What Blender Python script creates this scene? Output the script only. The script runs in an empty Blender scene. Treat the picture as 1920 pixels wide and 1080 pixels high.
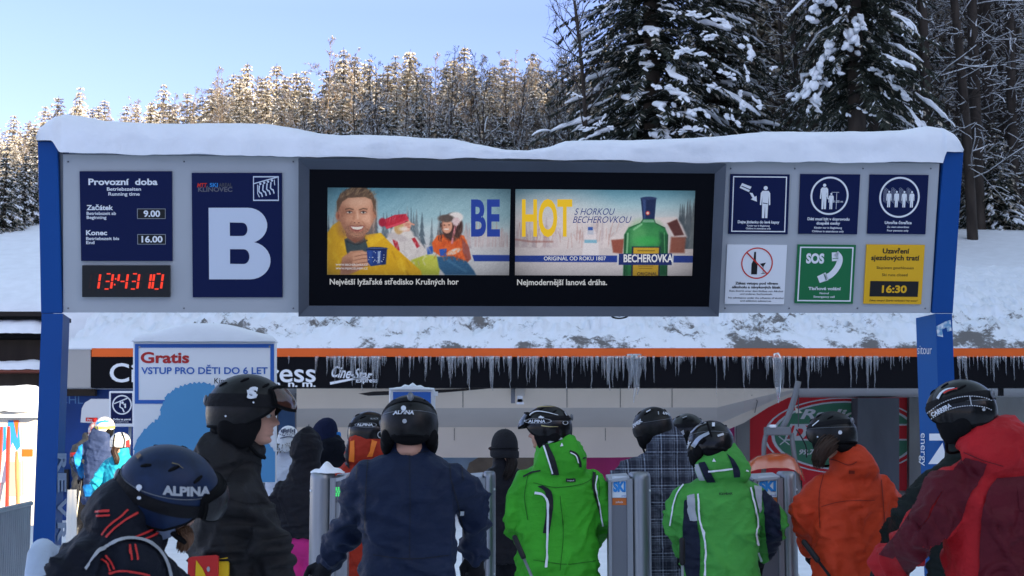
import bpy, bmesh, math, random
import numpy as np
from mathutils import Vector, Matrix, noise
from mathutils.bvhtree import BVHTree
R = math.radians
SC = bpy.context.scene
COL = SC.collection
rng = np.random.default_rng(7)
random.seed(7)

# ------------------------------------------------------------------ camera, sky, sun, exposure
F = 2667.0                      # focal length in pixels of the 1920 px wide photograph
PITCH = math.atan(310 / F)
EYE = 1.55
cam_d = bpy.data.cameras.new('camera')
cam_d.sensor_width = 36
cam_d.lens = 36 * F / 1920
cam_d.clip_end = 2000
cam_d.dof.use_dof = True
cam_d.dof.focus_distance = 9.0
cam_d.dof.aperture_fstop = 9
cam = bpy.data.objects.new('camera', cam_d)
COL.objects.link(cam)
cam.location = (0, 0, EYE)
cam.rotation_euler = (R(90) + PITCH, 0, 0)
SC.camera = cam
SUN_H = Vector((0.8, -0.6, 0))  # horizontal direction to the sun: behind the camera, to the right
SUN_EL = R(14)
world = bpy.data.worlds.new('World')
SC.world = world
world.use_nodes = True
wn = world.node_tree
sky = wn.nodes.new('ShaderNodeTexSky')
sky.sky_type = 'NISHITA'
sky.sun_disc = False
sky.sun_elevation = SUN_EL
sky.sun_rotation = math.atan2(SUN_H.x, SUN_H.y)
sky.air_density = 1.0
sky.dust_density = 0.4
sky.ozone_density = 1.8
bg = wn.nodes['Background']
# sky tint: added warm boost overhead fills the shade, dimmer blue nearer the horizon
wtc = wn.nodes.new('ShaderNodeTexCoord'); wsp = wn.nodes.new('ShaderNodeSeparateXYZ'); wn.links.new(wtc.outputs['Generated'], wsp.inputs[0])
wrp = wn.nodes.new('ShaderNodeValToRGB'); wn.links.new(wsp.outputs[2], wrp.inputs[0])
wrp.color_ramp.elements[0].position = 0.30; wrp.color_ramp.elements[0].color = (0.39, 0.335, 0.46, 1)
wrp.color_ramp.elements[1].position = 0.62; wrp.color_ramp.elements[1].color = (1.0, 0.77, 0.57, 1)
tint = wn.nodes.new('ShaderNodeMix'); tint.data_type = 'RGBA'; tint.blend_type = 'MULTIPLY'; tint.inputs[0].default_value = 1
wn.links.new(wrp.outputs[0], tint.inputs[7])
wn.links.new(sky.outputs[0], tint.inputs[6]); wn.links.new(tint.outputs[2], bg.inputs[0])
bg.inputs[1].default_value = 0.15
sun_d = bpy.data.lights.new('sun', 'SUN')
sun_d.energy = 3.2
sun_d.angle = R(0.5)
sun_d.color = (1.0, 0.84, 0.62)
sun = bpy.data.objects.new('sun', sun_d)
COL.objects.link(sun)
to_sun = (SUN_H * math.cos(SUN_EL) + Vector((0, 0, math.sin(SUN_EL)))).normalized()
sun.rotation_euler = to_sun.to_track_quat('Z', 'Y').to_euler()
sun.location = (30, -20, 40)
EXPO = 2.35
SC.view_settings.view_transform = 'Standard'
SC.view_settings.look = 'None'
SC.view_settings.exposure = EXPO
SC.view_settings.gamma = 1
SC.view_settings.use_curve_mapping = False
try:
    SC.cycles.max_bounces = 6; SC.cycles.diffuse_bounces = 3; SC.cycles.glossy_bounces = 3
    SC.cycles.transmission_bounces = 4; SC.cycles.transparent_max_bounces = 8
except Exception:
    pass

# ------------------------------------------------------------------ pixel -> place helpers
CT, ST = math.cos(PITCH), math.sin(PITCH)
def ray(px, py):
    x = (px - 960) / F; y = (540 - py) / F
    return np.array([x, CT - y * ST, ST + y * CT])
CAMP = np.array([0, 0, EYE])
def P(px, py, Y):
    d = ray(px, py)
    return CAMP + d * (Y / d[1])
def lin(r, g, b):
    f = lambda c: (c / 255 / 12.92) if c <= 10 else ((c / 255 + 0.055) / 1.055) ** 2.4
    return (f(r), f(g), f(b))

# ------------------------------------------------------------------ materials
MATS = {}
def mat(name, col, rough=0.6, metal=0.0, noise_amt=0.0, noise_scale=8.0, bump=0.0, bump_scale=40.0, emit=0.0, trans=0.0, spec=0.22, coat=0.0, stretch=None, col2=None, detail=4):
    if name in MATS: return MATS[name]
    m = bpy.data.materials.new(name); m.use_nodes = True
    nt = m.node_tree; b = nt.nodes['Principled BSDF']
    b.inputs['Base Color'].default_value = (*col, 1)
    b.inputs['Roughness'].default_value = rough
    b.inputs['Metallic'].default_value = metal
    b.inputs['Specular IOR Level'].default_value = spec
    if coat: b.inputs['Coat Weight'].default_value = coat; b.inputs['Coat Roughness'].default_value = 0.08
    if trans: b.inputs['Transmission Weight'].default_value = trans; b.inputs['IOR'].default_value = 1.31
    tc = nt.nodes.new('ShaderNodeTexCoord')
    src = tc.outputs['Object']
    if stretch:
        mp = nt.nodes.new('ShaderNodeMapping'); mp.inputs['Scale'].default_value = stretch
        nt.links.new(src, mp.inputs[0]); src = mp.outputs[0]
    if noise_amt or col2:
        n = nt.nodes.new('ShaderNodeTexNoise'); n.inputs['Scale'].default_value = noise_scale; n.inputs['Detail'].default_value = detail
        nt.links.new(src, n.inputs['Vector'])
        r = nt.nodes.new('ShaderNodeValToRGB')
        if col2:
            a, c = col, col2; r.color_ramp.elements[0].position = 0.42; r.color_ramp.elements[1].position = 0.6
        else:
            a = tuple(max(0, x * (1 - noise_amt)) for x in col); c = tuple(min(1, x * (1 + noise_amt)) for x in col)
            r.color_ramp.elements[0].position = 0.3; r.color_ramp.elements[1].position = 0.7
        r.color_ramp.elements[0].color = (*a, 1); r.color_ramp.elements[1].color = (*c, 1)
        nt.links.new(n.outputs[0], r.inputs[0]); nt.links.new(r.outputs[0], b.inputs['Base Color'])
    if bump:
        n2 = nt.nodes.new('ShaderNodeTexNoise'); n2.inputs['Scale'].default_value = bump_scale; n2.inputs['Detail'].default_value = 5
        nt.links.new(src, n2.inputs['Vector'])
        bp = nt.nodes.new('ShaderNodeBump'); bp.inputs['Strength'].default_value = bump; bp.inputs['Distance'].default_value = 0.02
        nt.links.new(n2.outputs[0], bp.inputs['Height']); nt.links.new(bp.outputs[0], b.inputs['Normal'])
    if emit:
        b.inputs['Emission Color'].default_value = (*col, 1); b.inputs['Emission Strength'].default_value = emit
    MATS[name] = m
    return m
SCR = 1.0 / 2 ** EXPO           # a screen that shows exactly its own colours at this exposure
def screen_mat(name, rgb, k=1.0):
    if name in MATS: return MATS[name]
    m = mat(name, (0.01, 0.01, 0.012), rough=0.35)
    b = m.node_tree.nodes['Principled BSDF']
    b.inputs['Emission Color'].default_value = (*lin(*rgb), 1); b.inputs['Emission Strength'].default_value = SCR * k
    return m

# ------------------------------------------------------------------ mesh collecting
class MB:
    def __init__(s): s.v = []; s.f = []; s.m = []; s.mats = []; s.n = 0; s.sm = []
    def mi(s, m):
        if m not in s.mats: s.mats.append(m)
        return s.mats.index(m)
    def add(s, verts, faces, m, smooth=False):
        verts = np.asarray(verts, float).reshape(-1, 3); k = s.mi(m)
        s.v.append(verts)
        o = s.n
        for f in faces:
            s.f.append([int(i) + o for i in f]); s.m.append(k); s.sm.append(smooth)
        s.n += len(verts)
        return s
    def box(s, x0, x1, y0, y1, z0, z1, m):
        v = [(x, y, z) for x in (x0, x1) for y in (y0, y1) for z in (z0, z1)]
        return s.add(v, [(0, 1, 3, 2), (4, 6, 7, 5), (0, 4, 5, 1), (2, 3, 7, 6), (0, 2, 6, 4), (1, 5, 7, 3)], m)
    def prism(s, front, back, m):
        n = len(front)
        f = [tuple(range(n)), tuple(range(2 * n - 1, n - 1, -1))] + [(i, i + n, (i + 1) % n + n, (i + 1) % n) for i in range(n)]
        return s.add(list(front) + list(back), f, m)
    def geo(s, vf, m, smooth=True): return s.add(vf[0], vf[1], m, smooth)
    def mesh(s, name, off=(0, 0, 0)):
        me = bpy.data.meshes.new(name)
        V = np.concatenate(s.v) - np.asarray(off, float) if s.v else np.zeros((0, 3))
        me.from_pydata(V.tolist(), [], s.f)
        for m in s.mats: me.materials.append(m)
        me.polygons.foreach_set('material_index', s.m)
        me.polygons.foreach_set('use_smooth', s.sm)
        me.update()
        return me
    def build(s, name, parent=None, label=None, bevel=0):
        off = parent_off(parent)
        ob = bpy.data.objects.new(name, s.mesh(name, off))
        COL.objects.link(ob)
        if parent is not None: ob.parent = parent
        if label: ob['label'] = label
        if bevel:
            b = ob.modifiers.new('bevel', 'BEVEL'); b.width = bevel; b.segments = 2; b.limit_method = 'ANGLE'; b.angle_limit = R(40)
        return ob
def parent_off(p):
    o = np.zeros(3)
    while p is not None:
        o += np.array(p.location); p = p.parent
    return o
def tag(o, label=None, cat=None, group=None, kind=None):
    if label: o['label'] = label
    if cat: o['category'] = cat
    if group: o['group'] = group
    if kind: o['kind'] = kind
    return o
def empty(name, loc, label, cat, group=None):
    o = bpy.data.objects.new(name, None); COL.objects.link(o)
    o.location = tuple(float(x) for x in loc); o.empty_display_size = 0.2
    return tag(o, label, cat, group)

# ------------------------------------------------------------------ shapes (verts, faces)
def cat_geo(gs):
    V = []; Fc = []; n = 0
    for v, f in gs:
        V.append(np.asarray(v, float)); Fc += [tuple(i + n for i in q) for q in f]; n += len(v)
    return np.concatenate(V), Fc
def basis(d, up=(0, 0, 1)):
    d = np.asarray(d, float); d = d / (np.linalg.norm(d) + 1e-12)
    u = np.asarray(up, float)
    if abs(d @ u) > 0.95: u = np.array([0, 1.0, 0]) if abs(d[1]) < 0.9 else np.array([1.0, 0, 0])
    a = np.cross(d, u); a /= np.linalg.norm(a); b = np.cross(a, d)
    return a, b, d
def tube(path, radii, seg=12, caps=True, flat=1.0):
    path = np.asarray(path, float); n = len(path)
    if np.isscalar(radii): radii = [radii] * n
    ang = np.arange(seg) * 2 * np.pi / seg
    V = []; a_prev = None
    for i in range(n):
        d = path[min(i + 1, n - 1)] - path[max(i - 1, 0)]
        a, b, d = basis(d)
        if a_prev is not None:
            a2 = a_prev - d * (a_prev @ d); a2 /= np.linalg.norm(a2) + 1e-12; a = a2; b = np.cross(a, d)
        a_prev = a
        V.append(path[i] + radii[i] * (np.outer(np.cos(ang), a) + flat * np.outer(np.sin(ang), b)))
    V = np.concatenate(V); Fc = []
    for i in range(n - 1):
        for j in range(seg):
            k = (j + 1) % seg
            Fc.append((i * seg + j, i * seg + k, (i + 1) * seg + k, (i + 1) * seg + j))
    if caps:
        Fc.append(tuple(range(seg - 1, -1, -1))); Fc.append(tuple((n - 1) * seg + j for j in range(seg)))
    return V, Fc
def smooth_path(pts, n=16):
    pts = np.asarray(pts, float)
    if len(pts) < 3:
        t = np.linspace(0, 1, n)[:, None]; return pts[0] * (1 - t) + pts[-1] * t
    Pp = np.vstack([2 * pts[0] - pts[1], pts, 2 * pts[-1] - pts[-2]])
    out = []
    for s in np.linspace(0, len(pts) - 1 - 1e-6, n):
        i = int(s); t = s - i
        p0, p1, p2, p3 = Pp[i], Pp[i + 1], Pp[i + 2], Pp[i + 3]
        out.append(0.5 * ((2 * p1) + (-p0 + p2) * t + (2 * p0 - 5 * p1 + 4 * p2 - p3) * t * t + (-p0 + 3 * p1 - 3 * p2 + p3) * t ** 3))
    return np.array(out)
def capsule(path, radii, seg=14):
    """closed tube with rounded ends"""
    path = np.asarray(path, float); radii = list(np.broadcast_to(radii, (len(path),)).astype(float))
    d0 = path[0] - path[1]; d0 /= np.linalg.norm(d0); d1 = path[-1] - path[-2]; d1 /= np.linalg.norm(d1)
    pre = [(path[0] + d0 * radii[0] * s, radii[0] * c) for s, c in ((0.98, 0.2), (0.8, 0.6), (0.45, 0.89))]
    post = [(path[-1] + d1 * radii[-1] * s, radii[-1] * c) for s, c in ((0.45, 0.89), (0.8, 0.6), (0.98, 0.2))]
    pp = np.array([p for p, _ in pre] + list(path) + [p for p, _ in post])
    rr = [r for _, r in pre] + radii + [r for _, r in post]
    return tube(pp, rr, seg)
def ellipsoid(c, r, seg=20, rings=12, rot=None):
    V = [(0, 0, 1)]; Fc = []
    for i in range(1, rings):
        t = np.pi * i / rings
        for j in range(seg):
            a = 2 * np.pi * j / seg
            V.append((np.sin(t) * np.cos(a), np.sin(t) * np.sin(a), np.cos(t)))
    V.append((0, 0, -1)); V = np.array(V) * np.asarray(r, float)
    for j in range(seg): Fc.append((0, 1 + j, 1 + (j + 1) % seg))
    for i in range(rings - 2):
        for j in range(seg):
            a = 1 + i * seg + j; b = 1 + i * seg + (j + 1) % seg
            Fc.append((a, a + seg, b + seg, b))
    last = len(V) - 1; o = 1 + (rings - 2) * seg
    for j in range(seg): Fc.append((last, o + (j + 1) % seg, o + j))
    if rot is not None: V = V @ np.asarray(rot).T
    return V + np.asarray(c, float), Fc
def loft(rings, caps=True):
    k = len(rings[0]); V = np.concatenate(rings); Fc = []
    for i in range(len(rings) - 1):
        for j in range(k):
            q = (j + 1) % k
            Fc.append((i * k + j, i * k + q, (i + 1) * k + q, (i + 1) * k + j))
    if caps:
        Fc.append(tuple(range(k - 1, -1, -1))); Fc.append(tuple((len(rings) - 1) * k + j for j in range(k)))
    return V, Fc
def grid_faces(nu, nv, off=0):
    return [(off + i * nv + j, off + (i + 1) * nv + j, off + (i + 1) * nv + j + 1, off + i * nv + j + 1) for i in range(nu - 1) for j in range(nv - 1)]
def remesh(geo, voxel, smooth=4, factor=0.5):
    me = bpy.data.meshes.new('tmp'); me.from_pydata(np.asarray(geo[0]).tolist(), [], geo[1]); me.update()
    ob = bpy.data.objects.new('tmp', me); COL.objects.link(ob)
    r = ob.modifiers.new('r', 'REMESH'); r.mode = 'VOXEL'; r.voxel_size = voxel
    if smooth:
        s = ob.modifiers.new('s', 'SMOOTH'); s.factor = factor; s.iterations = smooth
    dg = bpy.context.evaluated_depsgraph_get()
    m2 = bpy.data.meshes.new_from_object(ob.evaluated_get(dg))
    V = np.empty(len(m2.vertices) * 3); m2.vertices.foreach_get('co', V); V = V.reshape(-1, 3)
    Fc = [tuple(p.vertices) for p in m2.polygons]
    bpy.data.objects.remove(ob); bpy.data.meshes.remove(me); bpy.data.meshes.remove(m2)
    return V, Fc
def vnormals(V, Fc):
    N = np.zeros_like(V)
    q = np.array([f for f in Fc if len(f) == 4])
    if len(q):
        n = np.cross(V[q[:, 2]] - V[q[:, 0]], V[q[:, 3]] - V[q[:, 1]])
        for i in range(4): np.add.at(N, q[:, i], n)
    t = np.array([f for f in Fc if len(f) == 3])
    if len(t):
        n = np.cross(V[t[:, 1]] - V[t[:, 0]], V[t[:, 2]] - V[t[:, 0]])
        for i in range(3): np.add.at(N, t[:, i], n)
    return N / (np.linalg.norm(N, axis=1)[:, None] + 1e-12)
def snoise(V, freq, seed):
    """cheap smooth noise in -1..1 from warped sines"""
    r = np.random.default_rng(seed); out = 0; amp = 0
    q = V * freq
    for o in range(3):
        D = r.normal(size=(3, 3)); D /= np.linalg.norm(D, axis=1)[:, None]; ph = r.uniform(0, 6.28, 3)
        w = np.sin(q @ D[0] * 0.7 + ph[0] + 1.7 * np.sin(q @ D[1] * 0.6 + ph[1]))
        out = out + w * np.sin(q @ D[2] * 0.8 + ph[2] + w) / (o + 1); amp += 1 / (o + 1); q = q * 1.9
    return out / amp

# ------------------------------------------------------------------ lettering and flat marks laid on a surface
_tc = {}
def text2d(s, bold=0.0, shear=0.0, space=1.0):
    k = (s, bold, shear, space)
    if k in _tc: return _tc[k]
    if 'ě' in s:            # the fill of this one glyph is faulty: an e with a hook laid above it
        V, Fc = text2d(s.replace('ě', 'e'), bold, shear, space); V = V.copy(); Fc = list(Fc)
        for i, ch in enumerate(s):
            if ch != 'ě': continue
            w = text2d(s[:i].replace('ě', 'e') + 'e', bold, 0, space)[0][:, 0].max() - .21; b = .05 + bold; o = len(V)
            q = np.array([(w - .15, .70), (w - .15 + b * 1.6, .70), (w, .60), (w + .15 - b * 1.6, .70), (w + .15, .70), (w + .03 + bold, .54), (w - .03 - bold, .54)]); q[:, 0] += q[:, 1] * shear
            V = np.vstack([V, q]); Fc += [(o, o + 1, o + 2, o + 6), (o + 2, o + 5, o + 6), (o + 2, o + 3, o + 4, o + 5)]
        _tc[k] = (V, Fc); return V, Fc
    c = bpy.data.curves.new('t', 'FONT'); c.body = s; c.size = 1; c.offset = bold; c.shear = shear; c.space_character = space; c.resolution_u = 4
    o = bpy.data.objects.new('t', c); COL.objects.link(o)
    dg = bpy.context.evaluated_depsgraph_get(); me = bpy.data.meshes.new_from_object(o.evaluated_get(dg))
    V = np.array([v.co[:2] for v in me.vertices]) if len(me.vertices) else np.zeros((0, 2))
    Fc = [tuple(p.vertices) for p in me.polygons]
    bpy.data.objects.remove(o); bpy.data.curves.remove(c); bpy.data.meshes.remove(me)
    _tc[k] = (V, Fc); return V, Fc
CAPH = np.ptp(text2d('H')[0][:, 1])
class Flat:
    """flat marks given in photograph pixels, carried onto a real surface by fn(px, py, height) -> point"""
    def __init__(s, fn): s.fn = fn; s.mb = MB()
    def poly(s, pts, m, n=0.002):
        v = [s.fn(x, y, n) for x, y in pts]
        if any(p is None for p in v): return s
        s.mb.add(v, [tuple(range(len(v)))], m); return s
    def rect(s, x0, y0, x1, y1, m, n=0.002): return s.poly([(x0, y0), (x1, y0), (x1, y1), (x0, y1)], m, n)
    def disc(s, cx, cy, r, m, n=0.002, ry=None, seg=24):
        ry = ry or r
        return s.poly([(cx + r * math.cos(a * 2 * math.pi / seg), cy + ry * math.sin(a * 2 * math.pi / seg)) for a in range(seg)], m, n)
    def ring(s, cx, cy, r0, r1, m, n=0.002, k=1.0, a0=0, a1=360, seg=40):
        A = np.radians(np.linspace(a0, a1, seg + 1))
        return s.strip([(cx + r0 * math.cos(a), cy + r0 * k * math.sin(a)) for a in A], [(cx + r1 * math.cos(a), cy + r1 * k * math.sin(a)) for a in A], m, n, 1, None)
    def frame(s, x0, y0, x1, y1, w, m, n=0.002):
        s.rect(x0, y0, x1, y0 + w, m, n); s.rect(x0, y1 - w, x1, y1, m, n); s.rect(x0, y0 + w, x0 + w, y1 - w, m, n); s.rect(x1 - w, y0 + w, x1, y1 - w, m, n); return s
    def strip(s, left, right, m, n=0.002, across=1, along=None):
        L = np.asarray(left, float); Q = np.asarray(right, float)
        if along and s.maxe < 1e8:      # on cloth: a grid fine enough to follow every fold
            ln = max(np.linalg.norm(np.diff(L, axis=0), axis=1).sum(), np.linalg.norm(np.diff(Q, axis=0), axis=1).sum()); along = int(max(along, ln / 2.2))
        if along:
            L = resample(L, along); Q = resample(Q, along)
        if s.maxe < 1e8 and along: across = int(max(across, np.linalg.norm(L - Q, axis=1).max() / 2.2))
        k = len(L); W = across + 1; V = []; ok = []
        for i in range(k):
            for j in range(W):
                t = j / across; p = L[i] * (1 - t) + Q[i] * t
                w = s.fn(p[0], p[1], n); ok.append(w is not None); V.append(w if w is not None else (0, 0, 0))
        V = np.array(V, float)
        Fc = []
        for f in grid_faces(k, W):
            if all(ok[i] for i in f):
                e = max(np.linalg.norm(V[f[i]] - V[f[(i + 1) % 4]]) for i in range(4))
                if e < s.maxe: Fc.append(f)
        if Fc: s.mb.add(V, Fc, m, True)
        return s
    maxe = 1e9
    def line(s, pts, w, m, n=0.002, along=None, across=1, w1=None):
        Q = np.asarray(pts, float)
        if along: Q = resample(Q, along, True)
        T = np.gradient(Q, axis=0); T /= np.linalg.norm(T, axis=1)[:, None] + 1e-9
        Nn = np.stack([-T[:, 1], T[:, 0]], 1)
        ww = np.linspace(w, w if w1 is None else w1, len(Q))[:, None] / 2
        return s.strip(Q + Nn * ww, Q - Nn * ww, m, n, across)
    def text(s, t, x, y, h, m, n=0.002, width=None, align='C', bold=0.0, shear=0.0, rot=0, space=1.0, curve=None):
        V, Fc = text2d(t, bold, shear, space)
        if not len(V): return s
        sc = h / CAPH; V = V * sc
        x0, x1 = V[:, 0].min(), V[:, 0].max()
        V = V - np.array([x0, 0]); W = x1 - x0
        if width: V = V * np.array([width / W, 1]); W = width
        V[:, 0] -= {'C': W / 2, 'L': 0, 'R': W}[align]
        a = math.radians(rot); ca, sa = math.cos(a), math.sin(a)
        out = []
        for vx, vy in V:
            dx = vx * ca + vy * sa; dy = -vy * ca + vx * sa
            if curve: dy += curve(vx)
            out.append(s.fn(x + dx, y + dy, n))
        if any(p is None for p in out):
            ok = [p is not None for p in out]; Fc = [f for f in Fc if all(ok[i] for i in f)]
            out = [p if p is not None else (0, 0, 0) for p in out]
        if Fc: s.mb.add(out, Fc, m)
        return s
    def build(s, name, parent, label=None):
        if s.mb.n: return s.mb.build(name, parent, label)
def resample(Q, n, smooth=True):
    Q = np.asarray(Q, float)
    if smooth and len(Q) > 2:
        d = smooth_path(np.c_[Q, np.zeros(len(Q))], 8 * n)[:, :2]
    else: d = Q
    s = np.r_[0, np.cumsum(np.linalg.norm(np.diff(d, axis=0), axis=1))]
    t = np.linspace(0, s[-1], n)
    return np.c_[np.interp(t, s, d[:, 0]), np.interp(t, s, d[:, 1])]
def plane_fn(o, N):
    """pixel -> point on the plane through o with unit normal N (towards the viewer)"""
    o = np.asarray(o, float); N = np.asarray(N, float); N = N / np.linalg.norm(N)
    def fn(px, py, n=0.0):
        d = ray(px, py); t = ((o - CAMP) @ N) / (d @ N)
        return CAMP + d * t + N * n
    return fn
def flatY(Y): return plane_fn((0, Y, 0), (0, -1, 0))
def surf_fn(V, Fc):
    """pixel -> point on a modelled body, garment or helmet"""
    bvh = BVHTree.FromPolygons([tuple(v) for v in V], Fc)
    c = Vector(CAMP)
    def fn(px, py, n=0.0):
        d = Vector(ray(px, py)).normalized()
        loc, nor, idx, dist = bvh.ray_cast(c, d)
        if loc is None: return None
        if nor.dot(d) > 0: nor = -nor
        return np.array(loc + nor * n - d * n * 0.7)
    return fn
# ------------------------------------------------------------------ common materials
M_snow = mat('snow', (0.84, 0.87, 0.92), rough=0.55, noise_amt=0.05, noise_scale=3, bump=0.35, bump_scale=14)
M_snowcap = mat('packed snow', (0.84, 0.87, 0.92), rough=0.5, noise_amt=0.04, noise_scale=5, bump=0.25, bump_scale=22)
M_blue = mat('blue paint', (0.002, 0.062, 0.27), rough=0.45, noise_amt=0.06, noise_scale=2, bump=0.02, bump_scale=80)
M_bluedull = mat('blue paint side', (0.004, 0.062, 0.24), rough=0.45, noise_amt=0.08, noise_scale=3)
M_panel = mat('grey coated sheet', (0.42, 0.445, 0.475), rough=0.42, noise_amt=0.05, noise_scale=1.5)
M_dgrey = mat('dark grey frame', (0.085, 0.10, 0.13), rough=0.45, noise_amt=0.1, noise_scale=3)
M_screen = mat('black screen glass', (0.003, 0.0035, 0.006), rough=0.5, spec=.06)
M_navy = mat('navy sign film', (0.005, 0.011, 0.062), rough=0.4, spec=.12)
M_white = mat('white sign film', (0.78, 0.80, 0.83), rough=0.4)
M_red = mat('red sign film', (0.62, 0.03, 0.02), rough=0.4)
M_green = mat('green sign film', (0.012, 0.16, 0.055), rough=0.35)
M_yellow = mat('yellow sign film', (0.80, 0.44, 0.015), rough=0.4)
M_black = mat('black sign film', (0.012, 0.012, 0.014), rough=0.4)
M_lblue = mat('light blue print', (0.03, 0.24, 0.62), rough=0.4)
M_dot = screen_mat('red light dots', (255, 62, 34), 1.15)
M_steel = mat('brushed steel', (0.27, 0.285, 0.31), rough=0.42, metal=0.75, noise_amt=0.06, noise_scale=4, stretch=(12, 12, 0.8))
M_steeld = mat('dark steel', (0.16, 0.17, 0.19), rough=0.4, metal=0.7)
M_orange = mat('orange stripe', (0.82, 0.13, 0.018), rough=0.45, noise_amt=0.05, noise_scale=2)
M_fascia = mat('black fascia', (0.006, 0.006, 0.008), rough=0.6, spec=.08)
M_beige = mat('beige cladding', (0.70, 0.60, 0.50), rough=0.5, noise_amt=0.05, noise_scale=0.7)
M_beiged = mat('grey and shaded beige cladding', (0.54, 0.50, 0.46), rough=0.5, noise_amt=0.05, noise_scale=0.7)
M_conc = mat('concrete', (0.30, 0.30, 0.29), rough=0.85, noise_amt=0.25, noise_scale=1.2, bump=0.2, bump_scale=20, stretch=(1, 1, 0.4))
M_concd = mat('dark concrete', (0.13, 0.14, 0.16), rough=0.8, noise_amt=0.25, noise_scale=1.2, bump=0.2, bump_scale=20, stretch=(1, 1, 0.3))
M_wood = mat('dark brown boarding', (0.045, 0.034, 0.028), rough=0.7, noise_amt=0.3, noise_scale=3, stretch=(1, 1, 0.2))
M_ice = mat('ice', (0.84, 0.88, 0.93), rough=0.10, trans=0.88, spec=0.5)

# ------------------------------------------------------------------ terrain
def groundz(x, y):
    z = np.interp(y, [-300, 12, 20, 27, 33.9, 34.7, 37, 45, 95, 150, 300], [0, 0, .14, .2, .2, 5.0, 6.2, 8.75, 16.5, 24, 36])
    return float(z + (0.25 * math.sin(x * 0.13 + y * 0.07) + 0.15 * math.sin(x * 0.31 - y * 0.19)) * min(1, max(0, (y - 38) / 12)))
xs = np.r_[-300, np.linspace(-90, 90, 91), 300]
ys = np.r_[-300, -120, -40, -10, 0, 6, 12, 16, 20, 24, 28, 33.8, 34.0, 34.3, 34.7, np.linspace(35.5, 60, 30), np.linspace(62, 160, 50), 300]
tv = [(x, y, groundz(x, y)) for x in xs for y in ys]
b = MB(); b.add(tv, grid_faces(len(xs), len(ys)), M_snow, True)
tag(b.build('snow_ground'), kind='structure')
# unseen ridge added to shade the station, notched to let sun reach the stall
perp = np.array([0.6, 0.8]); sh = np.array([0.8, -0.6])
prof = [(-60, 24), (4, 25), (9.9, 26), (10.3, 19.6), (13.2, 19.6), (13.8, 29), (22, 34), (28, 38), (36, 41), (45, 44), (58, 44), (64, 46), (72, 49), (77, 49.5), (84, 56), (100, 60), (140, 64), (200, 60)]
us = np.linspace(-60, 200, 521)
hz = np.interp(us, [p[0] for p in prof], [p[1] for p in prof])
r8 = np.random.default_rng(3)
jag = r8.uniform(-1, 1, len(us)) * np.where((us > 30), 1.6, 0.35)
v = []
for u, h, j in zip(us, hz, jag):
    base = perp * u
    for dist, zz in ((40 if u < 20 else 52, -1), (58, h * 0.72), (60, h + j), (63, h * 0.8), (120, h * 0.5), (160, -1)):
        q = base + sh * dist
        v.append((q[0], q[1], zz))
b = MB(); b.add(v, grid_faces(len(us), 6), mat('added shade ridge', (0.06, 0.075, 0.07), rough=0.9, noise_amt=0.5, noise_scale=0.4), True)
tag(b.build('added_shade_ridge'), kind='structure')

# ------------------------------------------------------------------ lift station
FY = 28.0
fas = flatY(FY)
def px_box(mb, x0, y0, x1, y1, Y, depth, m, x0b=None):
    a = [P(x0, y0, Y), P(x1, y0, Y), P(x1, y1, Y), P(x0, y1, Y)]
    mb.prism(a, [q + np.array([0, depth, 0]) for q in a], m)
station = empty('lift_station', (0, 30.5, 0.2), 'low chairlift station with long black fascia and orange stripe under a snowy roof', 'lift station')
zF0 = P(960, 727, FY)[2]; zF1 = P(960, 669, FY)[2]; zS1 = P(960, 653, FY)[2]
XL = P(171, 700, FY)[0]; XR = 14.0
b = MB(); b.box(XL, XR, FY, FY + 0.35, zF0, zF1, M_fascia); fascia = b.build('fascia', station)
b = MB(); b.box(XL, XR, FY - 0.02, FY + 0.35, zF1, zS1, M_orange); b.build('orange_stripe', station)
t = Flat(fas)
t.text('Cinestar Express', 206, 716, 34, M_white, 0.01, width=386, align='L', bold=0.012)
t.text('1 244 m. n. m.', 592, 725, 11, M_white, 0.012, width=150, align='R', bold=0.025)
t.text('Cine-Star', 621, 706, 20, M_white, 0.012, width=76, align='L', shear=0.35, bold=0.02, rot=6)
t.line([(619, 719), (660, 711), (694, 707)], 5, M_white, 0.012, w1=2)
t.text('Express', 668, 717, 8, M_white, 0.012, width=40, align='L', bold=0.02)
t.build('lettering', fascia)
b = MB(); px_box(b, 126, 655, 170, 727, FY + 0.02, 0.5, mat('warm grey panel', (0.40, 0.385, 0.37), rough=0.5, noise_amt=0.06, noise_scale=1)); b.build('end_panel', station)
# roof slab, back wall, floor-side walls
b = MB(); b.box(XL - 1, XR, FY + 0.35, 34.2, zF1 - 0.05, zS1 - 0.05, M_concd); b.build('roof_slab', station)
b = MB(); b.box(XL - 1, XR, 33.6, 34.0, 0.1, zF1 - 0.06, M_beiged); wall = b.build('back_wall', station)
b = MB(); b.box(XL - 1, XR, FY + 0.36, 33.6, zF0 + 0.02, zF0 + 0.12, mat('pale soffit', (0.55, 0.55, 0.55), rough=0.5, noise_amt=0.04, noise_scale=1)); b.build('soffit', station)
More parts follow.
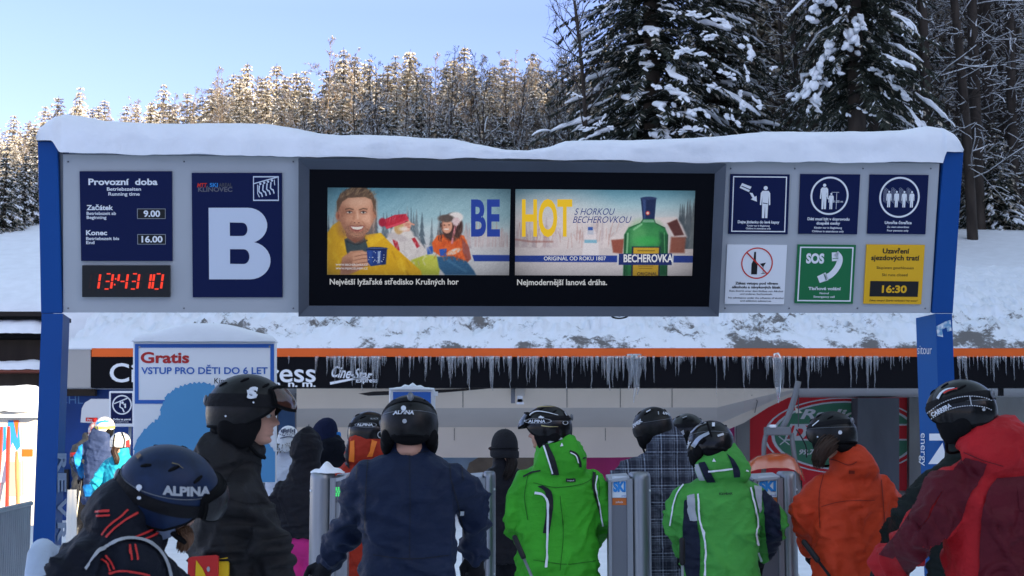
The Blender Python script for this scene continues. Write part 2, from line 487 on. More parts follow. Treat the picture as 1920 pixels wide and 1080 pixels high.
# cowling of the drive machinery
ux = [556, 640, 740, 840, 940, 1040, 1140, 1240, 1300, 1345, 1395, 1440, 1492]
rowB = np.interp(ux, [556, 1345, 1420, 1492], [766, 764, 745, 729]); rowC = np.interp(ux, [556, 1300, 1345, 1410, 1492], [801, 801, 796, 768, 733])
rowD = np.interp(ux, [556, 1235, 1310, 1390, 1440, 1492], [858, 858, 828, 796, 764, 739])
b = MB(); rows = []
for i, x in enumerate(ux):
    rows.append([P(x, 726, FY + 0.5), P(x, rowB[i], FY + 0.9), P(x, rowC[i], FY + 2.2), P(x, rowD[i], FY + 2.5)])
for k, m in ((0, M_beige), (1, M_beiged), (2, M_beige)):  # middle band darker: shade of the downward slope put into its colour
    vv = [r[k] for r in rows] + [r[k + 1] for r in rows]; n = len(rows)
    b.add(vv, [(i, i + 1, i + 1 + n, i + n) for i in range(n - 1)], m)
vv = [r[3] for r in rows] + [r[3] + np.array([0, 3.0, 0]) for r in rows]
b.add(vv, [(i, i + 1, i + 1 + n, i + n) for i in range(n - 1)], M_beiged)
cowl = b.build('machinery_cowling', station)
t = Flat(lambda px, py, k: None)
def cowl_fn(px, py, k):
    B_, C_, D_ = np.interp(px, ux, rowB), np.interp(px, ux, rowC), np.interp(px, ux, rowD)
    Y = np.interp(py, [726, B_, C_, D_], [FY + .5, FY + .9, FY + 2.2, FY + 2.5]); p = P(px, py, Y); p[1] -= 0.012; return p
t.fn = cowl_fn
M_joint = mat('panel joint', (0.12, 0.115, 0.11), rough=0.8)
for x in (868, 1063, 1163, 1260): t.rect(x - .6, 728, x + .6, 764, M_joint)
for x in (852, 948, 1135, 1300): t.rect(x - .5, 803, x + .5, 826 if x != 1300 else 828, M_joint)
t.line([(1409, 741), (1420, 752), (1415, 774)], 1.6, M_joint)
t.build('panel_joints', cowl)
# posters and walls at the back of the bay
W = 33.55
ph = flatY(W)
M_pbl = mat('pale blue print', (0.28, 0.46, 0.64), rough=0.5, col2=(0.42, 0.56, 0.70), noise_scale=0.6)
M_hill = mat('tan hill print', (0.30, 0.24, 0.18), rough=0.5, noise_amt=0.3, noise_scale=2)
b = MB(); px_box(b, 590, 819, 1076, 960, W, 0.05, M_pbl); po = b.build('blue_poster', station, 'pale blue landscape poster')
t = Flat(ph); t.poly([(870, 900), (880, 868), (910, 850), (935, 845), (960, 842), (985, 826), (1010, 822), (1035, 850), (1076, 870), (1076, 930), (870, 930)], M_hill, 0.02)
t.line([(812, 826), (836, 823)], 4, mat('teal print', (0.05, 0.33, 0.42)), 0.02); t.build('landscape', po)
M_mag = mat('magenta print', (0.75, 0.07, 0.28), rough=0.5, noise_amt=0.08, noise_scale=1)
b = MB(); a = [P(1077, 816, W), P(1230, 816, W), P(1310, 800, W), P(1379, 770, W), P(1381, 1000, W), P(1077, 1000, W)]
b.prism(a, [q + np.array([0, .05, 0]) for q in a], M_mag); po = b.build('magenta_poster', station, 'magenta poster with white script')
t = Flat(ph); t.text('Cine', 1112, 832, 20, M_white, 0.02, width=66, align='L', shear=.35, bold=.03); t.line([(1112, 838), (1190, 821)], 4, M_white, 0.02)
t.rect(1377, 775, 1380, 1000, M_white, 0.02); t.build('lettering', po)
b = MB(); px_box(b, 1381, 740, 1406, 1000, W - 0.15, 0.3, M_conc); b.build('concrete_column', station)
M_rb = mat('red banner', (0.80, 0.035, 0.045), rough=0.55, noise_amt=0.08, noise_scale=1)
b = MB(); px_box(b, 1406, 732, 1704, 920, W - 0.1, 0.1, M_rb); po = b.build('red_banner', station, 'red banner with green oval and radio frequency')
t = Flat(flatY(W - 0.1))
M_bg = mat('banner green', (0.08, 0.27, 0.16), rough=0.5)
t.ring(1584, 817, 148, 152, M_white, .012, .47); t.ring(1584, 817, 132, 138, M_white, .012, .47); t.disc(1584, 817, 132, M_bg, .008, 132 * .47, 48)
t.text('Radio', 1500, 785, 17, M_white, .016, width=110, align='L', shear=.3, bold=.03)
t.poly([(1482, 795), (1700, 795), (1700, 826), (1470, 826)], M_white, .014); t.poly([(1486, 798), (1700, 798), (1700, 823), (1475, 823)], M_rb, .016)
t.text('D', 1482, 823, 25, M_white, .018, width=32, align='L', shear=.3, bold=.06); t.text('r', 1582, 823, 20, M_white, .018, width=24, align='L', shear=.3, bold=.06)
t.line([(1460, 818), (1480, 834)], 2, M_white, .016); t.line([(1462, 834), (1482, 818)], 2, M_white, .016)
t.text('99,7', 1498, 852, 9, M_white, .016, width=30, align='L', shear=.3, bold=.03); t.build('lettering', po)
b = MB(); px_box(b, 1608, 746, 1686, 1000, 32.6, 0.6, M_concd); b.build('grey_pillar', station)
b = MB(); px_box(b, 1705, 735, 2200, 1010, W - 0.3, 0.3, M_conc); b.build('concrete_wall', station)
b = MB(); px_box(b, 553, 727, 561, 1000, 31, 0.2, M_steeld); px_box(b, 575, 727, 590, 1000, 31.4, 0.3, mat('grey post', (0.22, 0.22, 0.23), rough=0.6)); b.build('steel_posts', station)
b = MB(); px_box(b, 522, 762, 556, 850, 32, 0.06, mat('blue lit poster', (0.06, 0.16, 0.36), rough=0.4)); b.build('blue_panel', station)
b = MB(); px_box(b, 516, 727, 592, 1000, 33.2, 0.2, mat('brown grey wall', (0.17, 0.155, 0.15), rough=0.7)); b.build('inner_wall', station)
b = MB(); px_box(b, 958, 728, 966, 756, FY + .45, .05, M_steeld); px_box(b, 967, 728, 984, 742, FY + .4, .1, M_beiged); px_box(b, 970, 742, 980, 754, FY + .42, .08, M_white)
a = [P(968, 758, FY + .42), P(971, 748, FY + .42), P(979, 748, FY + .42), P(983, 758, FY + .42)]; b.prism(a, [q + np.array([0, .05, 0]) for q in a], M_white); b.build('sensor_bracket', station)
b = MB(); px_box(b, 1874, 723, 1882, 742, FY + .3, .1, M_black); b.build('lamp_bracket', station)
b = MB(); a = [P(672, 738, FY + .3), P(700, 734, FY + .3), P(930, 727, FY + .3), P(830, 736, FY + .3), P(690, 742, FY + .3)]; b.prism(a, [q + np.array([0, .1, 0]) for q in a], M_black); b.build('cable_bracket', station)
M_flag = mat('cream flag', (0.7, 0.66, 0.58), rough=.6)
def pennant(px, py, Y, l, label):
    r = empty('safety_flag', P(px, py, Y), label, 'flag', 'small cream flags on cords in the lift station')
    b = MB(); top = P(px, 729, Y)
    b.geo(tube([top, P(px, py + 30, Y)], 0.012, 5), M_steeld); b.build('cord', r)
    a = [P(px - 6, py - 7, Y), P(px - 5, py + 5, Y), P(px + 8, py + 4, Y)]
    b = MB(); b.prism(a, [q + np.array([0, .012, 0]) for q in a], M_flag); b.build('pennant', r)
pennant(579, 778, 30.0, 1, 'small cream pennant hanging on a cord left of the navy knitted hat')
pennant(1497, 770, 30.0, 1, 'small cream pennant on a cord in front of the red banner')
# blue cladding at the left end
b = MB(); px_box(b, 100, 727, 262, 1010, 29.2, 0.3, mat('deep blue cladding', (0.008, 0.045, 0.20), rough=0.45, noise_amt=.15, noise_scale=2)); bw = b.build('blue_wall', station)
t = Flat(flatY(29.2)); t.text('CHL', 112, 757, 15, mat('pale blue letters', (0.10, 0.22, 0.45)), .01, width=44, align='L'); t.build('lettering', bw)
b = MB(); px_box(b, 120, 727, 178, 742, 29.0, .15, M_wood); b.build('wood_beam', station)

# rough snowy roof that runs up into the bank behind
nu, nv = 420, 64
M_roofsnow = mat('dirty roof snow', (0.83, 0.86, 0.91), rough=.7, bump=.6, bump_scale=12)
nt = M_roofsnow.node_tree; bs = nt.nodes['Principled BSDF']
at = nt.nodes.new('ShaderNodeAttribute'); at.attribute_name = 'dirt'
n1 = nt.nodes.new('ShaderNodeTexNoise'); n1.inputs['Scale'].default_value = 6; n1.inputs['Detail'].default_value = 8; n1.inputs['Roughness'].default_value = .82
tcx = nt.nodes.new('ShaderNodeTexCoord'); nt.links.new(tcx.outputs['Object'], n1.inputs['Vector'])
ad = nt.nodes.new('ShaderNodeMath'); ad.operation = 'ADD'; nt.links.new(at.outputs['Fac'], ad.inputs[0]); nt.links.new(n1.outputs[0], ad.inputs[1])
rp = nt.nodes.new('ShaderNodeValToRGB'); rp.color_ramp.elements[0].position = .90; rp.color_ramp.elements[1].position = 1.06
rp.color_ramp.elements[0].color = (.83, .86, .91, 1); rp.color_ramp.elements[1].color = (.16, .15, .145, 1)
nt.links.new(ad.outputs[0], rp.inputs[0]); nt.links.new(rp.outputs[0], bs.inputs['Base Color'])
v = []; dirt = []
X0 = P(126, 650, FY)[0]
for i in range(nu):
    x = X0 + (XR - X0) * i / (nu - 1)
    for j in range(nv):
        s = j / (nv - 1); y = FY - 0.03 + s * 9.2
        z = zS1 + 0.02 + (groundz(x, 37.2) + .15 - zS1) * (s ** 0.8) if s > 0 else zS1 - 0.0
        lump = noise.noise((x * 1.1, y * 1.3, 2.0)) * .16 + noise.noise((x * 3, y * 3.5, 7.0)) * .17 + abs(noise.noise((x * 5, y * 6, 1.0))) * .24 + noise.noise((x * 14, y * 14, 1.0)) * .08
        z += lump * min(1, s * 9) * (1 - .7 * s)
        v.append((x, y, z))
        d = noise.noise((x * .7, y * 1.4, 5.0)) * .75 + noise.noise((x * 2.6, y * 3.2, 9.0)) * .55
        edge = max(0, 1 - s * 22) * .12
        dirt.append(.31 + .42 * d + edge - max(0, s - .18) * .7 if x > -6.5 else .2 + .2 * d)
b = MB(); b.add(v, grid_faces(nu, nv), M_roofsnow, True)
o = b.build('snow_bank'); a = o.data.attributes.new('dirt', 'FLOAT', 'POINT'); a.data.foreach_set('value', dirt); tag(o, kind='structure')
# a snow-capped cable loop and stub on the roof
# ------------------------------------------------------------------ icicles
protos = []
r9 = np.random.default_rng(11)
for k in range(9):
    L = 1.0; pts = []; rr = []
    for s in np.linspace(0, 1, 9):
        pts.append((r9.normal() * .012 * s, r9.normal() * .012 * s, -s)); rr.append((0.036 if k % 3 else .052) * (1 - s) ** .8 * r9.uniform(.8, 1.2) + .004)
    g = tube(pts, rr, 6)
    me = MB(); me.geo(g, M_ice); protos.append(me.mesh('icicle'))
dens = [(520, .1), (585, .2), (625, .8), (665, 1), (720, .9), (740, .35), (770, .7), (810, .8), (835, 1), (900, 1), (925, 1), (950, .5), (990, .8), (1030, 1), (1050, .4), (1075, .7), (1130, 1), (1165, 1), (1220, .9), (1240, .5), (1280, .9), (1300, .15), (1330, .4), (1375, .6), (1420, .7), (1465, .9), (1520, .9), (1560, .6), (1640, .9), (1660, .5), (1690, .5), (1715, .3), (1790, .8), (1860, .6), (1920, .5)]
cnt = 0
while cnt < 290:
    px = r9.uniform(520, 1925)
    if 1716 < px < 1792: continue
    dd = np.interp(px, [d[0] for d in dens], [d[1] for d in dens])
    if r9.random() > dd ** 1.5: continue
    L = (r9.gamma(1.35, 15) + 6) * (.45 + .75 * dd) / 95.2
    L = min(L, .68)
    q = P(px, 668, FY - .045 - r9.uniform(0, .05))
    o = bpy.data.objects.new('icicle', protos[int(r9.integers(9))]); COL.objects.link(o)
    o.location = (q[0], q[1], zF1 + .01); o.scale = (min(1, .25 + L * .8), min(1, .25 + L * .8), L); o.rotation_euler = (0, 0, r9.uniform(0, 6))
    tag(o, 'thin clear icicle hanging in the row below the orange stripe of the lift station', 'icicle', 'icicles hanging along the station fascia')
    cnt += 1
g = tube([(0, 0, 0), (.02, 0, -.12), (.03, 0, -.3), (.02, 0, -.55), (.03, 0, -.75), (.03, 0, -.98)], [.06, .1, .1, .085, .05, .006], 9)
b = MB(); b.geo((g[0] + P(1455, 662, FY - .12), g[1]), M_ice); o = b.build('icicle')
tag(o, 'longest and thickest white icicle, hanging over the orange stripe left of the red banner', 'icicle')
for px, l, w in ((1190, .95, 1.3), (1196, .8, 1.6), (1181, .7, 1.4)):
    o = bpy.data.objects.new('icicle', protos[0 if px != 1196 else 3]); COL.objects.link(o); q = P(px, 664, FY - .1); o.location = q; o.scale = (w, w, l)
    tag(o, 'broad long icicle in the fused bunch above the tartan jacket', 'icicle', 'fused bunch of broad icicles on the fascia')

b = MB()
for _ in range(420):
    px = r9.uniform(520, 1925)
    if 1716 < px < 1792 or r9.random() > np.interp(px, [d[0] for d in dens], [d[1] for d in dens]) ** 1.2: continue
    q = P(px, 668, FY - .03 - r9.uniform(0, .03)); L = (r9.gamma(2.0, 6) + 3) / 95.2; b.geo(tube([(q[0], q[1], zF1 + .01), (q[0] + r9.normal() * .004, q[1], zF1 - L * .5), (q[0] + r9.normal() * .006, q[1], zF1 - L)], [.015, .009, .002], 5), M_ice)
o = b.build('icicle_fringe'); tag(o, 'fringe of fine short icicles between the larger ones below the orange stripe', 'icicles', None, 'stuff')
# ------------------------------------------------------------------ chairlift chair waiting in the bay
CY = 26.0
chair = empty('lift_chair', P(1450, 985, CY) , 'four seat lift chair with orange bubble hood and grey hanger arm', 'chairlift chair')
b = MB(); b.geo(tube(smooth_path([P(1497, 715, CY), P(1490, 745, CY), P(1478, 780, CY), P(1465, 806, CY)], 10), .055, 10), mat('grey tube', (.17, .175, .185), rough=.5, metal=.3)); b.build('hanger_arm', chair)
b = MB(); px_box(b, 1437, 800, 1484, 816, CY - .1, .3, MATS['grey tube']); px_box(b, 1444, 796, 1456, 802, CY - .15, .2, M_white); b.build('cross_head', chair, bevel=.02)
for pts in ([(1440, 805), (1433, 830), (1432, 870), (1430, 960)], [(1484, 812), (1490, 860), (1497, 905), (1500, 960)]):
    b = MB(); b.geo(tube(smooth_path([P(x, y, CY) for x, y in pts], 10), .045, 8), MATS['grey tube']); b.build('side_tube', chair)
M_bub = mat('orange bubble hood', (.62, .10, .012), rough=.25, trans=.25, coat=.5)
b = MB(); ring = []
for k in range(9):
    yy = CY - .5 + k * .14; h = math.sin(math.pi * (k + 2) / 12)
    xx = [1388, 1400, 1420, 1450, 1475, 1490, 1503, 1510]; zz = [895, 868, 855, 849, 850, 858, 880, 905]
    ring += [P(x, 905 - (905 - z) * h, yy) for x, z in zip(xx, zz)]
b.add(ring, grid_faces(9, 8), M_bub, True); b.build('bubble_hood', chair)
b = MB(); px_box(b, 1400, 935, 1505, 950, CY - .1, .45, M_black); px_box(b, 1400, 900, 1505, 935, CY + .3, .08, M_black); b.build('seat', chair, bevel=.03)
b = MB(); b.geo(tube(smooth_path([P(1493, 805, CY - .1), P(1504, 822, CY - .1), P(1512, 840, CY - .1), P(1512, 858, CY - .1)], 8), .012, 6), M_black); b.build('cable', chair)

# ------------------------------------------------------------------ dark building at the far left
lb = empty('wooden_building', P(20, 985, 29.5), 'dark brown boarded building with two snowy ledges at the left edge', 'building')
BY = 29.6
b = MB(); px_box(b, -260, 624, 88, 1005, BY, 1.2, M_wood); w_ = b.build('wall', lb)
b = MB(); px_box(b, -260, 584, 88, 592, BY - .75, 1.6, mat('dark eave', (.02, .015, .014), rough=.7)); b.build('roof_edge', lb)
b = MB(); px_box(b, -260, 693, 88, 698, BY - .5, .5, mat('red brown trim', (.20, .06, .04), rough=.6)); b.build('trim', lb)
b = MB(); px_box(b, -260, 625, 88, 634, BY - .45, .45, M_fascia); b.build('ledge', lb)
b = MB(); px_box(b, 84, 765, 125, 1005, BY - .3, .2, mat('grey door', (.10, .095, .095), rough=.6)); b.build('door', lb)
b = MB(); px_box(b, 76, 752, 100, 775, BY - .5, .05, M_navy); b.build('sign_plate', lb)
b = MB(); px_box(b, 70, 880, 128, 920, BY - .6, .1, M_black); b.build('notice_board', lb)
def snow_slab(name, x0, x1, ytop, ybot, Y, depth, label, bulge=.12, seed=1, kind='snow'):
    p0 = P(x0, ybot, Y); p1 = P(x1, ybot, Y); h = P(x0, ytop, Y)[2] - p0[2]
    n = max(8, int((p1[0] - p0[0]) / .08)); V = []; K = 12
    for i in range(n):
        u = i / (n - 1); x = p0[0] + (p1[0] - p0[0]) * u; e = min(1, min(u, 1 - u) * n / 4 + .15)
        hh = h * (.85 + .2 * noise.noise((x * 1.3, seed, 0))) * e ** .4
        for k in range(K):
            a = math.pi * k / (K - 1); c, s_ = math.cos(a), math.sin(a)
            V.append((x, Y + depth / 2 - math.copysign(abs(c) ** .5, c) * (depth / 2 + .03) * (.7 + .3 * e), p0[2] + hh * s_ ** .6 + .02 * noise.noise((x * 5, k, seed))))
    Fc = grid_faces(n, K) + [tuple(range(K)), tuple((n - 1) * K + k for k in range(K - 1, -1, -1))]
    b = MB(); b.add(V, Fc, M_snowcap, True)
    return tag(b.build(name), label, kind)
snow_slab('snow_ledge', -260, 88, 592, 625, BY - .7, 1.0, 'upper snow layer lying on the wooden building beneath its dark eave')
snow_slab('snow_ledge', -260, 88, 671, 693, BY - .5, .5, 'lower thin snow layer lying on the red trim of the wooden building', seed=4)

# sunlit stall
SY = 18.5
st = empty('ski_stand', P(30, 960, SY), 'sunlit white stall with mountain posters under a thick snow heap at the left edge', 'stall')
M_cream = mat('cream boards', (.72, .68, .60), rough=.6, noise_amt=.06, noise_scale=4)
b = MB(); px_box(b, -80, 780, 66, 985, SY, .5, M_cream); sb = b.build('cabinet', st)
t = Flat(flatY(SY))
t.poly([(16, 788), (36, 788), (40, 860), (14, 862)], M_lblue, .01); t.poly([(14, 862), (24, 830), (32, 846), (40, 836), (40, 862)], M_white, .012)
t.poly([(26, 788), (36, 788), (33, 822)], M_orange, .014)
t.rect(-60, 800, 12, 905, M_lblue, .01); t.poly([(-60, 905), (-60, 860), (-40, 832), (-26, 852), (-10, 822), (4, 850), (12, 842), (12, 905)], M_white, .013); t.rect(-56, 806, -20, 816, M_red, .014); t.rect(42, 800, 62, 842, mat('pale poster', (.45, .55, .66)), .01); t.rect(42, 842, 62, 856, M_orange, .01); t.rect(14, 866, 40, 930, mat('skin toned poster', (.62, .42, .30)), .01); t.rect(44, 862, 62, 930, mat('grey poster', (.40, .42, .46)), .01); t.build('posters', sb)
b = MB(); a = [P(-80, 772, SY - .15), P(72, 772, SY - .15), P(72, 783, SY - .15), P(-80, 783, SY - .15)]; b.prism(a, [q + np.array([0, .8, 0]) for q in a], M_cream); b.build('top_shelf', st)
o = snow_slab('snow_heap', -80, 74, 711, 772, SY - .2, .9, 'thick sunlit snow heap on top of the white stall', seed=8)
M_skired = mat('red ski base', (.62, .05, .03), rough=.35)
for k, (x0, x1, lab, m) in enumerate(((16, 21, 'red ski leaning against the sunlit white stall', M_skired), (31, 41, 'bare wooden plank leaning against the sunlit white stall', mat('pine plank', (.45, .25, .10), rough=.6, noise_amt=.2, noise_scale=6, stretch=(4, 4, .4))), (3, -2, 'red ski at the left edge leaning on the white stall', M_skired))):
    b = MB(); q0 = P(x0, 800 if k != 1 else 846, SY - .12); q1 = P(x1 - 6 if k != 1 else x1, 968, SY - .45); q1[2] = groundz(0, SY) + .02
    g = tube(smooth_path([q0, (q0 * .6 + q1 * .4), q1], 8), [.018, .028, .028, .025, .025, .027, .027, .027], 8, flat=.35); b.geo(g, m)
    tag(b.build('ski' if k != 1 else 'plank'), lab, 'ski' if k != 1 else 'plank')
# crowd barrier
fb = empty('crowd_barrier', P(20, 1090, 11.5) * np.array([1, 1, 0]), 'grey slatted crowd barrier at the left edge beside the blue pillar', 'fence')
A = np.array([-3.62, 8.6, 0]); Bq = np.array([-4.55, 13.6, 0])
def slat_panel(A, Bq, root, n, hgt):
    M_f = mat('galvanised slats', (.24, .27, .31), rough=.5, metal=.3, noise_amt=.12, noise_scale=3)
    d = (Bq - A); L = np.linalg.norm(d[:2]); dn = d / L; nrm = np.array([-dn[1], dn[0], 0])
    b = MB()
    for i in range(n):
        c = A + d * (i + .5) / n; w = L / n * .42
        b.prism([c - dn * w + nrm * .012, c + dn * w + nrm * .012, c + dn * w + nrm * .012 + [0, 0, hgt], c - dn * w + nrm * .012 + [0, 0, hgt]], [c - dn * w - nrm * .006, c + dn * w - nrm * .006, c + dn * w - nrm * .006 + [0, 0, hgt], c - dn * w - nrm * .006 + [0, 0, hgt]], M_f)
    b.build('slats', root)
    b = MB(); b.geo(tube([A + [0, 0, hgt + .02], Bq + [0, 0, hgt + .02]], .024, 8), M_f); b.build('top_rail', root)
    for q in (A, (A + Bq) / 2, Bq):
        b = MB(); b.geo(tube([q + nrm * .04, q + nrm * .04 + [0, 0, hgt + .02]], .022, 8), M_f); b.build('post', root)
slat_panel(A, Bq, fb, 44, 1.06)

# notices between the queue and the station
def white_notice(x0, y0, x1, y1, Y, label):
    r = empty('safety_notice', P((x0 + x1) / 2, 985, Y) * np.array([1, 1, 0]) + [0, 0, groundz(0, Y)], label, 'sign')
    b = MB(); px_box(b, x0, y0, x1, y1, Y, .06, M_white); fr = b.build('frame', r, bevel=.02)
    t = Flat(flatY(Y)); t.rect(x0 + 4, y0 + 4, x1 - 4, y1 - 6, M_navy, .004)
    cx = (x0 + x1) / 2 + 1; t.ring(cx, y0 + 26, 16, 18.5, M_white, .008); t.line([(cx - 15, y0 + 24), (cx + 12, y0 + 13)], 2, M_white, .008)
    t.line([(cx - 3, y0 + 20), (cx - 4, y0 + 30), (cx + 1, y0 + 33), (cx + 4, y0 + 40)], 2.4, M_white, .008); t.disc(cx + 1, y0 + 22, 2.4, M_white, .009); t.line([(cx + 3, y0 + 26), (cx + 6, y0 + 24), (cx + 6, y0 + 32)], 3, M_white, .008)
    t.text('Držte se pevně', cx, y1 - 12, 3.6, M_white, .008, width=33, bold=.03); t.text('Festhalten bitte', cx, y1 - 8, 2.2, M_white, .008, width=24); t.build('lettering', r)
    for x in (x0 + 8, x1 - 8):
        b = MB(); q = P(x, y1, Y + .09); b.geo(tube([q + [0, 0, .3], [q[0], q[1], groundz(0, Y)]], .025, 8), M_steel); b.build('post', r)
white_notice(204, 733, 252, 800, 22.5, 'small white framed navy safety notice above the teal jacketed skier')
r = empty('control_box', P(185, 990, 23.5) * np.array([1, 1, 0]) + [0, 0, .17], 'white rounded box with a small red label behind the queue', 'box')
b = MB(); q0 = P(151, 792, 23.5); q1 = P(206, 748, 23.5)
K = [];
for x, z in ((q0[0], q0[2]), (q0[0] + .01, q1[2] - .16), (q0[0] + .06, q1[2] - .06), (q0[0] + .16, q1[2]), (q1[0], q1[2]), (q1[0], q0[2])): K.append((x, q0[1], z))
b.prism([(x, y, z) for x, y, z in K], [(x, y + .5, z) for x, y, z in K], mat('off white box', (.66, .66, .67), rough=.5)); b.build('housing', r)
t = Flat(flatY(23.5)); t.rect(161, 783, 183, 790, M_red, .006); t.text('Pozor', 172, 789, 4, M_white, .01, width=16); t.build('sticker', r)
b = MB(); px_box(b, 170, 792, 188, 990, 23.7, .2, M_steeld); b.build('stand', r)
# ------------------------------------------------------------------ information board
BO = np.array([0, 9.7, 3.0]); psi, tau = R(3), R(14)
BU = np.array([math.cos(psi), math.sin(psi), 0]); Bh = np.array([math.sin(psi), -math.cos(psi), 0])
BV = math.cos(tau) * np.array([0, 0, 1]) + math.sin(tau) * Bh
BN = np.cross(BU, BV)
BF = plane_fn(BO, BN)
board = empty('information_board', (0, 9.75, 0), 'wide grey information board with navy notices and a black screen between two blue pillars', 'sign board')
def slab(pts, n0, n1, m, mb=None):
    mb = mb or MB()
    fr = [BF(x, y, n0) for x, y in pts]; bk = [p - BN * (n0 - n1) for p in fr]
    mb.prism(fr, bk, m); return mb
slab([(118, 289), (1762, 306), (1745, 587), (118, 586)], 0, -.16, M_panel).build('panel', board, bevel=.004)
slab([(110, 287), (118, 289), (118, 586), (118, 586)], -.02, -.15, M_steeld).build('edge_strip', board)
# pillars
def blue_pillar(upper, xs_low, xin, depth, words):
    m = MB(); slab(upper, .02, -.28, M_blue, m); p = m.build('pillar_head', board, bevel=.006)
    Yp = BF(upper[3][0], 587)[1] - .02; zt = P(upper[3][0], 588, Yp)[2]
    x0 = P(xs_low[0], 588, Yp)[0]; x1 = P(xs_low[1], 588, Yp)[0]; xb = P(xin, 588, Yp + depth)[0]
    left = xin > xs_low[1]
    fp = [(x0, Yp), (x1, Yp), (xb, Yp + depth), (x0 - .0, Yp + depth)] if left else [(x0, Yp), (x1, Yp), (x1, Yp + depth), (xb, Yp + depth)]
    m = MB(); n = 4
    V = [(x, y, 0.0) for x, y in fp] + [(x, y, zt) for x, y in fp]
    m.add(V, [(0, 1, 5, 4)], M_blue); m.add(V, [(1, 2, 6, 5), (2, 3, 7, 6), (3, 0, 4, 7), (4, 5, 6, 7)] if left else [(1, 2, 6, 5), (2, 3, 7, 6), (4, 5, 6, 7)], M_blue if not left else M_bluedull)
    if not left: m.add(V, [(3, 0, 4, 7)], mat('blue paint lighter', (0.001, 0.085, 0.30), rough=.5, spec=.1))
    o = m.build('pillar', board)
    a, c = (np.array(fp[1]), np.array(fp[2])) if left else (np.array(fp[3]), np.array(fp[0]))
    d = np.r_[c - a, 0]; nn = np.cross(d, (0, 0, 1)); nn /= np.linalg.norm(nn)
    t = Flat(plane_fn(np.r_[a, 0], nn)); words(t); t.build('lettering', o)
    t = Flat(flatY(Yp))
    return o, Yp
def wl(t):
    m = mat('faded white letters', (.24, .32, .46), rough=.5)
    for i, (ch, y) in enumerate(zip('REVRN', (868, 905, 952, 998, 1040))):
        t.text(ch, 107, y, 15, m, .006, width=36, rot=90, align='C', bold=.04)
def wr(t):
    t.text('sitour', 1735, 664, 17, M_white, .006, width=27, bold=-.005)
    t.text('energy', 1728, 812, 11, M_white, .006, width=62, rot=90, align='L')
blue_pillar([(72, 265), (109, 265), (118, 587), (78, 587)], (78, 118), 131, .34, wl)
rp_, Yr = blue_pillar([(1768, 285), (1805, 285), (1785, 587), (1746, 587)], (1754, 1785), 1717, .34, wr)
t = Flat(flatY(Yr)); t.poly([(1742, 813), (1782, 813), (1782, 826), (1742, 826)], M_white, .005); t.poly([(1767, 830), (1776, 870), (1740, 870)], M_white, .005)
ms = mat('worn sticker', (.15, .33, .52), rough=.5, col2=(.65, .7, .75), noise_scale=30)
t.poly([(1755, 612), (1772, 603), (1782, 600), (1784, 620), (1776, 622), (1774, 614), (1766, 618), (1768, 632), (1757, 630)], ms, .005); t.build('marks', rp_)
# display housing
m = MB()
o4 = [(562, 296), (1357, 306), (1343, 590), (562, 590)]; i4 = [(581, 317), (1339, 325), (1328, 574), (580, 572)]
of = [BF(x, y, .09) for x, y in o4]; ob_ = [p - BN * .09 for p in of]; iF = [BF(x, y, .03) for x, y in i4]
m.add(of + iF, [(0, 1, 5, 4), (1, 2, 6, 5), (2, 3, 7, 6), (3, 0, 4, 7)], M_dgrey); m.add(of + ob_, [(1, 0, 4, 5), (2, 1, 5, 6), (3, 2, 6, 7), (0, 3, 7, 4)], M_dgrey)
disp = m.build('display_housing', board, 'dark grey display housing with black screen')
slab(i4, .028, .01, M_screen).build('screen', disp)

# ---- the two pictures the screen shows: a grid of lamps, each with its own colour
def cellpic(name, quad, nx, ny, arr, parent, n=.034):
    q = np.array(quad, float); V = []
    for j in range(ny + 1):
        for i in range(nx + 1):
            s, tt = i / nx, j / ny
            p = (q[0] * (1 - s) + q[1] * s) * (1 - tt) + (q[3] * (1 - s) + q[2] * s) * tt
            V.append(BF(p[0], p[1], n))
    Fc = [(j * (nx + 1) + i, (j + 1) * (nx + 1) + i, (j + 1) * (nx + 1) + i + 1, j * (nx + 1) + i + 1) for j in range(ny) for i in range(nx)]
    if 'lamp cells' not in MATS:
        mm = mat('lamp cells', (.01, .01, .01), rough=.35); nt = mm.node_tree; bb = nt.nodes['Principled BSDF']
        a = nt.nodes.new('ShaderNodeAttribute'); a.attribute_name = 'Col'; nt.links.new(a.outputs['Color'], bb.inputs['Emission Color']); bb.inputs['Emission Strength'].default_value = SCR * .8
    b = MB(); b.add(V, Fc, MATS['lamp cells']); o = b.build(name, parent)
    c = np.clip(arr, 0, 255) / 255; c = np.where(c <= .04045, c / 12.92, ((c + .055) / 1.055) ** 2.4)
    pl = np.repeat(np.concatenate([c.reshape(-1, 3), np.ones((nx * ny, 1))], 1), 4, axis=0)
    at = o.data.color_attributes.new('Col', 'FLOAT_COLOR', 'CORNER'); at.data.foreach_set('color', pl.ravel())
    return o
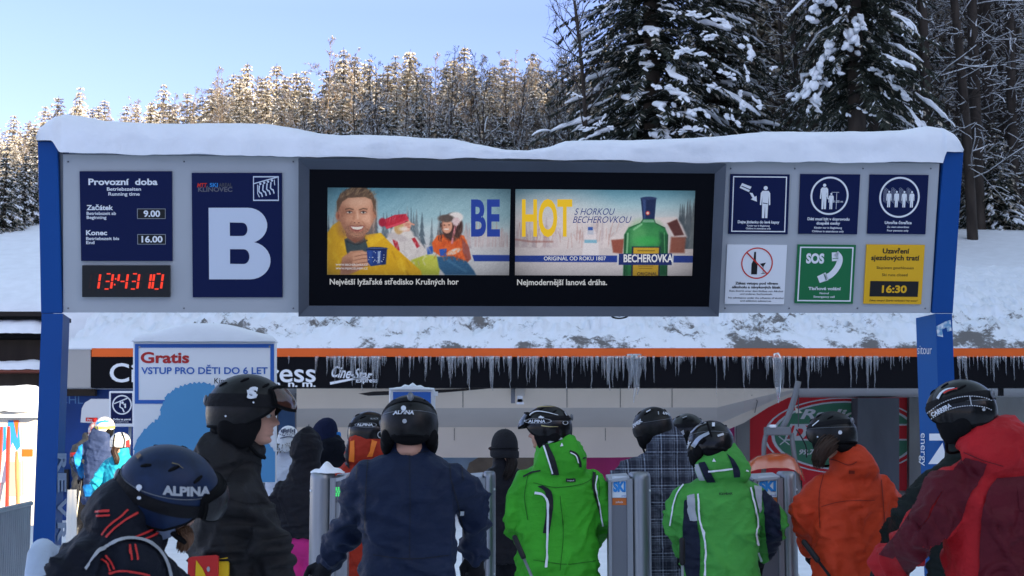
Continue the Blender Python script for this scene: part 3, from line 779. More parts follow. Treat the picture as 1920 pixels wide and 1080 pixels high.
class Pic:
    def __init__(s, nx, ny, w, h):
        s.nx, s.ny = nx, ny; x = (np.arange(nx) + .5) / nx * w; y = (np.arange(ny) + .5) / ny * h
        s.X, s.Y = np.meshgrid(x, y); s.a = np.zeros((ny, nx, 3)); s.px = w / nx
    def put(s, mask, col): mask = np.clip(mask, 0, 1)[..., None]; s.a = s.a * (1 - mask) + np.asarray(col, float) * mask; return s
    def ell(s, cx, cy, rx, ry, col, rot=0, soft=1.2, a=1):
        c, q = math.cos(R(rot)), math.sin(R(rot)); dx = s.X - cx; dy = s.Y - cy
        u = (dx * c + dy * q) / rx; v = (-dx * q + dy * c) / ry; d = (np.sqrt(u * u + v * v) - 1) * min(rx, ry)
        return s.put(a * np.clip(.5 - d / soft, 0, 1), col)
    def poly(s, pts, col, soft=1.0, a=1):
        pts = np.asarray(pts, float); ins = np.zeros_like(s.X, bool); dist = np.full_like(s.X, 1e9)
        for i in range(len(pts)):
            x0, y0 = pts[i]; x1, y1 = pts[(i + 1) % len(pts)]
            if y0 != y1:
                c = ((y0 > s.Y) != (y1 > s.Y)) & (s.X < (x1 - x0) * (s.Y - y0) / (y1 - y0) + x0); ins ^= c
            L = (x1 - x0) ** 2 + (y1 - y0) ** 2 + 1e-9; t = np.clip(((s.X - x0) * (x1 - x0) + (s.Y - y0) * (y1 - y0)) / L, 0, 1)
            dist = np.minimum(dist, np.hypot(s.X - x0 - t * (x1 - x0), s.Y - y0 - t * (y1 - y0)))
        d = np.where(ins, -dist, dist)
        return s.put(a * np.clip(.5 - d / soft, 0, 1), col)
    def line(s, pts, w, col, soft=1.0, a=1):
        pts = np.asarray(pts, float); dist = np.full_like(s.X, 1e9)
        for (x0, y0), (x1, y1) in zip(pts[:-1], pts[1:]):
            L = (x1 - x0) ** 2 + (y1 - y0) ** 2 + 1e-9; t = np.clip(((s.X - x0) * (x1 - x0) + (s.Y - y0) * (y1 - y0)) / L, 0, 1)
            dist = np.minimum(dist, np.hypot(s.X - x0 - t * (x1 - x0), s.Y - y0 - t * (y1 - y0)))
        return s.put(a * np.clip(.5 - (dist - w / 2) / soft, 0, 1), col)
    def mott(s, amt, f, seed, mask=None):
        n = snoise(np.stack([s.X.ravel(), s.Y.ravel(), 0 * s.X.ravel()], 1), f, seed).reshape(s.X.shape)[..., None]
        s.a = s.a + n * amt * (1 if mask is None else mask[..., None]); return s
def grad(p, stops):
    ys_ = [c[0] for c in stops]
    for k in range(3): p.a[..., k] = np.interp(p.Y, ys_, [c[1][k] for c in stops])
def forest(p, x0, x1, top, bot, n, seed, cols, wob=10):
    r = np.random.default_rng(seed)
    for _ in range(n):
        x = r.uniform(x0, x1); t_ = top + r.uniform(-wob, wob); w = r.uniform(6, 12); c = np.array(cols[int(r.integers(len(cols)))])
        pts = [(x, t_)]
        k = 5
        for i in range(1, k + 1): pts += [(x + w * i / k * .9, t_ + (bot - t_) * i / k), (x + w * i / k * .5, t_ + (bot - t_) * i / k - 1)]
        for i in range(k, 0, -1): pts += [(x - w * i / k * .5, t_ + (bot - t_) * i / k - 1), (x - w * i / k * .9, t_ + (bot - t_) * i / k)]
        p.poly(pts, c + r.uniform(-12, 12), 2.5, .85)
# left picture, 342 x 162 photograph pixels
p = Pic(300, 142, 342, 162)
grad(p, [(0, (84, 142, 172)), (50, (134, 178, 198)), (75, (182, 200, 212)), (110, (196, 198, 206)), (162, (196, 198, 208))])
p.ell(250, 30, 120, 50, (176, 200, 208), soft=60, a=.5)
forest(p, 0, 215, 44, 120, 34, 2, [(78, 92, 104), (60, 76, 90), (112, 124, 134), (140, 148, 156)], 12)
forest(p, 215, 262, 66, 112, 9, 4, [(150, 150, 162), (176, 170, 176)], 8)
for i in range(26):
    r = np.random.default_rng(i); x = r.uniform(255, 342); p.line([(x, 108), (x + r.uniform(-4, 4), r.uniform(58, 88))], 1.2, (170, 140, 142), 2, .6)
p.ell(300, 95, 60, 14, (206, 190, 196), soft=18, a=.6)
p.mott(7, .25, 5)
# seated woman in white with red knitted hat
p.poly([(108, 96), (122, 84), (146, 82), (168, 92), (182, 110), (196, 128), (192, 140), (150, 146), (118, 120)], (206, 200, 202), 3)
p.poly([(122, 96), (130, 92), (136, 116), (130, 120)], (178, 40, 52), 2); p.poly([(158, 94), (164, 92), (174, 108), (168, 112)], (178, 40, 52), 2)
p.ell(140, 84, 22, 11, (214, 208, 208), rot=10, soft=3); p.ell(132, 92, 20, 7, (192, 184, 188), rot=15, soft=3)
p.poly([(132, 62), (150, 56), (158, 66), (154, 80), (136, 82)], (222, 170, 150), 2.5); p.ell(134, 74, 9, 12, (196, 160, 110), soft=3)
p.poly([(103, 66), (108, 58), (126, 50), (146, 48), (152, 56), (146, 64), (124, 72), (112, 76)], (190, 38, 60), 2); p.ell(103, 64, 7, 8, (160, 28, 52), soft=3); p.line([(112, 74), (130, 68), (150, 60)], 4, (210, 70, 90), 2)
p.line([(156, 66), (162, 68)], 3, (218, 160, 140), 1.5)
p.poly([(158, 134), (186, 124), (206, 128), (212, 150), (210, 162), (150, 162)], (176, 184, 62), 3); p.ell(196, 138, 16, 14, (196, 200, 84), soft=6, a=.7)
p.poly([(186, 110), (198, 108), (198, 122), (188, 124)], (44, 88, 176), 1.5)
p.ell(150, 68, 5, 3, (196, 120, 104), soft=2, a=.6); p.line([(146, 62), (150, 62)], 1.2, (92, 58, 48), 1, .8); p.line([(150, 73), (155, 72.5)], 1.4, (180, 84, 80), 1); p.ell(143, 76, 8, 4, (236, 230, 228), soft=4, a=.8)
for i in range(40):
    r = np.random.default_rng(i + 2000); x = r.uniform(112, 190); y = r.uniform(92, 140); p.line([(x, y), (x + r.uniform(-8, 8), y + r.uniform(3, 12))], r.uniform(1, 3), (178, 170, 174) if i % 2 else (228, 224, 226), 3, .5)
for i in range(36):
    r = np.random.default_rng(i + 2100); x = r.uniform(106, 148); p.line([(x, 66 - (x - 106) * .3 + r.uniform(-4, 4)), (x + 2, 58 - (x - 106) * .25)], 1, (226, 96, 112) if i % 2 else (140, 22, 44), 1, .5)
# seated woman in orange
p.poly([(196, 102), (206, 88), (232, 82), (256, 88), (264, 106), (270, 130), (262, 140), (240, 132), (214, 128), (200, 118)], (214, 92, 36), 2.5); p.poly([(252, 90), (266, 110), (270, 132), (262, 138), (254, 118)], (150, 84, 76), 2.5)
p.ell(234, 72, 20, 26, (72, 46, 40), soft=4); p.ell(224, 70, 10, 14, (214, 158, 134), soft=2); p.line([(219, 76), (227, 76)], 2, (240, 230, 226), 1.2)
p.ell(240, 54, 14, 10, (226, 220, 222), soft=3); p.ell(222, 56, 15, 7, (92, 78, 74), soft=3); p.line([(240, 70), (234, 102)], 4, (206, 130, 140), 2); p.ell(241, 62, 7, 8, (214, 190, 196), soft=3)
p.poly([(206, 128), (236, 126), (262, 136), (276, 154), (280, 162), (222, 162), (210, 148)], (46, 92, 134), 3); p.line([(226, 134), (262, 156)], 3, (84, 132, 170), 4, .6)
p.poly([(210, 114), (224, 112), (224, 126), (212, 126)], (44, 84, 176), 1.5); p.ell(238, 118, 14, 5, (220, 200, 190), rot=-20, soft=2)
for q in ((219, 68.5), (228, 68)): p.ell(q[0], q[1], 2, .9, (60, 36, 32), soft=.9)
p.line([(223, 69), (222, 73)], 1.4, (190, 128, 106), 1.2, .8); p.ell(216, 70, 3, 8, (180, 120, 98), soft=4, a=.6)
for i in range(50):
    r = np.random.default_rng(i + 2200); x = r.uniform(204, 262); y = r.uniform(90, 132); p.line([(x, y), (x + r.uniform(-6, 6), y + r.uniform(3, 10))], r.uniform(1, 3), (240, 124, 58) if i % 2 else (160, 58, 22), 3, .5)
for i in range(50):
    r = np.random.default_rng(i + 2300); x = r.choice([r.uniform(206, 216), r.uniform(236, 250)]); y = r.uniform(62, 92); p.line([(x, y), (x + r.uniform(-2, 2), y + 8)], 1, (112, 76, 62) if i % 2 else (44, 26, 24), 1, .6)
# man in the yellow jacket
p.poly([(0, 84), (10, 70), (22, 62), (36, 70), (48, 96), (70, 88), (100, 84), (120, 104), (142, 124), (176, 154), (178, 162), (0, 162)], (214, 166, 18), 2.5)
for i in range(46):
    r = np.random.default_rng(i + 900); x = r.uniform(2, 150); y0_ = 92 + max(0, x - 100) * .7; y = r.uniform(y0_, 160); a_ = r.uniform(-1.2, 1.2); l_ = r.uniform(6, 22)
    inside = (x < 40) or (x > 76 and y > 90 + (x - 76) * .55)
    if inside: p.line([(x, y), (x + l_ * math.cos(a_) * .6, y + l_ * .8)], r.uniform(1.5, 5), (236, 196, 48) if r.random() < .5 else (160, 112, 4), 4, .55)
p.poly([(20, 62), (36, 70), (46, 96), (40, 104), (26, 78)], (232, 190, 40), 2, .9); p.poly([(72, 88), (100, 84), (108, 92), (82, 110)], (228, 184, 34), 3, .8); p.line([(36, 72), (44, 98), (42, 122)], 2.5, (44, 150, 176), 1.5)
p.poly([(32, 96), (40, 92), (70, 92), (76, 110), (72, 140), (44, 140), (36, 118)], (52, 66, 72), 2)
for i in range(14): p.line([(40 + i * 2.4, 98), (41 + i * 2.3, 138)], 1, (78, 94, 100), 1, .6)
p.line([(36, 100), (54, 106), (74, 98)], 3, (34, 44, 50), 2, .8)
p.poly([(33, 74), (36, 92), (52, 103), (68, 94), (76, 74)], (150, 98, 76), 2); p.ell(56, 96, 14, 7, (120, 74, 58), soft=6, a=.7)
face = [(20, 40), (22, 22), (34, 12), (56, 8), (76, 12), (87, 24), (88, 44), (86, 62), (78, 80), (66, 90), (54, 92), (42, 88), (30, 76), (23, 60)]
p.poly(face, (204, 150, 124), 2)
m_ = p.a.copy()
p.ell(30, 54, 12, 30, (156, 104, 82), soft=14, a=.75); p.ell(58, 26, 24, 10, (232, 188, 164), soft=14, a=.7); p.ell(74, 56, 12, 12, (228, 176, 152), soft=12, a=.75); p.ell(40, 58, 9, 9, (214, 158, 132), soft=9, a=.6); p.ell(87, 50, 5, 26, (166, 112, 88), soft=8, a=.7)
p.ell(54, 80, 27, 14, (150, 104, 84), soft=13, a=.65); p.ell(55, 88, 11, 5, (186, 136, 112), soft=6, a=.6)
p.ell(20, 52, 4.5, 9, (184, 122, 98), soft=2); p.ell(20.5, 53, 2, 5, (140, 84, 66), soft=2); p.ell(89, 50, 2.5, 8, (176, 118, 94), soft=2)
hr = [(18, 46), (17, 26), (24, 12), (36, 3), (52, -2), (72, 0), (84, 10), (90, 26), (90, 46), (86, 34), (82, 22), (70, 17), (54, 18), (38, 19), (28, 26), (23, 36)]
p.poly(hr, (104, 80, 62), 2)
for i in range(120):
    r = np.random.default_rng(i + 1500); x = r.uniform(22, 86); y = 16 - 14 * math.sin((x - 20) / 68 * math.pi) + r.uniform(-2, 12); p.line([(x, y), (x + r.uniform(2, 8), y - r.uniform(3, 9))], .9, [(150, 122, 94), (74, 54, 42), (178, 150, 118)][i % 3], 1, .6) if y < 19 else None
for i in range(30):
    r = np.random.default_rng(i + 1700); x = r.choice([r.uniform(18, 24), r.uniform(85, 90)]); y = r.uniform(20, 46); p.line([(x, y), (x + .6, y + 5)], .9, (86, 64, 50), 1, .6)
for x, k in ((41, -1), (67, 1)):
    p.ell(x, 45, 8, 4.5, (160, 108, 88), soft=5, a=.7); p.ell(x, 45.6, 5, 1.9, (222, 212, 206), soft=1.2); p.ell(x + .4, 45.5, 2.1, 2.0, (66, 70, 74), soft=1); p.ell(x + .3, 45.3, .9, .9, (16, 14, 14), soft=.8); p.line([(x - 6, 45.5), (x, 43.3), (x + 6, 45.3)], 1.3, (84, 52, 42), 1); p.line([(x - 5, 48), (x, 48.8), (x + 5, 47.6)], .9, (150, 98, 80), 1, .7); p.line([(x - 7, 40.5 + k * .4), (x, 38.4), (x + 7, 40 - k * .4)], 2.2, (104, 74, 54), 1.5, .9)
p.line([(50, 46), (49, 58)], 4, (176, 122, 98), 3, .7); p.line([(56, 44), (57, 60)], 3, (236, 190, 166), 3, .8); p.ell(55.5, 62.5, 6.5, 4, (208, 152, 126), soft=2.5); p.ell(51, 65, 1.5, .9, (112, 66, 54), soft=1); p.ell(59, 65, 1.5, .9, (112, 66, 54), soft=1); p.line([(46, 63), (40, 72)], 1.6, (164, 110, 88), 2, .7); p.line([(65, 62), (72, 71)], 1.6, (172, 118, 94), 2, .7)
p.poly([(41, 71), (50, 70.5), (55, 71.4), (60, 70.4), (70, 70.6), (66, 77.5), (56, 81), (46, 78.5)], (150, 74, 68), 1.2); p.poly([(43.5, 72.2), (55, 72.8), (68, 71.8), (64, 76.6), (56, 78.2), (48, 76.8)], (236, 230, 224), 1)
for x in (47, 50.5, 54, 57.5, 61, 64.5): p.line([(x, 72.5), (x, 77)], .5, (190, 178, 172), .8, .7)
p.line([(45, 80), (56, 83), (66, 79)], 1.8, (196, 120, 106), 1.5, .8)
mk = np.random.default_rng(8).uniform(0, 1, p.X.shape)
p.put((((p.X - 54) / 26) ** 2 + ((p.Y - 82) / 13) ** 2 < 1) * (mk > .6) * .35 * (((p.X - 56) / 14) ** 2 + ((p.Y - 75) / 5) ** 2 > 1), (92, 62, 50))
p.poly([(28, 130), (44, 118), (66, 116), (78, 124), (78, 142), (60, 154), (40, 162), (24, 162)], (190, 138, 112), 2.5); p.ell(40, 146, 14, 14, (148, 100, 80), soft=10, a=.7)
for y in (123, 130, 137, 144): p.line([(50, y + 2), (64, y - 1), (79, y - 2)], 5.2, (206, 154, 128), 2.5, .9); p.line([(52, y + 5), (66, y + 2), (79, y + 1)], 1.1, (118, 74, 58), 1.2, .85)
p.poly([(74, 114), (112, 112), (110, 142), (82, 146), (76, 138)], (26, 54, 128), 1.5); p.poly([(103, 114), (112, 112), (110, 142), (103, 143)], (14, 30, 84), 4, .8); p.poly([(76, 118), (84, 117), (85, 144), (80, 140)], (52, 88, 170), 4, .7); p.ell(92, 113, 19, 3.2, (14, 26, 66), soft=1.5); p.ell(92, 112.4, 18, 1.2, (96, 122, 180), soft=1.2, a=.7); p.poly([(95, 118), (100, 118), (99, 140), (95, 140)], (188, 206, 234), 1.5, .75)
for k in range(22): r = np.random.default_rng(k + 50); p.ell(r.uniform(78, 108), r.uniform(118, 140), .8, .8, (206, 214, 234), soft=.8)
p.mott(5, .9, 9)
p.a += np.random.default_rng(3).normal(size=p.a.shape[:2])[..., None] * 5
# blue band
p.poly([(272, 124), (342, 124), (342, 136), (276, 136)], (28, 58, 152), 1)
v = 1 - .22 * ((p.X / 171 - 1) ** 4 + (p.Y / 81 - 1) ** 4) / 1.0; p.a *= np.clip(v, .5, 1)[..., None]
quadL = [(615, 351), (957, 354), (954, 515), (614, 514)]
picL = cellpic('picture', quadL, p.nx, p.ny, p.a, disp)
# right picture, 334 x 161
p = Pic(300, 144, 334, 161)
grad(p, [(0, (104, 166, 194)), (30, (168, 200, 214)), (60, (204, 200, 206)), (100, (206, 196, 200)), (161, (206, 202, 210))])
p.ell(70, 50, 80, 50, (224, 214, 218), soft=60, a=.6)
forest(p, 0, 180, 58, 110, 26, 12, [(196, 182, 188), (180, 166, 174), (208, 198, 202)], 10); forest(p, 285, 334, 20, 110, 12, 13, [(88, 98, 108), (120, 128, 134), (70, 82, 92)], 12)
for i in range(60):
    r = np.random.default_rng(i + 300); x = r.uniform(0, 190); y = r.uniform(76, 112); p.line([(x, y), (x + r.uniform(-5, 5), y - r.uniform(6, 26))], 1.2, (176, 132, 128), 2, .5)
p.line([(0, 94), (30, 98), (70, 98)], 3, (150, 92, 84), 3, .6)
p.poly([(178, 92), (210, 62), (250, 52), (300, 50), (312, 66), (322, 88), (296, 90), (284, 62), (240, 88), (210, 96)], (216, 206, 210), 4); p.poly([(180, 94), (204, 92), (202, 120), (184, 118)], (150, 82, 66), 3); p.poly([(284, 62), (302, 54), (316, 84), (298, 86)], (92, 48, 42), 3); p.poly([(292, 88), (320, 88), (318, 118), (290, 118)], (140, 82, 66), 4)
p.mott(6, .3, 6)
p.ell(141, 88, 12, 16, (222, 214, 222), soft=4); p.poly([(136, 72), (146, 72), (147, 84), (135, 84)], (186, 190, 208), 2); p.poly([(136, 70), (145, 70), (145, 76), (136, 76)], (52, 86, 168), 1.5); p.poly([(128, 98), (156, 98), (158, 124), (126, 124)], (220, 216, 224), 3); p.poly([(130, 94), (153, 94), (153, 100), (130, 100)], (128, 180, 206), 2)
# band
p.poly([(0, 124), (334, 123), (334, 136), (0, 136)], (32, 58, 148), 1)
# bottle
p.poly([(240, 52), (258, 52), (262, 62), (280, 70), (286, 84), (287, 161), (204, 161), (204, 84), (212, 70), (234, 62)], (36, 112, 62), 2.5)
p.ell(232, 88, 18, 26, (92, 172, 104), soft=18, a=.8); p.ell(262, 86, 14, 22, (64, 150, 84), soft=16, a=.8); p.poly([(270, 78), (284, 84), (285, 160), (274, 160)], (20, 76, 44), 6, .8); p.poly([(205, 84), (214, 80), (212, 160), (205, 160)], (24, 84, 46), 4, .7)
p.line([(240, 58), (260, 58)], 5, (150, 190, 170), 3, .7); p.line([(211, 82), (210, 118)], 3, (168, 222, 176), 3, .8); p.line([(222, 74), (236, 64)], 3, (176, 226, 186), 3, .7); p.line([(279, 80), (281, 118)], 1.6, (120, 196, 132), 2, .7); p.ell(246, 96, 22, 9, (58, 170, 84), soft=8, a=.7); p.line([(206, 84), (206, 160)], 1.4, (12, 52, 30), 1.5, .8); p.line([(285.5, 84), (286, 160)], 1.6, (8, 44, 26), 1.5, .8); p.line([(214, 71), (234, 62), (240, 53)], 1.4, (16, 64, 40), 1.5, .8); p.line([(258, 53), (262, 62), (280, 71)], 1.4, (12, 52, 32), 1.5, .8)
p.poly([(233, 15), (262, 15), (260, 54), (238, 54)], (24, 40, 84), 1.5); p.poly([(236, 16), (243, 16), (243, 54), (240, 54)], (60, 84, 140), 3, .8); p.ell(248, 15, 14, 3, (40, 58, 108), soft=1.5); p.ell(247, 43, 4, 4, (190, 60, 60), soft=1); p.ell(247, 43, 2.4, 2.4, (230, 200, 190), soft=1)
p.poly([(219, 106), (273, 106), (273, 161), (219, 161)], (22, 34, 60), 1); p.poly([(222, 108), (270, 108), (270, 161), (222, 161)], (196, 158, 40), 1)
p.line([(230, 114), (262, 114)], 1.4, (110, 84, 20), 1); p.line([(232, 143), (260, 143)], 1, (110, 84, 20), 1); p.line([(234, 147), (258, 147)], 1, (110, 84, 20), 1)
p.poly([(192, 121), (298, 120), (298, 141), (192, 141)], (206, 210, 222), 1); p.poly([(195, 120), (295, 119), (295, 141), (195, 141)], (28, 44, 110), 1)
p.a += np.random.default_rng(5).normal(size=p.a.shape[:2])[..., None] * 5
v = 1 - .22 * ((p.X / 167 - 1) ** 4 + (p.Y / 80 - 1) ** 4); p.a *= np.clip(v, .5, 1)[..., None]
quadR = [(966, 354), (1302, 357), (1296, 516), (965, 515)]
picR = cellpic('picture', quadR, p.nx, p.ny, p.a, disp)
S_w = screen_mat('shown white', (200, 203, 208)); S_y = screen_mat('shown yellow', (214, 176, 20)); S_b = screen_mat('shown blue', (28, 54, 140)); S_n = screen_mat('shown navy', (40, 56, 120)); S_k = screen_mat('shown black', (24, 24, 26))
t = Flat(BF)
t.text('BE', 910, 440, 64, S_b, .037, width=54, bold=.03); t.text('HOT', 1025, 440, 64, S_y, .037, width=94, bold=.03)
t.text('S HORKOU', 1076, 402, 12, S_n, .037, width=76, align='L', shear=.35); t.text('BECHEROVKOU', 1073, 417, 12, S_n, .037, width=110, align='L', shear=.35)
t.text('ORIGINÁL OD ROKU 1807', 1077, 487, 7, S_w, .037, width=116, bold=.01); t.text('BECHEROVKA', 1214, 490, 13.5, S_w, .037, width=92, bold=.025); t.text('ORIGINAL', 1212, 515, 5.5, S_k, .037, width=38, bold=.02)
t.text('WWW.BECHEROVKA.CZ', 630, 497, 3.5, S_w, .037, width=60, align='L'); t.text('WWW.PIJSROZUMEM.CZ', 630, 504, 3.5, S_w, .037, width=60, align='L')
S_c = screen_mat('shown caption', (178, 180, 184))
t.text('Největší lyžařské středisko Krušných hor', 619, 532, 10.2, S_c, .037, width=241, align='L', bold=.018); t.text('Nejmodernější lanová dráha.', 969, 533, 10.2, S_c, .037, width=168, align='L', bold=.018)
t.build('caption', disp)

# ---- notices
def notice(quad, m, label, draw, th=.014):
    q = np.array(quad, float)
    
    mb = slab([tuple(a) for a in quad], th, 0.0005, m)
    o = mb.build('notice', board, label)
    def fn(u, v, n):
        s, w = u / 100, v / 100
        a = (q[0] * (1 - s) + q[1] * s) * (1 - w) + (q[3] * (1 - s) + q[2] * s) * w
        return BF(a[0], a[1], th + n)
    t = Flat(fn); draw(t); t.build('lettering', o); return o
def d_hours(t):
    k = 1 / .98
    t.text('Provozní  doba', 47, 15, 6.6, M_white, width=75, bold=.03); t.text('Betriebszeiten', 48, 21.5, 3.6, M_white, width=37, bold=.02); t.text('Running time', 48, 27, 3.6, M_white, width=34, bold=.02)
    t.text('Začátek', 7, 43, 5.2, M_white, width=29, align='L', bold=.03); t.text('Betriebszeit ab', 7, 48.5, 3.3, M_white, width=32, align='L', bold=.02); t.text('Beginning', 7, 53, 3.3, M_white, width=21.5, align='L', bold=.02)
    t.text('Konec', 6, 71, 5.2, M_white, width=23, align='L', bold=.03); t.text('Betriebszeit bis', 6, 76.5, 3.3, M_white, width=36, align='L', bold=.02); t.text('End', 6, 81, 3.3, M_white, width=9, align='L', bold=.02)
    for y, s in ((41.5, '9.00'), (70, '16.00')):
        t.rect(62, y, 93, y + 11.5, M_black, .001); t.frame(62, y, 93, y + 11.5, .7, M_steel, .004); t.text(s, 78, y + 9, 6.6, M_white, .003, width=18 if len(s) == 4 else 23, bold=.03)
notice([(150, 321), (323, 321), (324, 489), (153, 489)], M_navy, 'navy notice of running times', d_hours)
def seg_digit(t, x, y, w, h, s, on, off):
    k = w * .27; sh = lambda yy: (y + h - yy) * .05
    S = {'a': [(x + k, y), (x + w - k, y)], 'b': [(x + w, y + k * .6), (x + w, y + h / 2 - k * .6)], 'c': [(x + w, y + h / 2 + k * .6), (x + w, y + h - k * .6)], 'd': [(x + k, y + h), (x + w - k, y + h)], 'e': [(x, y + h / 2 + k * .6), (x, y + h - k * .6)], 'f': [(x, y + k * .6), (x, y + h / 2 - k * .6)], 'g': [(x + k, y + h / 2), (x + w - k, y + h / 2)]}
    m = {'0': 'abcdef', '1': 'bc', '3': 'abcdg', '4': 'bcfg', ' ': ''}[s]
    for c, pts in S.items():
        pts = [(px + sh(py), py) for px, py in pts]
        t.line(pts, k * (1.5 if c in 'adg' else .95), on if c in m else off, .003 if c in m else .002)
def d_clock(t):
    off = mat('unlit segments', (.035, .02, .02), rough=.5)
    x = 14; W = 11; H = 48; y = 26
    for i, (c, xx) in enumerate((('1', 10), ('3', 27), ('4', 45), ('3', 62), ('1', 76), ('0', 84))):
        xx = {0: 8.5, 1: 23, 2: 40, 3: 53, 4: 66.5, 5: 80}[i]; seg_digit(t, xx, y, 10, H, c, M_dot, off)
    t.disc(38.4, 42, 1.0, M_dot, .003, 3.0); t.disc(37.2, 60, 1.0, M_dot, .003, 3.0)
notice([(156, 497), (320, 497), (320, 556), (156, 556)], mat('clock case', (.018, .018, .02), rough=.35), 'black digital clock with red digits', d_clock, .03)
def d_B(t):
    m = mat('pale sign film', (.62, .68, .78), rough=.4)
    arc = lambda cx, cy, rx, ry, n_: [(cx + rx * math.sin(a), cy - ry * math.cos(a)) for a in np.linspace(0, math.pi, n_)]
    t.poly([(18.5, 28)] + arc(62, 42.2, 21.5, 14.2, 16) + [(18.5, 56.4)], m); t.poly([(18.5, 55.5)] + arc(64, 70.4, 23, 15.1, 16) + [(18.5, 85.5)], m, .0022)
    t.poly([(42, 39.8)] + arc(56, 45.3, 5.5, 5.3, 10) + [(42, 50.6)], M_navy, .004); t.poly([(42, 61.3)] + arc(57.5, 67.2, 6, 5.9, 10) + [(42, 73)], M_navy, .004)
    t.text('MTT', 6, 11.5, 3.2, M_red, width=11, align='L', bold=.03, shear=.2); t.text('SKI', 20, 11.2, 3.0, M_lblue, width=9, align='L', bold=.03); t.text('AREAL', 30, 11.2, 3.0, mat('dull print', (.06, .06, .08)), width=15, align='L', bold=.03); t.text('KLÍNOVEC', 7, 15, 3.4, mat('dull print grey', (.12, .12, .15)), width=38, align='L', bold=.03)
    t.frame(68, 2.6, 96.5, 22.5, 1, m); t.line([(69, 8.6), (96, 3.2)], .9, m)
    for i in range(4):
        x = 75 + i * 4.3; y = 8.8 - i * .9
        t.disc(x + 1, y, 1.3, m, ry=.95); t.line([(x, y + 1.3), (x - .6, y + 6), (x + 1.2, y + 7.4), (x + 2.2, y + 7.4), (x + 3.4, y + 10.5)], 1.4, m)
    t.line([(73, 9.5), (73, 16.5), (75, 19.5)], .9, m); t.line([(91.5, 5.4), (92, 10)], .9, m)
notice([(360, 324), (529, 324), (530, 557), (362, 557)], M_navy, 'navy notice with a large pale letter B', d_B)
def man(t, x, y, k, m, n=.002):
    t.disc(x, y, 3.7 * k, m, n); t.poly([(x - 5.5 * k, y + 5 * k), (x + 5.5 * k, y + 5 * k), (x + 8.5 * k, y + 9 * k), (x + 9.5 * k, y + 30 * k), (x + 6.8 * k, y + 31 * k), (x + 5.6 * k, y + 14 * k), (x + 5 * k, y + 54 * k), (x + .8 * k, y + 54 * k), (x, y + 30 * k), (x - .8 * k, y + 54 * k), (x - 5 * k, y + 54 * k), (x - 5.6 * k, y + 14 * k), (x - 6.8 * k, y + 31 * k), (x - 9.5 * k, y + 30 * k), (x - 8.5 * k, y + 9 * k)], m, n)
def d_ticket(t):
    t.frame(4.5, 3.5, 95.5, 96.5, 1.8, M_white); man(t, 60, 23, .93, M_white)
    t.poly([(20, 15), (36, 21), (32, 30), (16, 23)], M_white); t.line([(19, 20), (34, 26)], 1.4, M_navy, .004)
    t.poly([(33, 31), (38, 31.5), (42, 38), (45, 36), (46, 46), (35.5, 42), (38.5, 40)], M_white); t.line([(56, 48), (64, 49)], 1.2, M_navy, .004)
    t.text('Dejte jízdenku do levé kapsy', 50, 82, 4.4, M_white, width=70, bold=.03); t.text('Kinder nur in Begleitung', 50, 87.4, 2.8, M_white, width=38, bold=.02); t.text('Children in attendance only', 50, 92, 2.8, M_white, width=42, bold=.02)
notice([(1369, 326), (1480, 327), (1476, 439), (1365, 438)], M_navy, 'navy notice with ticket and standing figure', d_ticket)
def d_child(t):
    t.ring(50, 36, 29, 32, M_white, .002, 1, seg=56); man(t, 41, 18.5, .74, M_white); man(t, 53, 33, .47, M_white)
    t.line([(62, 30), (62, 58)], .7, M_white); t.line([(53, 30), (66, 30)], .6, M_white); t.text('1,25 m', 66, 47, 3.4, M_white, width=14, bold=.02); t.line([(44, 34), (49, 42)], 1.6, M_white)
    t.text('Děti musí být v doprovodu', 50, 77, 4.4, M_white, width=71, bold=.03); t.text('dospělé osoby', 50, 84, 4.4, M_white, width=40, bold=.03); t.text('Kinder nur in Begleitung', 50, 91, 3.2, M_white, width=47, bold=.02); t.text('Children in attendance only', 50, 97, 3.2, M_white, width=54, bold=.02)
notice([(1500, 326), (1612, 327), (1606, 439), (1496, 438)], M_navy, 'navy notice with adult and child in a ring', d_child)
def d_four(t):
    g = mat('grey film', (.28, .30, .38), rough=.4)
    for i in range(4):
        for k in (3, 2, 1): t.line([(32 + i * 13 - k * 2.2, 31 - k * 1.6), (32 + i * 13 - k * 2.2, 50 - k * 1.5)], .9, g, .001); t.ring(33.5 + i * 13 - k * 2.2, 29 - k * 1.7, 1.6, 2.2, g, .001, seg=12)
        man(t, 34 + i * 13, 29, .48, M_white, .003)
    t.ring(52, 38, 31.5, 34.5, M_white, .002, 1, seg=56)
    t.text('Utvořte čtveřice', 52, 83, 4.6, M_white, width=46, bold=.03); t.text('Zu viert einordnen', 52, 89.5, 3, M_white, width=38, bold=.02); t.text('Four persons only', 52, 95.5, 3, M_white, width=37, bold=.02)
notice([(1630, 327), (1740, 328), (1734, 439), (1625, 438)], M_navy, 'navy notice with four figures in a ring', d_four)
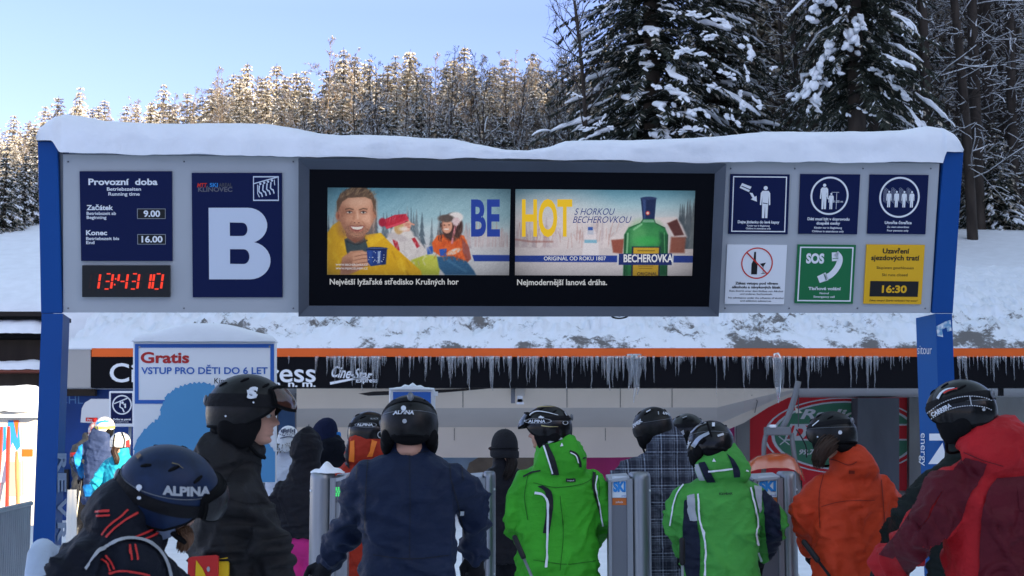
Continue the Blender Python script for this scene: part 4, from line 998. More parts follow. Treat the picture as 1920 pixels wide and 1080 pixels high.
def d_alc(t):
    t.poly([(45.5, 12), (48.5, 12), (49, 26), (52, 32), (52, 50), (42, 50), (42, 32), (45, 26)], M_black); t.poly([(56, 32), (66, 30), (61.5, 38)], M_black); t.line([(61.5, 37), (62, 48)], .9, M_black); t.line([(58.5, 48.5), (65.5, 48)], .9, M_black)
    t.ring(51, 31, 24.5, 26.5, M_red, .003, 1, seg=56); t.line([(33, 13), (69, 49)], 2.2, M_red, .004)
    for s, y, h, w, bo in (('Zákaz vstupu pod vlivem', 67, 4, 72, .03), ('alkoholu a návykových látek', 73.5, 4, 82, .03), ('Kein Eintritt unter dem Einfluss von Alkohol', 79.5, 2.8, 90, .01), ('und anderen Suchtmitteln', 84.5, 2.8, 54, .01), ('No admittance under the influence of alcohol', 91, 2.8, 93, .01), ('and addictive substances', 96, 2.8, 52, .01)): t.text(s, 52, y, h, M_black, width=w, bold=bo)
notice([(1363, 458), (1475, 459), (1469, 570), (1358, 569)], M_white, 'white notice with red alcohol ban ring', d_alc)
def d_sos(t):
    t.frame(4, 3.6, 96, 96.4, 2.2, M_white); t.text('SOS', 31, 31, 15, M_white, width=31, bold=.05)
    c = smooth_path([(66, 20, 0), (70, 30, 0), (66, 44, 0), (55, 56, 0), (44, 60, 0)], 18)[:, :2]
    t.line([(66, 14), (73, 22), (72, 33), (66, 44), (58, 52), (49, 56)], 10, M_white, .002, along=22)
    t.poly([(59, 13), (71, 12.5), (71, 27), (60, 28)], M_white); t.line([(60.8, 23.5), (70.5, 22.5)], 1, M_green, .004)
    t.poly([(36, 54), (50, 47), (56, 60), (41, 65)], M_white); t.line([(47, 49), (52, 60)], 1, M_green, .004)
    t.text('Tísňové volání', 50, 77, 4.8, M_white, width=56, bold=.03); t.text('Notruf', 50, 84, 3, M_white, width=16, bold=.02); t.text('Emergency call', 50, 90, 3.2, M_white, width=36, bold=.02)
notice([(1495, 458), (1604, 459), (1598, 569), (1489, 568)], M_green, 'green SOS notice with telephone receiver', d_sos)
def d_close(t):
    t.text('Uzavření', 51, 14.5, 8, M_black, width=46, bold=.025); t.text('sjezdových tratí', 50.5, 26, 8, M_black, width=83, bold=.025); t.text('Skipisten geschlossen', 51, 41, 4.4, M_black, width=64); t.text('Ski runs closed', 51, 53, 4.6, M_black, width=44)
    t.rect(9.5, 61.5, 93, 87.5, M_black, .002); t.text('16:30', 51.5, 80.5, 11.5, M_yellow, .005, width=43, bold=.035); t.text('Zákaz vstupu! Zutritt verboten! No entry!', 51, 95.5, 2.8, M_black, width=84, bold=.01, shear=.2)
notice([(1624, 458), (1733, 459), (1726, 570), (1618, 569)], M_yellow, 'yellow notice of closing time', d_close)
# small fixings: screws of the panels and notices
b = MB()
for x in (128, 345, 550, 1370, 1490, 1618, 1745):
    for y in (303 if x < 560 else 316, 578):
        xx = x - (y - 316) * .04 if x > 1300 else x; q = BF(xx, y, .003); b.geo(ellipsoid(q, (.006, .004, .006), 8, 5), M_steeld)
for x in (72, 76): pass
b.build('screws', board)
t = Flat(BF)
b = MB(); b.geo(tube(smooth_path([BF(1146, 590, -.02), BF(1150, 596, -.03), BF(1163, 599, -.05), BF(1176, 596, -.04), BF(1180, 590, -.02)], 14), .006, 6), M_black); b.build('cable_loop', board)

# ------------------------------------------------------------------ snow on the board
top = np.array([(73, 258), (77, 240), (88, 224), (103, 213), (120, 209), (150, 212), (190, 220), (260, 224), (330, 225), (500, 227), (560, 237), (600, 246), (640, 250), (720, 252), (850, 257), (895, 268), (950, 280), (990, 281), (1030, 272), (1060, 261), (1100, 258), (1200, 259), (1300, 256), (1380, 249), (1440, 242), (1540, 244), (1620, 245), (1690, 241), (1720, 235), (1745, 232), (1768, 237), (1785, 250), (1796, 268), (1801, 283)], float)
bot = np.array([(70, 266), (102, 266), (116, 289), (562, 296), (563, 296), (1357, 306), (1766, 307), (1767, 285), (1806, 285)], float)
px_s = np.r_[np.linspace(73, 125, 16), np.linspace(130, 1730, 420), np.linspace(1736, 1801, 18)]
K = 34; V = []
for i, x in enumerate(px_s):
    yt = np.interp(x, top[:, 0], top[:, 1]); yb = np.interp(x, bot[:, 0], bot[:, 1])
    base = BF(x, yb, .02); tp = BF(x, yt, .02); h = max(.015, np.linalg.norm(tp - base))
    e = min(1, .25 + (min(x - 70, 1804 - x)) / 45) ** .6
    D = .52 * e; c0 = base - Bh * (.25) * np.array([1, 1, 0])
    for k in range(K):
        a = math.pi * k / (K - 1); cc, ss = math.cos(a), max(0, math.sin(a))
        back = -math.copysign(abs(cc) ** .55, cc) * (D / 2 + .02)
        q = base - Bh * (D / 2 + back - .02 - (1 - e) * .0) * 1.0
        q = q + np.array([0, 0, 1]) * h * 1.03 * ss ** .55 + Bh * (.05 * ss)
        w = noise.noise((q[0] * 1.7, q[1] * 3, q[2] * 6)) * .022 + noise.noise((q[0] * 6, q[1] * 9, q[2] * 14)) * .007 + noise.noise((q[0] * 22, q[1] * 22, q[2] * 22)) * .0035 + (.02 * noise.noise((q[0] * 5, 3.0, 1.0)) if k < 3 else 0)
        V.append(q + np.array([0, -w, w * .4]))
n = len(px_s)
b = MB(); b.add(V, grid_faces(n, K) + [tuple(range(K)), tuple((n - 1) * K + k for k in range(K - 1, -1, -1))], M_snowcap, True)
tag(b.build('snow'), 'long thick snow cap lying along the top of the information board', 'snow')

# ------------------------------------------------------------------ children's free entry sign
GY = 12.0
gs = empty('entry_sign', P(382, 985, GY) * np.array([1, 1, 0]), 'big white entry sign with blue border and red heading under a snow cap', 'sign')
b = MB(); px_box(b, 249, 641, 517, 905, GY, .07, mat('white sign sheet', (.86, .88, .92), rough=.35)); gp = b.build('panel', gs, bevel=.01)
t = Flat(flatY(GY)); M_gb = mat('sign blue border', (.035, .14, .50), rough=.4); M_gr = mat('sign red', (.50, .03, .03), rough=.4)
t.frame(253, 645, 514, 757, 7, M_gb, .004)
t.text('Gratis', 264, 680, 19, M_gr, .004, width=91, align='L', bold=.03); t.text('VSTUP PRO DĚTI DO 6 LET', 265, 701, 12, M_gb, .004, width=237, align='L', bold=.02); t.text('Kinder bis 6 Jahre', 402, 719, 10, M_black, .004, width=104, align='L', bold=.005)
_rh = np.random.default_rng(4)
def rag(pts, n_, a_):
    q = resample(np.array(pts, float), n_); return [(x + (_rh.uniform(-1, 1) * a_ if 0 < i < n_ - 1 else 0), y - (a_ * 1.6 if i % 2 else 0)) for i, (x, y) in enumerate(q)]
hill = [(250, 862), (253, 838), (262, 818), (280, 798), (296, 786), (303, 765), (312, 744), (330, 730), (352, 722), (376, 719), (400, 724), (420, 738), (434, 762), (446, 790), (470, 812), (500, 830), (516, 850), (516, 904), (250, 904)]
t.poly(rag(hill[:-2], 90, 2.2) + hill[-2:], mat('plain blue shape', (.10, .34, .62), rough=.4), .006)
for x, y in ((262, 651), (506, 650)): t.disc(x, y, 2, M_steel, .012)
t.build('lettering', gp)
for x in (275, 490):
    b = MB(); q = P(x, 880, GY + .1); b.geo(tube([[q[0], q[1], P(x, 660, GY)[2]], [q[0], q[1], 0]], .035, 10), M_steel); b.build('post', gs)
prof_ = [(249, 640), (252, 629), (265, 626), (290, 622), (320, 612), (350, 606), (385, 605), (420, 607), (450, 613), (480, 622), (505, 628), (515, 634), (517, 640)]
V = []; K = 14; xx = np.linspace(249, 517, 40)
for x in xx:
    h = max(.01, P(x, np.interp(x, [a for a, _ in prof_], [c for _, c in prof_]), GY)[2] - P(x, 641, GY)[2]); q = P(x, 641, GY)
    for k in range(K):
        a = math.pi * k / (K - 1); V.append((q[0], GY + .035 - math.copysign(abs(math.cos(a)) ** .6, math.cos(a)) * .09, q[2] + h * math.sin(a) ** .7 + .004 * noise.noise((q[0] * 9, k, 1))))
b = MB(); b.add(V, grid_faces(40, K) + [tuple(range(K)), tuple(39 * K + k for k in range(K - 1, -1, -1))], M_snowcap, True)
tag(b.build('snow'), 'rounded snow cap sitting on the white entry sign', 'snow')

# small blue sign behind the navy jacket
r = empty('direction_sign', P(772, 985, 11.6) * np.array([1, 1, 0]), 'white framed blue sign half hidden behind the navy jacketed man', 'sign')
b = MB(); px_box(b, 729, 729, 816, 860, 11.6, .05, mat('sign white frame', (.72, .74, .78), rough=.4)); b.build('frame', r, bevel=.02)
t = Flat(flatY(11.6)); t.rect(737, 735, 808, 852, M_gb, .004); t.build('panel', r)
b = MB(); q = P(772, 860, 11.68); b.geo(tube([q, [q[0], q[1], 0]], .03, 8), M_steel); b.build('post', r)
b = MB(); px_box(b, 814, 734, 821, 742, 11.6, .03, M_white); b.build('clip', r)
V = []; xx = np.linspace(730, 814, 24); K = 10
for x in xx:
    q = P(x, 729, 11.6); h = .012 + .035 * math.exp(-((x - 772) / 22) ** 2) * (1 + .3 * math.sin(x * .4))
    for k in range(K):
        a = math.pi * k / (K - 1); V.append((q[0], 11.625 - math.cos(a) * .045, q[2] - .006 + h * math.sin(a) ** .8))
b = MB(); b.add(V, grid_faces(24, K), M_snowcap, True); tag(b.build('snow'), 'small strip of snow on the blue sign behind the navy jacketed man', 'snow')

# ------------------------------------------------------------------ ticket gates
M_led = screen_mat('green lamp dots', (70, 245, 130), 1.3)
def gate(x0, x1, ytop, Y, label, colw, side, panel='ski', snow=0.0, lamp=False):
    q0 = P(x0, ytop, Y); q1 = P(x1, ytop, Y); zt = q0[2]; W_ = q1[0] - q0[0]
    root = empty('ticket_gate', ((q0[0] + q1[0]) / 2, Y + .12, 0), label, 'ticket gate', 'steel ticket gates across the lift entrance')
    cw = W_ * colw; xa, xb = (q1[0] - cw, q1[0]) if side == 'R' else (q0[0], q0[0] + cw)
    pa, pb = (q0[0], xa) if side == 'R' else (xb, q1[0])
    # rounded steel column
    cx, rx, ry = (xa + xb) / 2, cw / 2, .12
    rings = []
    for z, k in ((0.0, 1), (.03, 1), (zt - .06, 1), (zt - .035, .98), (zt - .02, .9), (zt - .012, .7)):
        A_ = np.linspace(0, 2 * np.pi, 28, endpoint=False); rings.append(np.stack([cx + rx * k * np.sign(np.cos(A_)) * np.abs(np.cos(A_)) ** .75, Y + .12 + ry * k * np.sin(A_), np.full(28, z)], 1))
    b = MB(); b.geo(loft(rings), M_steel); c = b.build('column', root)
    b = MB()
    for zz in (zt - .12, zt - .62, zt - 1.1):
        for sx in (-.8, .8): b.geo(ellipsoid((cx + sx * rx, Y + .035, zz), (.007, .005, .007), 8, 6), M_white)
    b.build('screws', c)
    # panel body with sloping top
    b = MB(); pr = [(pa, 0), (pb, 0), (pb, zt - .045), (pa, zt - .06), ]
    b.prism([(x, Y + .03, z) for x, z in pr], [(x, Y + .24, z + (.018 if z > 0 else 0)) for x, z in pr], M_steeld if panel == 'ski' else M_steel); body = b.build('cabinet', root, bevel=.006)
    b = MB(); b.prism([(pa - .004, Y + .015, zt - .055), (pb, Y + .015, zt - .04), (pb, Y + .25, zt - .02), (pa - .004, Y + .25, zt - .03)], [(pa - .004, Y + .015, zt - .075), (pb, Y + .015, zt - .06), (pb, Y + .25, zt - .045), (pa - .004, Y + .25, zt - .05)], mat('pale lid', (.36, .39, .44), rough=.4)); b.build('lid', root, bevel=.004)
    b = MB(); ex = pb if side == 'R' else pa; b.box(ex - .016, ex + .016, Y + .012, Y + .05, 0, zt - .05, M_steel); ex2 = pa if side == 'R' else pb; b.box(ex2 - .004, ex2 + .014, Y + .012, Y + .05, 0, zt - .06, M_steel); b.build('edge_profiles', root)
    if panel == 'ski':
        t = Flat(flatY(Y + .03)); k = P(x0, ytop, Y + .03); s = (pb - pa) * F / Y
        xl = x0 + 6; w = s - 12; mw = mat('sticker white', (.66, .72, .78), rough=.4)
        t.rect(xl, ytop + 12, xl + w, ytop + 52, mw, .003); t.text('SKI', xl + w * .5, ytop + 40, 17, M_lblue, .006, width=w * .88, bold=.06); t.text('areál', xl + w * .8, ytop + 50, 3.5, M_gb, .006, width=w * .3)
        t.rect(xl, ytop + 53, xl + w, ytop + 66, mat('sticker orange', (.55, .14, .03), rough=.4), .003); t.text('pohoda', xl + w * .5, ytop + 62, 4, mw, .006, width=w * .5)
        t.build('sticker', body)
    if lamp:
        t = Flat(flatY(Y + .03)); cxp = (P(0, 0, Y)[0] * 0 + (pa + pb) / 2) * F / Y + 960
        lx, ly = 633, ytop + 42
        t.rect(lx - 9, ly - 18, lx + 9, ly + 20, M_steeld, .002)
        for dx, dy in [(0, 0)] + [(4.2 * math.cos(a), 4.2 * math.sin(a)) for a in np.arange(6) * math.pi / 3] + [(7.6 * math.cos(a), 7.6 * math.sin(a)) for a in np.arange(10) * math.pi / 5]: t.disc(lx + dx, ly + dy, 1.5, M_led, .006, seg=8)
        t.build('lamp', body)
    if snow:
        V = []; A_ = 30; x_ = np.linspace(pa if side == 'R' else xa + .004, pb if side == 'R' else xb + .05, A_); K = 12
        for x in x_:
            u = (x - x_[0]) / (x_[-1] - x_[0]); h = snow * (.42 + .58 * math.exp(-((u - .5) / .2) ** 2) + .12 * math.sin(u * 17)) * (math.sin(math.pi * min(.97, max(.03, u)))) ** .35
            for kk in range(K):
                a = math.pi * kk / (K - 1); V.append((x, Y + .12 - math.cos(a) * .118 * (math.sin(math.pi * min(.97, max(.03, u)))) ** .4, zt - .022 + h * math.sin(a) ** .7 + .004 * noise.noise((x * 30, kk, 0))))
        b = MB(); b.add(V, grid_faces(A_, K) + [tuple(range(K)), tuple((A_ - 1) * K + k for k in range(K - 1, -1, -1))], M_snowcap, True)
        tag(b.build('snow'), 'little snow mound on top of the ' + ('gate with the green lamp' if lamp else 'gate'), 'snow')
    return root
gate(577, 648, 880, 8.1, 'steel ticket gate with glowing green lamp and snow on top', .66, 'L', 'plain', .06, True)
gate(868, 929, 880, 8.6, 'steel ticket gate partly hidden between the navy jacket and the black knitted hat', .4, 'R', 'plain')
gate(1142, 1223, 881, 8.3, 'steel ticket gate with blue lettered sticker right of the plain green jacket', .52, 'R')
gate(1415, 1498, 880, 8.5, 'steel ticket gate with blue sticker left of the plain orange red jacket', .42, 'R')
# ------------------------------------------------------------------ people
def fabric(name, col, rough=.72, bump=.35, scale=13, **k):
    """woven cloth: crisp crease lines, fine pucker, weave"""
    if name in MATS: return MATS[name]
    m = mat(name, col, rough=max(rough, .6), noise_amt=.15, noise_scale=5, spec=.14); nt = m.node_tree; b = nt.nodes['Principled BSDF']
    tc = nt.nodes.new('ShaderNodeTexCoord'); prev = None
    for sc, stt, typ, h, d in ((3.2, (1, 1, 1.6), 'RIDGED_MULTIFRACTAL', .55, .030), (scale, (1, 1, 1.7), 'FBM', .7, .018), (120, (1, 1, 1), 'FBM', .3, .003)):
        mp = nt.nodes.new('ShaderNodeMapping'); mp.inputs['Scale'].default_value = stt; mp.inputs['Rotation'].default_value = (.3, .2, .1); nt.links.new(tc.outputs['Object'], mp.inputs[0])
        n = nt.nodes.new('ShaderNodeTexNoise'); n.noise_type = typ; n.inputs['Scale'].default_value = sc; n.inputs['Detail'].default_value = 3 if typ != 'FBM' else 4; n.inputs['Distortion'].default_value = .6 if typ != 'FBM' else 0
        nt.links.new(mp.outputs[0], n.inputs['Vector'])
        bp = nt.nodes.new('ShaderNodeBump'); bp.inputs['Strength'].default_value = h; bp.inputs['Distance'].default_value = d; nt.links.new(n.outputs[0], bp.inputs['Height'])
        if prev is not None: nt.links.new(prev.outputs[0], bp.inputs['Normal'])
        prev = bp
    nt.links.new(prev.outputs[0], b.inputs['Normal'])
    return m
M_skin = mat('skin', (.46, .24, .17), rough=.5, noise_amt=.10, noise_scale=20, spec=.4)
M_helm = mat('black helmet shell', (.004, .004, .005), rough=.3, coat=.2, spec=.2, noise_amt=.6, noise_scale=26, bump=.04, bump_scale=90)
M_helmmat = mat('matt black helmet shell', (.006, .006, .007), rough=.38, spec=.25, noise_amt=.6, noise_scale=26, bump=.06, bump_scale=90)
M_pad = mat('black padding', (.005, .005, .006), rough=.85, spec=.1)
M_glove = fabric('black glove', (.010, .010, .013))
M_boot = mat('ski boot plastic', (.03, .03, .035), rough=.35)
M_trous = fabric('black ski trousers', (.012, .013, .017))
M_mark = mat('pale helmet print', (.62, .65, .70), rough=.4)
M_lens = mat('goggle lens', (.05, .018, .012), rough=.06, coat=.5)
M_strap = fabric('goggle strap', (.008, .008, .010))
SEG = 48
def head_geo(C, Xa, Ya, Za, k=1.0):
    """head with a face: forward = Ya"""
    zz = [.112, .108, .100, .085, .06, .035, .02, .005, -.01, -.02, -.03, -.04, -.046, -.055, -.066, -.072, -.079, -.088, -.098, -.108, -.117, -.122]
    fz = [.01, .03, .052, .074, .089, .096, .099, .096, .092, .092, .093, .094, .094, .094, .095, .093, .094, .090, .092, .088, .074, .055]
    bz = [-.01, -.035, -.058, -.079, -.095, -.101, -.102, -.102, -.101, -.098, -.094, -.088, -.084, -.078, -.07, -.066, -.06, -.052, -.044, -.034, -.02, -.005]
    wz = [.012, .032, .048, .062, .072, .077, .078, .078, .077, .076, .075, .074, .073, .071, .068, .066, .063, .058, .052, .045, .034, .02]
    zs = np.r_[np.linspace(.112, -.122, 84)]
    z_ = np.array(zz)[::-1]
    f = np.interp(zs, z_, np.array(fz)[::-1]); b = np.interp(zs, z_, np.array(bz)[::-1]); w = np.interp(zs, z_, np.array(wz)[::-1])
    A_ = np.linspace(0, 2 * np.pi, 72, endpoint=False); rings = []
    g = lambda u, s: np.exp(-(u / s) ** 2)
    for z, fy, by, ww in zip(zs, f, b, w):
        cx = np.sign(np.sin(A_)) * np.abs(np.sin(A_)) ** .92; cy = np.sign(np.cos(A_)) * np.abs(np.cos(A_)) ** .85
        x = ww * cx; mid = (fy + by) / 2; y = mid + (fy - by) / 2 * cy
        fr = np.clip(cy, 0, 1)
        nose = np.interp(z, [-.056, -.048, -.042, -.036, -.02, -.004, .008], [0, .010, .027, .029, .017, .006, 0]); nw = np.interp(z, [-.05, -.04, -.02, .005], [.017, .015, .010, .009])
        y = y + fr * (nose * g(x, nw) + .007 * g(z + .065, .006) * g(x, .022) + .008 * g(z + .079, .006) * g(x, .020) - .006 * g(z + .0722, .003) * g(x, .026) + .006 * g(z + .104, .012) * g(x, .022)
             - .011 * g(z + .012, .011) * (g(x - .032, .016) + g(x + .032, .016)) + .004 * g(z - .012, .007) * (g(x - .03, .02) + g(x + .03, .02)) - .004 * g(z + .088, .006) * g(x, .03))
        rings.append(np.stack([x, y, np.full_like(x, z)], 1))
    V, Fc = loft(rings); V = V * k
    return np.asarray(C) + V[:, :1] * Xa + V[:, 1:2] * Ya + V[:, 2:3] * Za, Fc
def head_axes(yaw, pitch, roll=0):
    M = Matrix.Rotation(yaw, 3, 'Z') @ Matrix.Rotation(-pitch, 3, 'X') @ Matrix.Rotation(roll, 3, 'Y')
    A_ = np.array(M); return A_[:, 0], A_[:, 1], A_[:, 2]
def to_w(C, ax, V): V = np.asarray(V, float); return np.asarray(C) + V[:, :1] * ax[0] + V[:, 1:2] * ax[1] + V[:, 2:3] * ax[2]

def helmet(root, C, ax, k=1.0, m=None, strap=None, goggles=None, pads=True, rim=(.045, -.005, -.075), label=None, ridges=0, name='helmet'):
    """shell with brow opening, ear pads, optional goggle strap and goggles; returns a mapper for prints"""
    m = m or M_helm
    rx, ry, rz = .128 * k, .148 * k, .132 * k
    nphi, nt = 72, 26; V = []
    def rimz(phi):
        c = math.cos(phi)      # 1 = front
        return k * np.interp(c, [-1, -.55, .1, .55, .8, 1], [rim[2], rim[2], rim[1] - .04, rim[1], rim[0] - .004, rim[0]])
    def surf(phi, z, s=1.0):
        z = min(z, rz * .9999); q = math.sqrt(max(0, 1 - (z / rz) ** 2))
        if z < 0: q = 1 - (1 - q) * .55
        rid = 1 + ridges * .012 * math.cos(phi * 9) * max(0, min(1, (z / rz - .1) * 2)) if ridges else 1
        return (rx * s * q * rid * math.sin(phi), ry * s * q * rid * math.cos(phi), z * (s if z > 0 else 1))
    for s in (1.0, .93):
        for i in range(nphi):
            phi = 2 * math.pi * i / nphi; z0 = rimz(phi)
            for j in range(nt):
                t = j / (nt - 1); th0 = math.acos(max(-1, min(1, z0 / rz))) ; z = rz * math.cos(th0 * t)
                V.append(surf(phi, z, s))
    Fc = []
    for s in range(2):
        o = s * nphi * nt
        for i in range(nphi):
            i2 = (i + 1) % nphi
            for j in range(nt - 1):
                q = (o + i * nt + j, o + i * nt + j + 1, o + i2 * nt + j + 1, o + i2 * nt + j); Fc.append(q if s == 0 else q[::-1])
    for i in range(nphi):
        i2 = (i + 1) % nphi; Fc.append((i * nt + nt - 1, nphi * nt + i * nt + nt - 1, nphi * nt + i2 * nt + nt - 1, i2 * nt + nt - 1))
    V = to_w(C, ax, V)
    b = MB(); b.geo((V, Fc), m); h = b.build(name, root, label)
    allV, allF = V, list(Fc)
    def addpart(geo, mm, nm, par=h):
        nonlocal allV, allF
        bb = MB(); bb.geo(geo, mm); o = bb.build(nm, par)
        allF = allF + [tuple(i + len(allV) for i in f) for f in geo[1]]; allV = np.concatenate([allV, geo[0]])
        return o
    # rim trim
    pts = to_w(C, ax, [surf(2 * math.pi * i / 48, rimz(2 * math.pi * i / 48) + .001, .975) for i in range(49)])
    addpart(tube(pts, .006 * k, 6), M_pad, 'rim')
    # vents and the seam between the two shells
    if name == 'helmet':
        slots = []
        for ph, z_, tw_ in ((.75, .098, .5), (-.75, .098, -.5), (2.35, .092, -.5), (-2.35, .092, .5), (1.55, .112, 0), (-1.55, .112, 0)):
            c0 = np.array(surf(ph, z_ * k, 1.0)); c1 = np.array(surf(ph + .22 + .1 * tw_, (z_ - .012) * k, 1.0)); slots.append(capsule(to_w(C, ax, [c0, (c0 + c1) / 2 * 1.004, c1]), [.0045 * k, .006 * k, .004 * k], 8))
        for sl_ in slots: addpart(sl_, M_pad, 'vent')
        seam = [surf(a_, (.052 - .03 * (1 - math.cos(a_)) / 2) * k, 1.003) for a_ in np.linspace(.75, 2 * math.pi - .75, 50)]
        addpart(tube(to_w(C, ax, seam), .0016, 5), M_steeld, 'shell_seam')
    if pads:
        gs_ = []
        for sx in (-1, 1):
            g = remesh(cat_geo([ellipsoid((sx * .098 * k, .005, -.075 * k), (.030 * k, .052 * k, .062 * k)), ellipsoid((sx * .094 * k, -.045, -.07 * k), (.032 * k, .045 * k, .045 * k)), ellipsoid((sx * .092 * k, .028, -.045 * k), (.03 * k, .04 * k, .05 * k))]), .008, 4)
            addpart((to_w(C, ax, g[0]), g[1]), M_pad, 'ear_pad')
        # neck roll at the back
        g = ellipsoid((0, -.085 * k, -.075 * k), (.085 * k, .04 * k, .04 * k)); addpart((to_w(C, ax, g[0]), g[1]), M_pad, 'neck_pad')
        st_ = to_w(C, ax, smooth_path([(.098 * k, .03, -.12 * k), (.06, .06, -.155), (0, .075, -.165), (-.06, .06, -.155), (-.098 * k, .03, -.12 * k)], 20)); addpart(tube(st_, .007, 6), M_pad, 'chin_strap')
    if strap:
        sm, hgt, drop, zc = strap    # material, half height, drop towards the back, height at the sides
        n = 60; W = 5; vv = []
        for i in range(n + 1):
            phi = math.radians(42) + (2 * math.pi - math.radians(84)) * i / n
            c = math.cos(phi); z = zc - drop * (1 - c) / 2
            for j in range(W): vv.append(surf(phi, z + hgt * (1 - 2 * j / (W - 1)), 1.022))
        addpart((to_w(C, ax, vv), grid_faces(n + 1, W)), sm, 'goggle_strap')
        cl = ellipsoid((0, -ry * 1.03, zc - drop), (.014, .008, .02), 10, 8); addpart((to_w(C, ax, cl[0]), cl[1]), M_steeld, 'strap_clip')
    if goggles is not None:
        zc, lens, fr = goggles; n = 26; W = 7
        def gv(phi, z, s): q = surf(phi, min(max(z, -.02), .09), s); return (q[0], q[1] , z)
        outer = []; inner = []; base = []
        for i in range(n):
            u = -1 + 2 * i / (n - 1); phi = R(50) * u
            hh = .047 * (1 - abs(u) ** 3.2 * .45)
            for j in range(W):
                w = 1 - 2 * j / (W - 1); bul = .02 * (1 - w * w) * (1 - u * u)
                outer.append(gv(phi, zc + hh * w, 1.17 + bul)); base.append(gv(phi, zc + hh * w, 1.0))
        Vg = to_w(C, ax, outer + base); o = n * W
        Fg = grid_faces(n, W) + [tuple(q[::-1]) for q in grid_faces(n, W, o)]
        edge = [(i, i + 1) for i in range(W - 1)] + [((n - 1) * W + i, (n - 1) * W + i + 1) for i in range(W - 1)] + [(i * W, (i + 1) * W) for i in range(n - 1)] + [(i * W + W - 1, (i + 1) * W + W - 1) for i in range(n - 1)]
        Fg += [(a, c, c + o, a + o) for a, c in edge]
        addpart((Vg, Fg), fr, 'goggles')
        ln = []
        for i in range(n):
            u = -.93 + 1.86 * i / (n - 1); phi = R(50) * u; hh = .038 * (1 - abs(u) ** 3.2 * .45)
            for j in range(W):
                w = 1 - 2 * j / (W - 1); bul = .02 * (1 - w * w) * (1 - u * u); ln.append(gv(phi, zc + hh * w, 1.19 + bul))
        addpart((to_w(C, ax, ln), grid_faces(n, W)), lens, 'lens')
    return h, surf_fn(allV, allF), lambda phi, z, s=1.0: to_w(C, ax, [surf(phi, z, s)])[0]
def prints(parent, fn, draw, name='print', maxe=.12):
    t = Flat(fn); t.maxe = maxe; draw(t); return t.build(name, parent)

def glove_geo(wrist, d, palm_n, k=1.0, curl=.9):
    """palm, four bent fingers of different length and a thumb"""
    d = np.asarray(d, float); d /= np.linalg.norm(d); a, _, _ = basis(d, palm_n); nrm = np.cross(a, d)
    L = lambda x, y, z: np.asarray(wrist) + a * x * k + d * y * k + nrm * z * k
    gs_ = [capsule([L(0, -.02, 0), L(0, .02, 0), L(0, .07, .002)], [.034 * k, .040 * k, .040 * k], 12)]
    gs_.append(capsule([L(-.018, .045, 0), L(.022, .08, 0)], [.026 * k, .024 * k], 10))
    for i, (x, ln) in enumerate(((-.033, .062), (-.011, .074), (.012, .07), (.033, .054))):
        p0 = L(x, .085, 0); p1 = L(x * 1.05, .085 + ln * .5, -.012 * curl); p2 = L(x * 1.05, .085 + ln * .75, -.012 * curl - ln * .35 * curl); p3 = L(x, .085 + ln * .6, -.02 - ln * .65 * curl)
        gs_.append(capsule([p0, p1, p2, p3], [.0125 * k, .0125 * k, .0115 * k, .0105 * k], 8))
    gs_.append(capsule([L(-.034, .02, -.005), L(-.056, .05, -.018), L(-.05, .085, -.035)], [.017 * k, .0145 * k, .012 * k], 8))
    return remesh(cat_geo(gs_), .0055, 3)
def boot_geo(foot, yaw):
    c, s = math.cos(yaw), math.sin(yaw); fx = np.array([-s, c, 0]); sx = np.array([c, s, 0]); f = np.asarray(foot)
    rings = []
    A_ = np.linspace(0, 2 * np.pi, 16, endpoint=False)
    for z, y0, y1, w in ((0.0, -.14, .17, .052), (.02, -.145, .18, .055), (.06, -.14, .17, .054), (.10, -.13, .10, .055), (.16, -.11, .06, .06), (.30, -.09, .085, .068), (.36, -.09, .09, .07)):
        q = np.stack([w * np.sign(np.cos(A_)) * np.abs(np.cos(A_)) ** .7, (y0 + y1) / 2 + (y1 - y0) / 2 * np.sin(A_)], 1)
        rings.append(f + q[:, :1] * sx + q[:, 1:] * fx + np.array([0, 0, z]))
    return loft(rings)

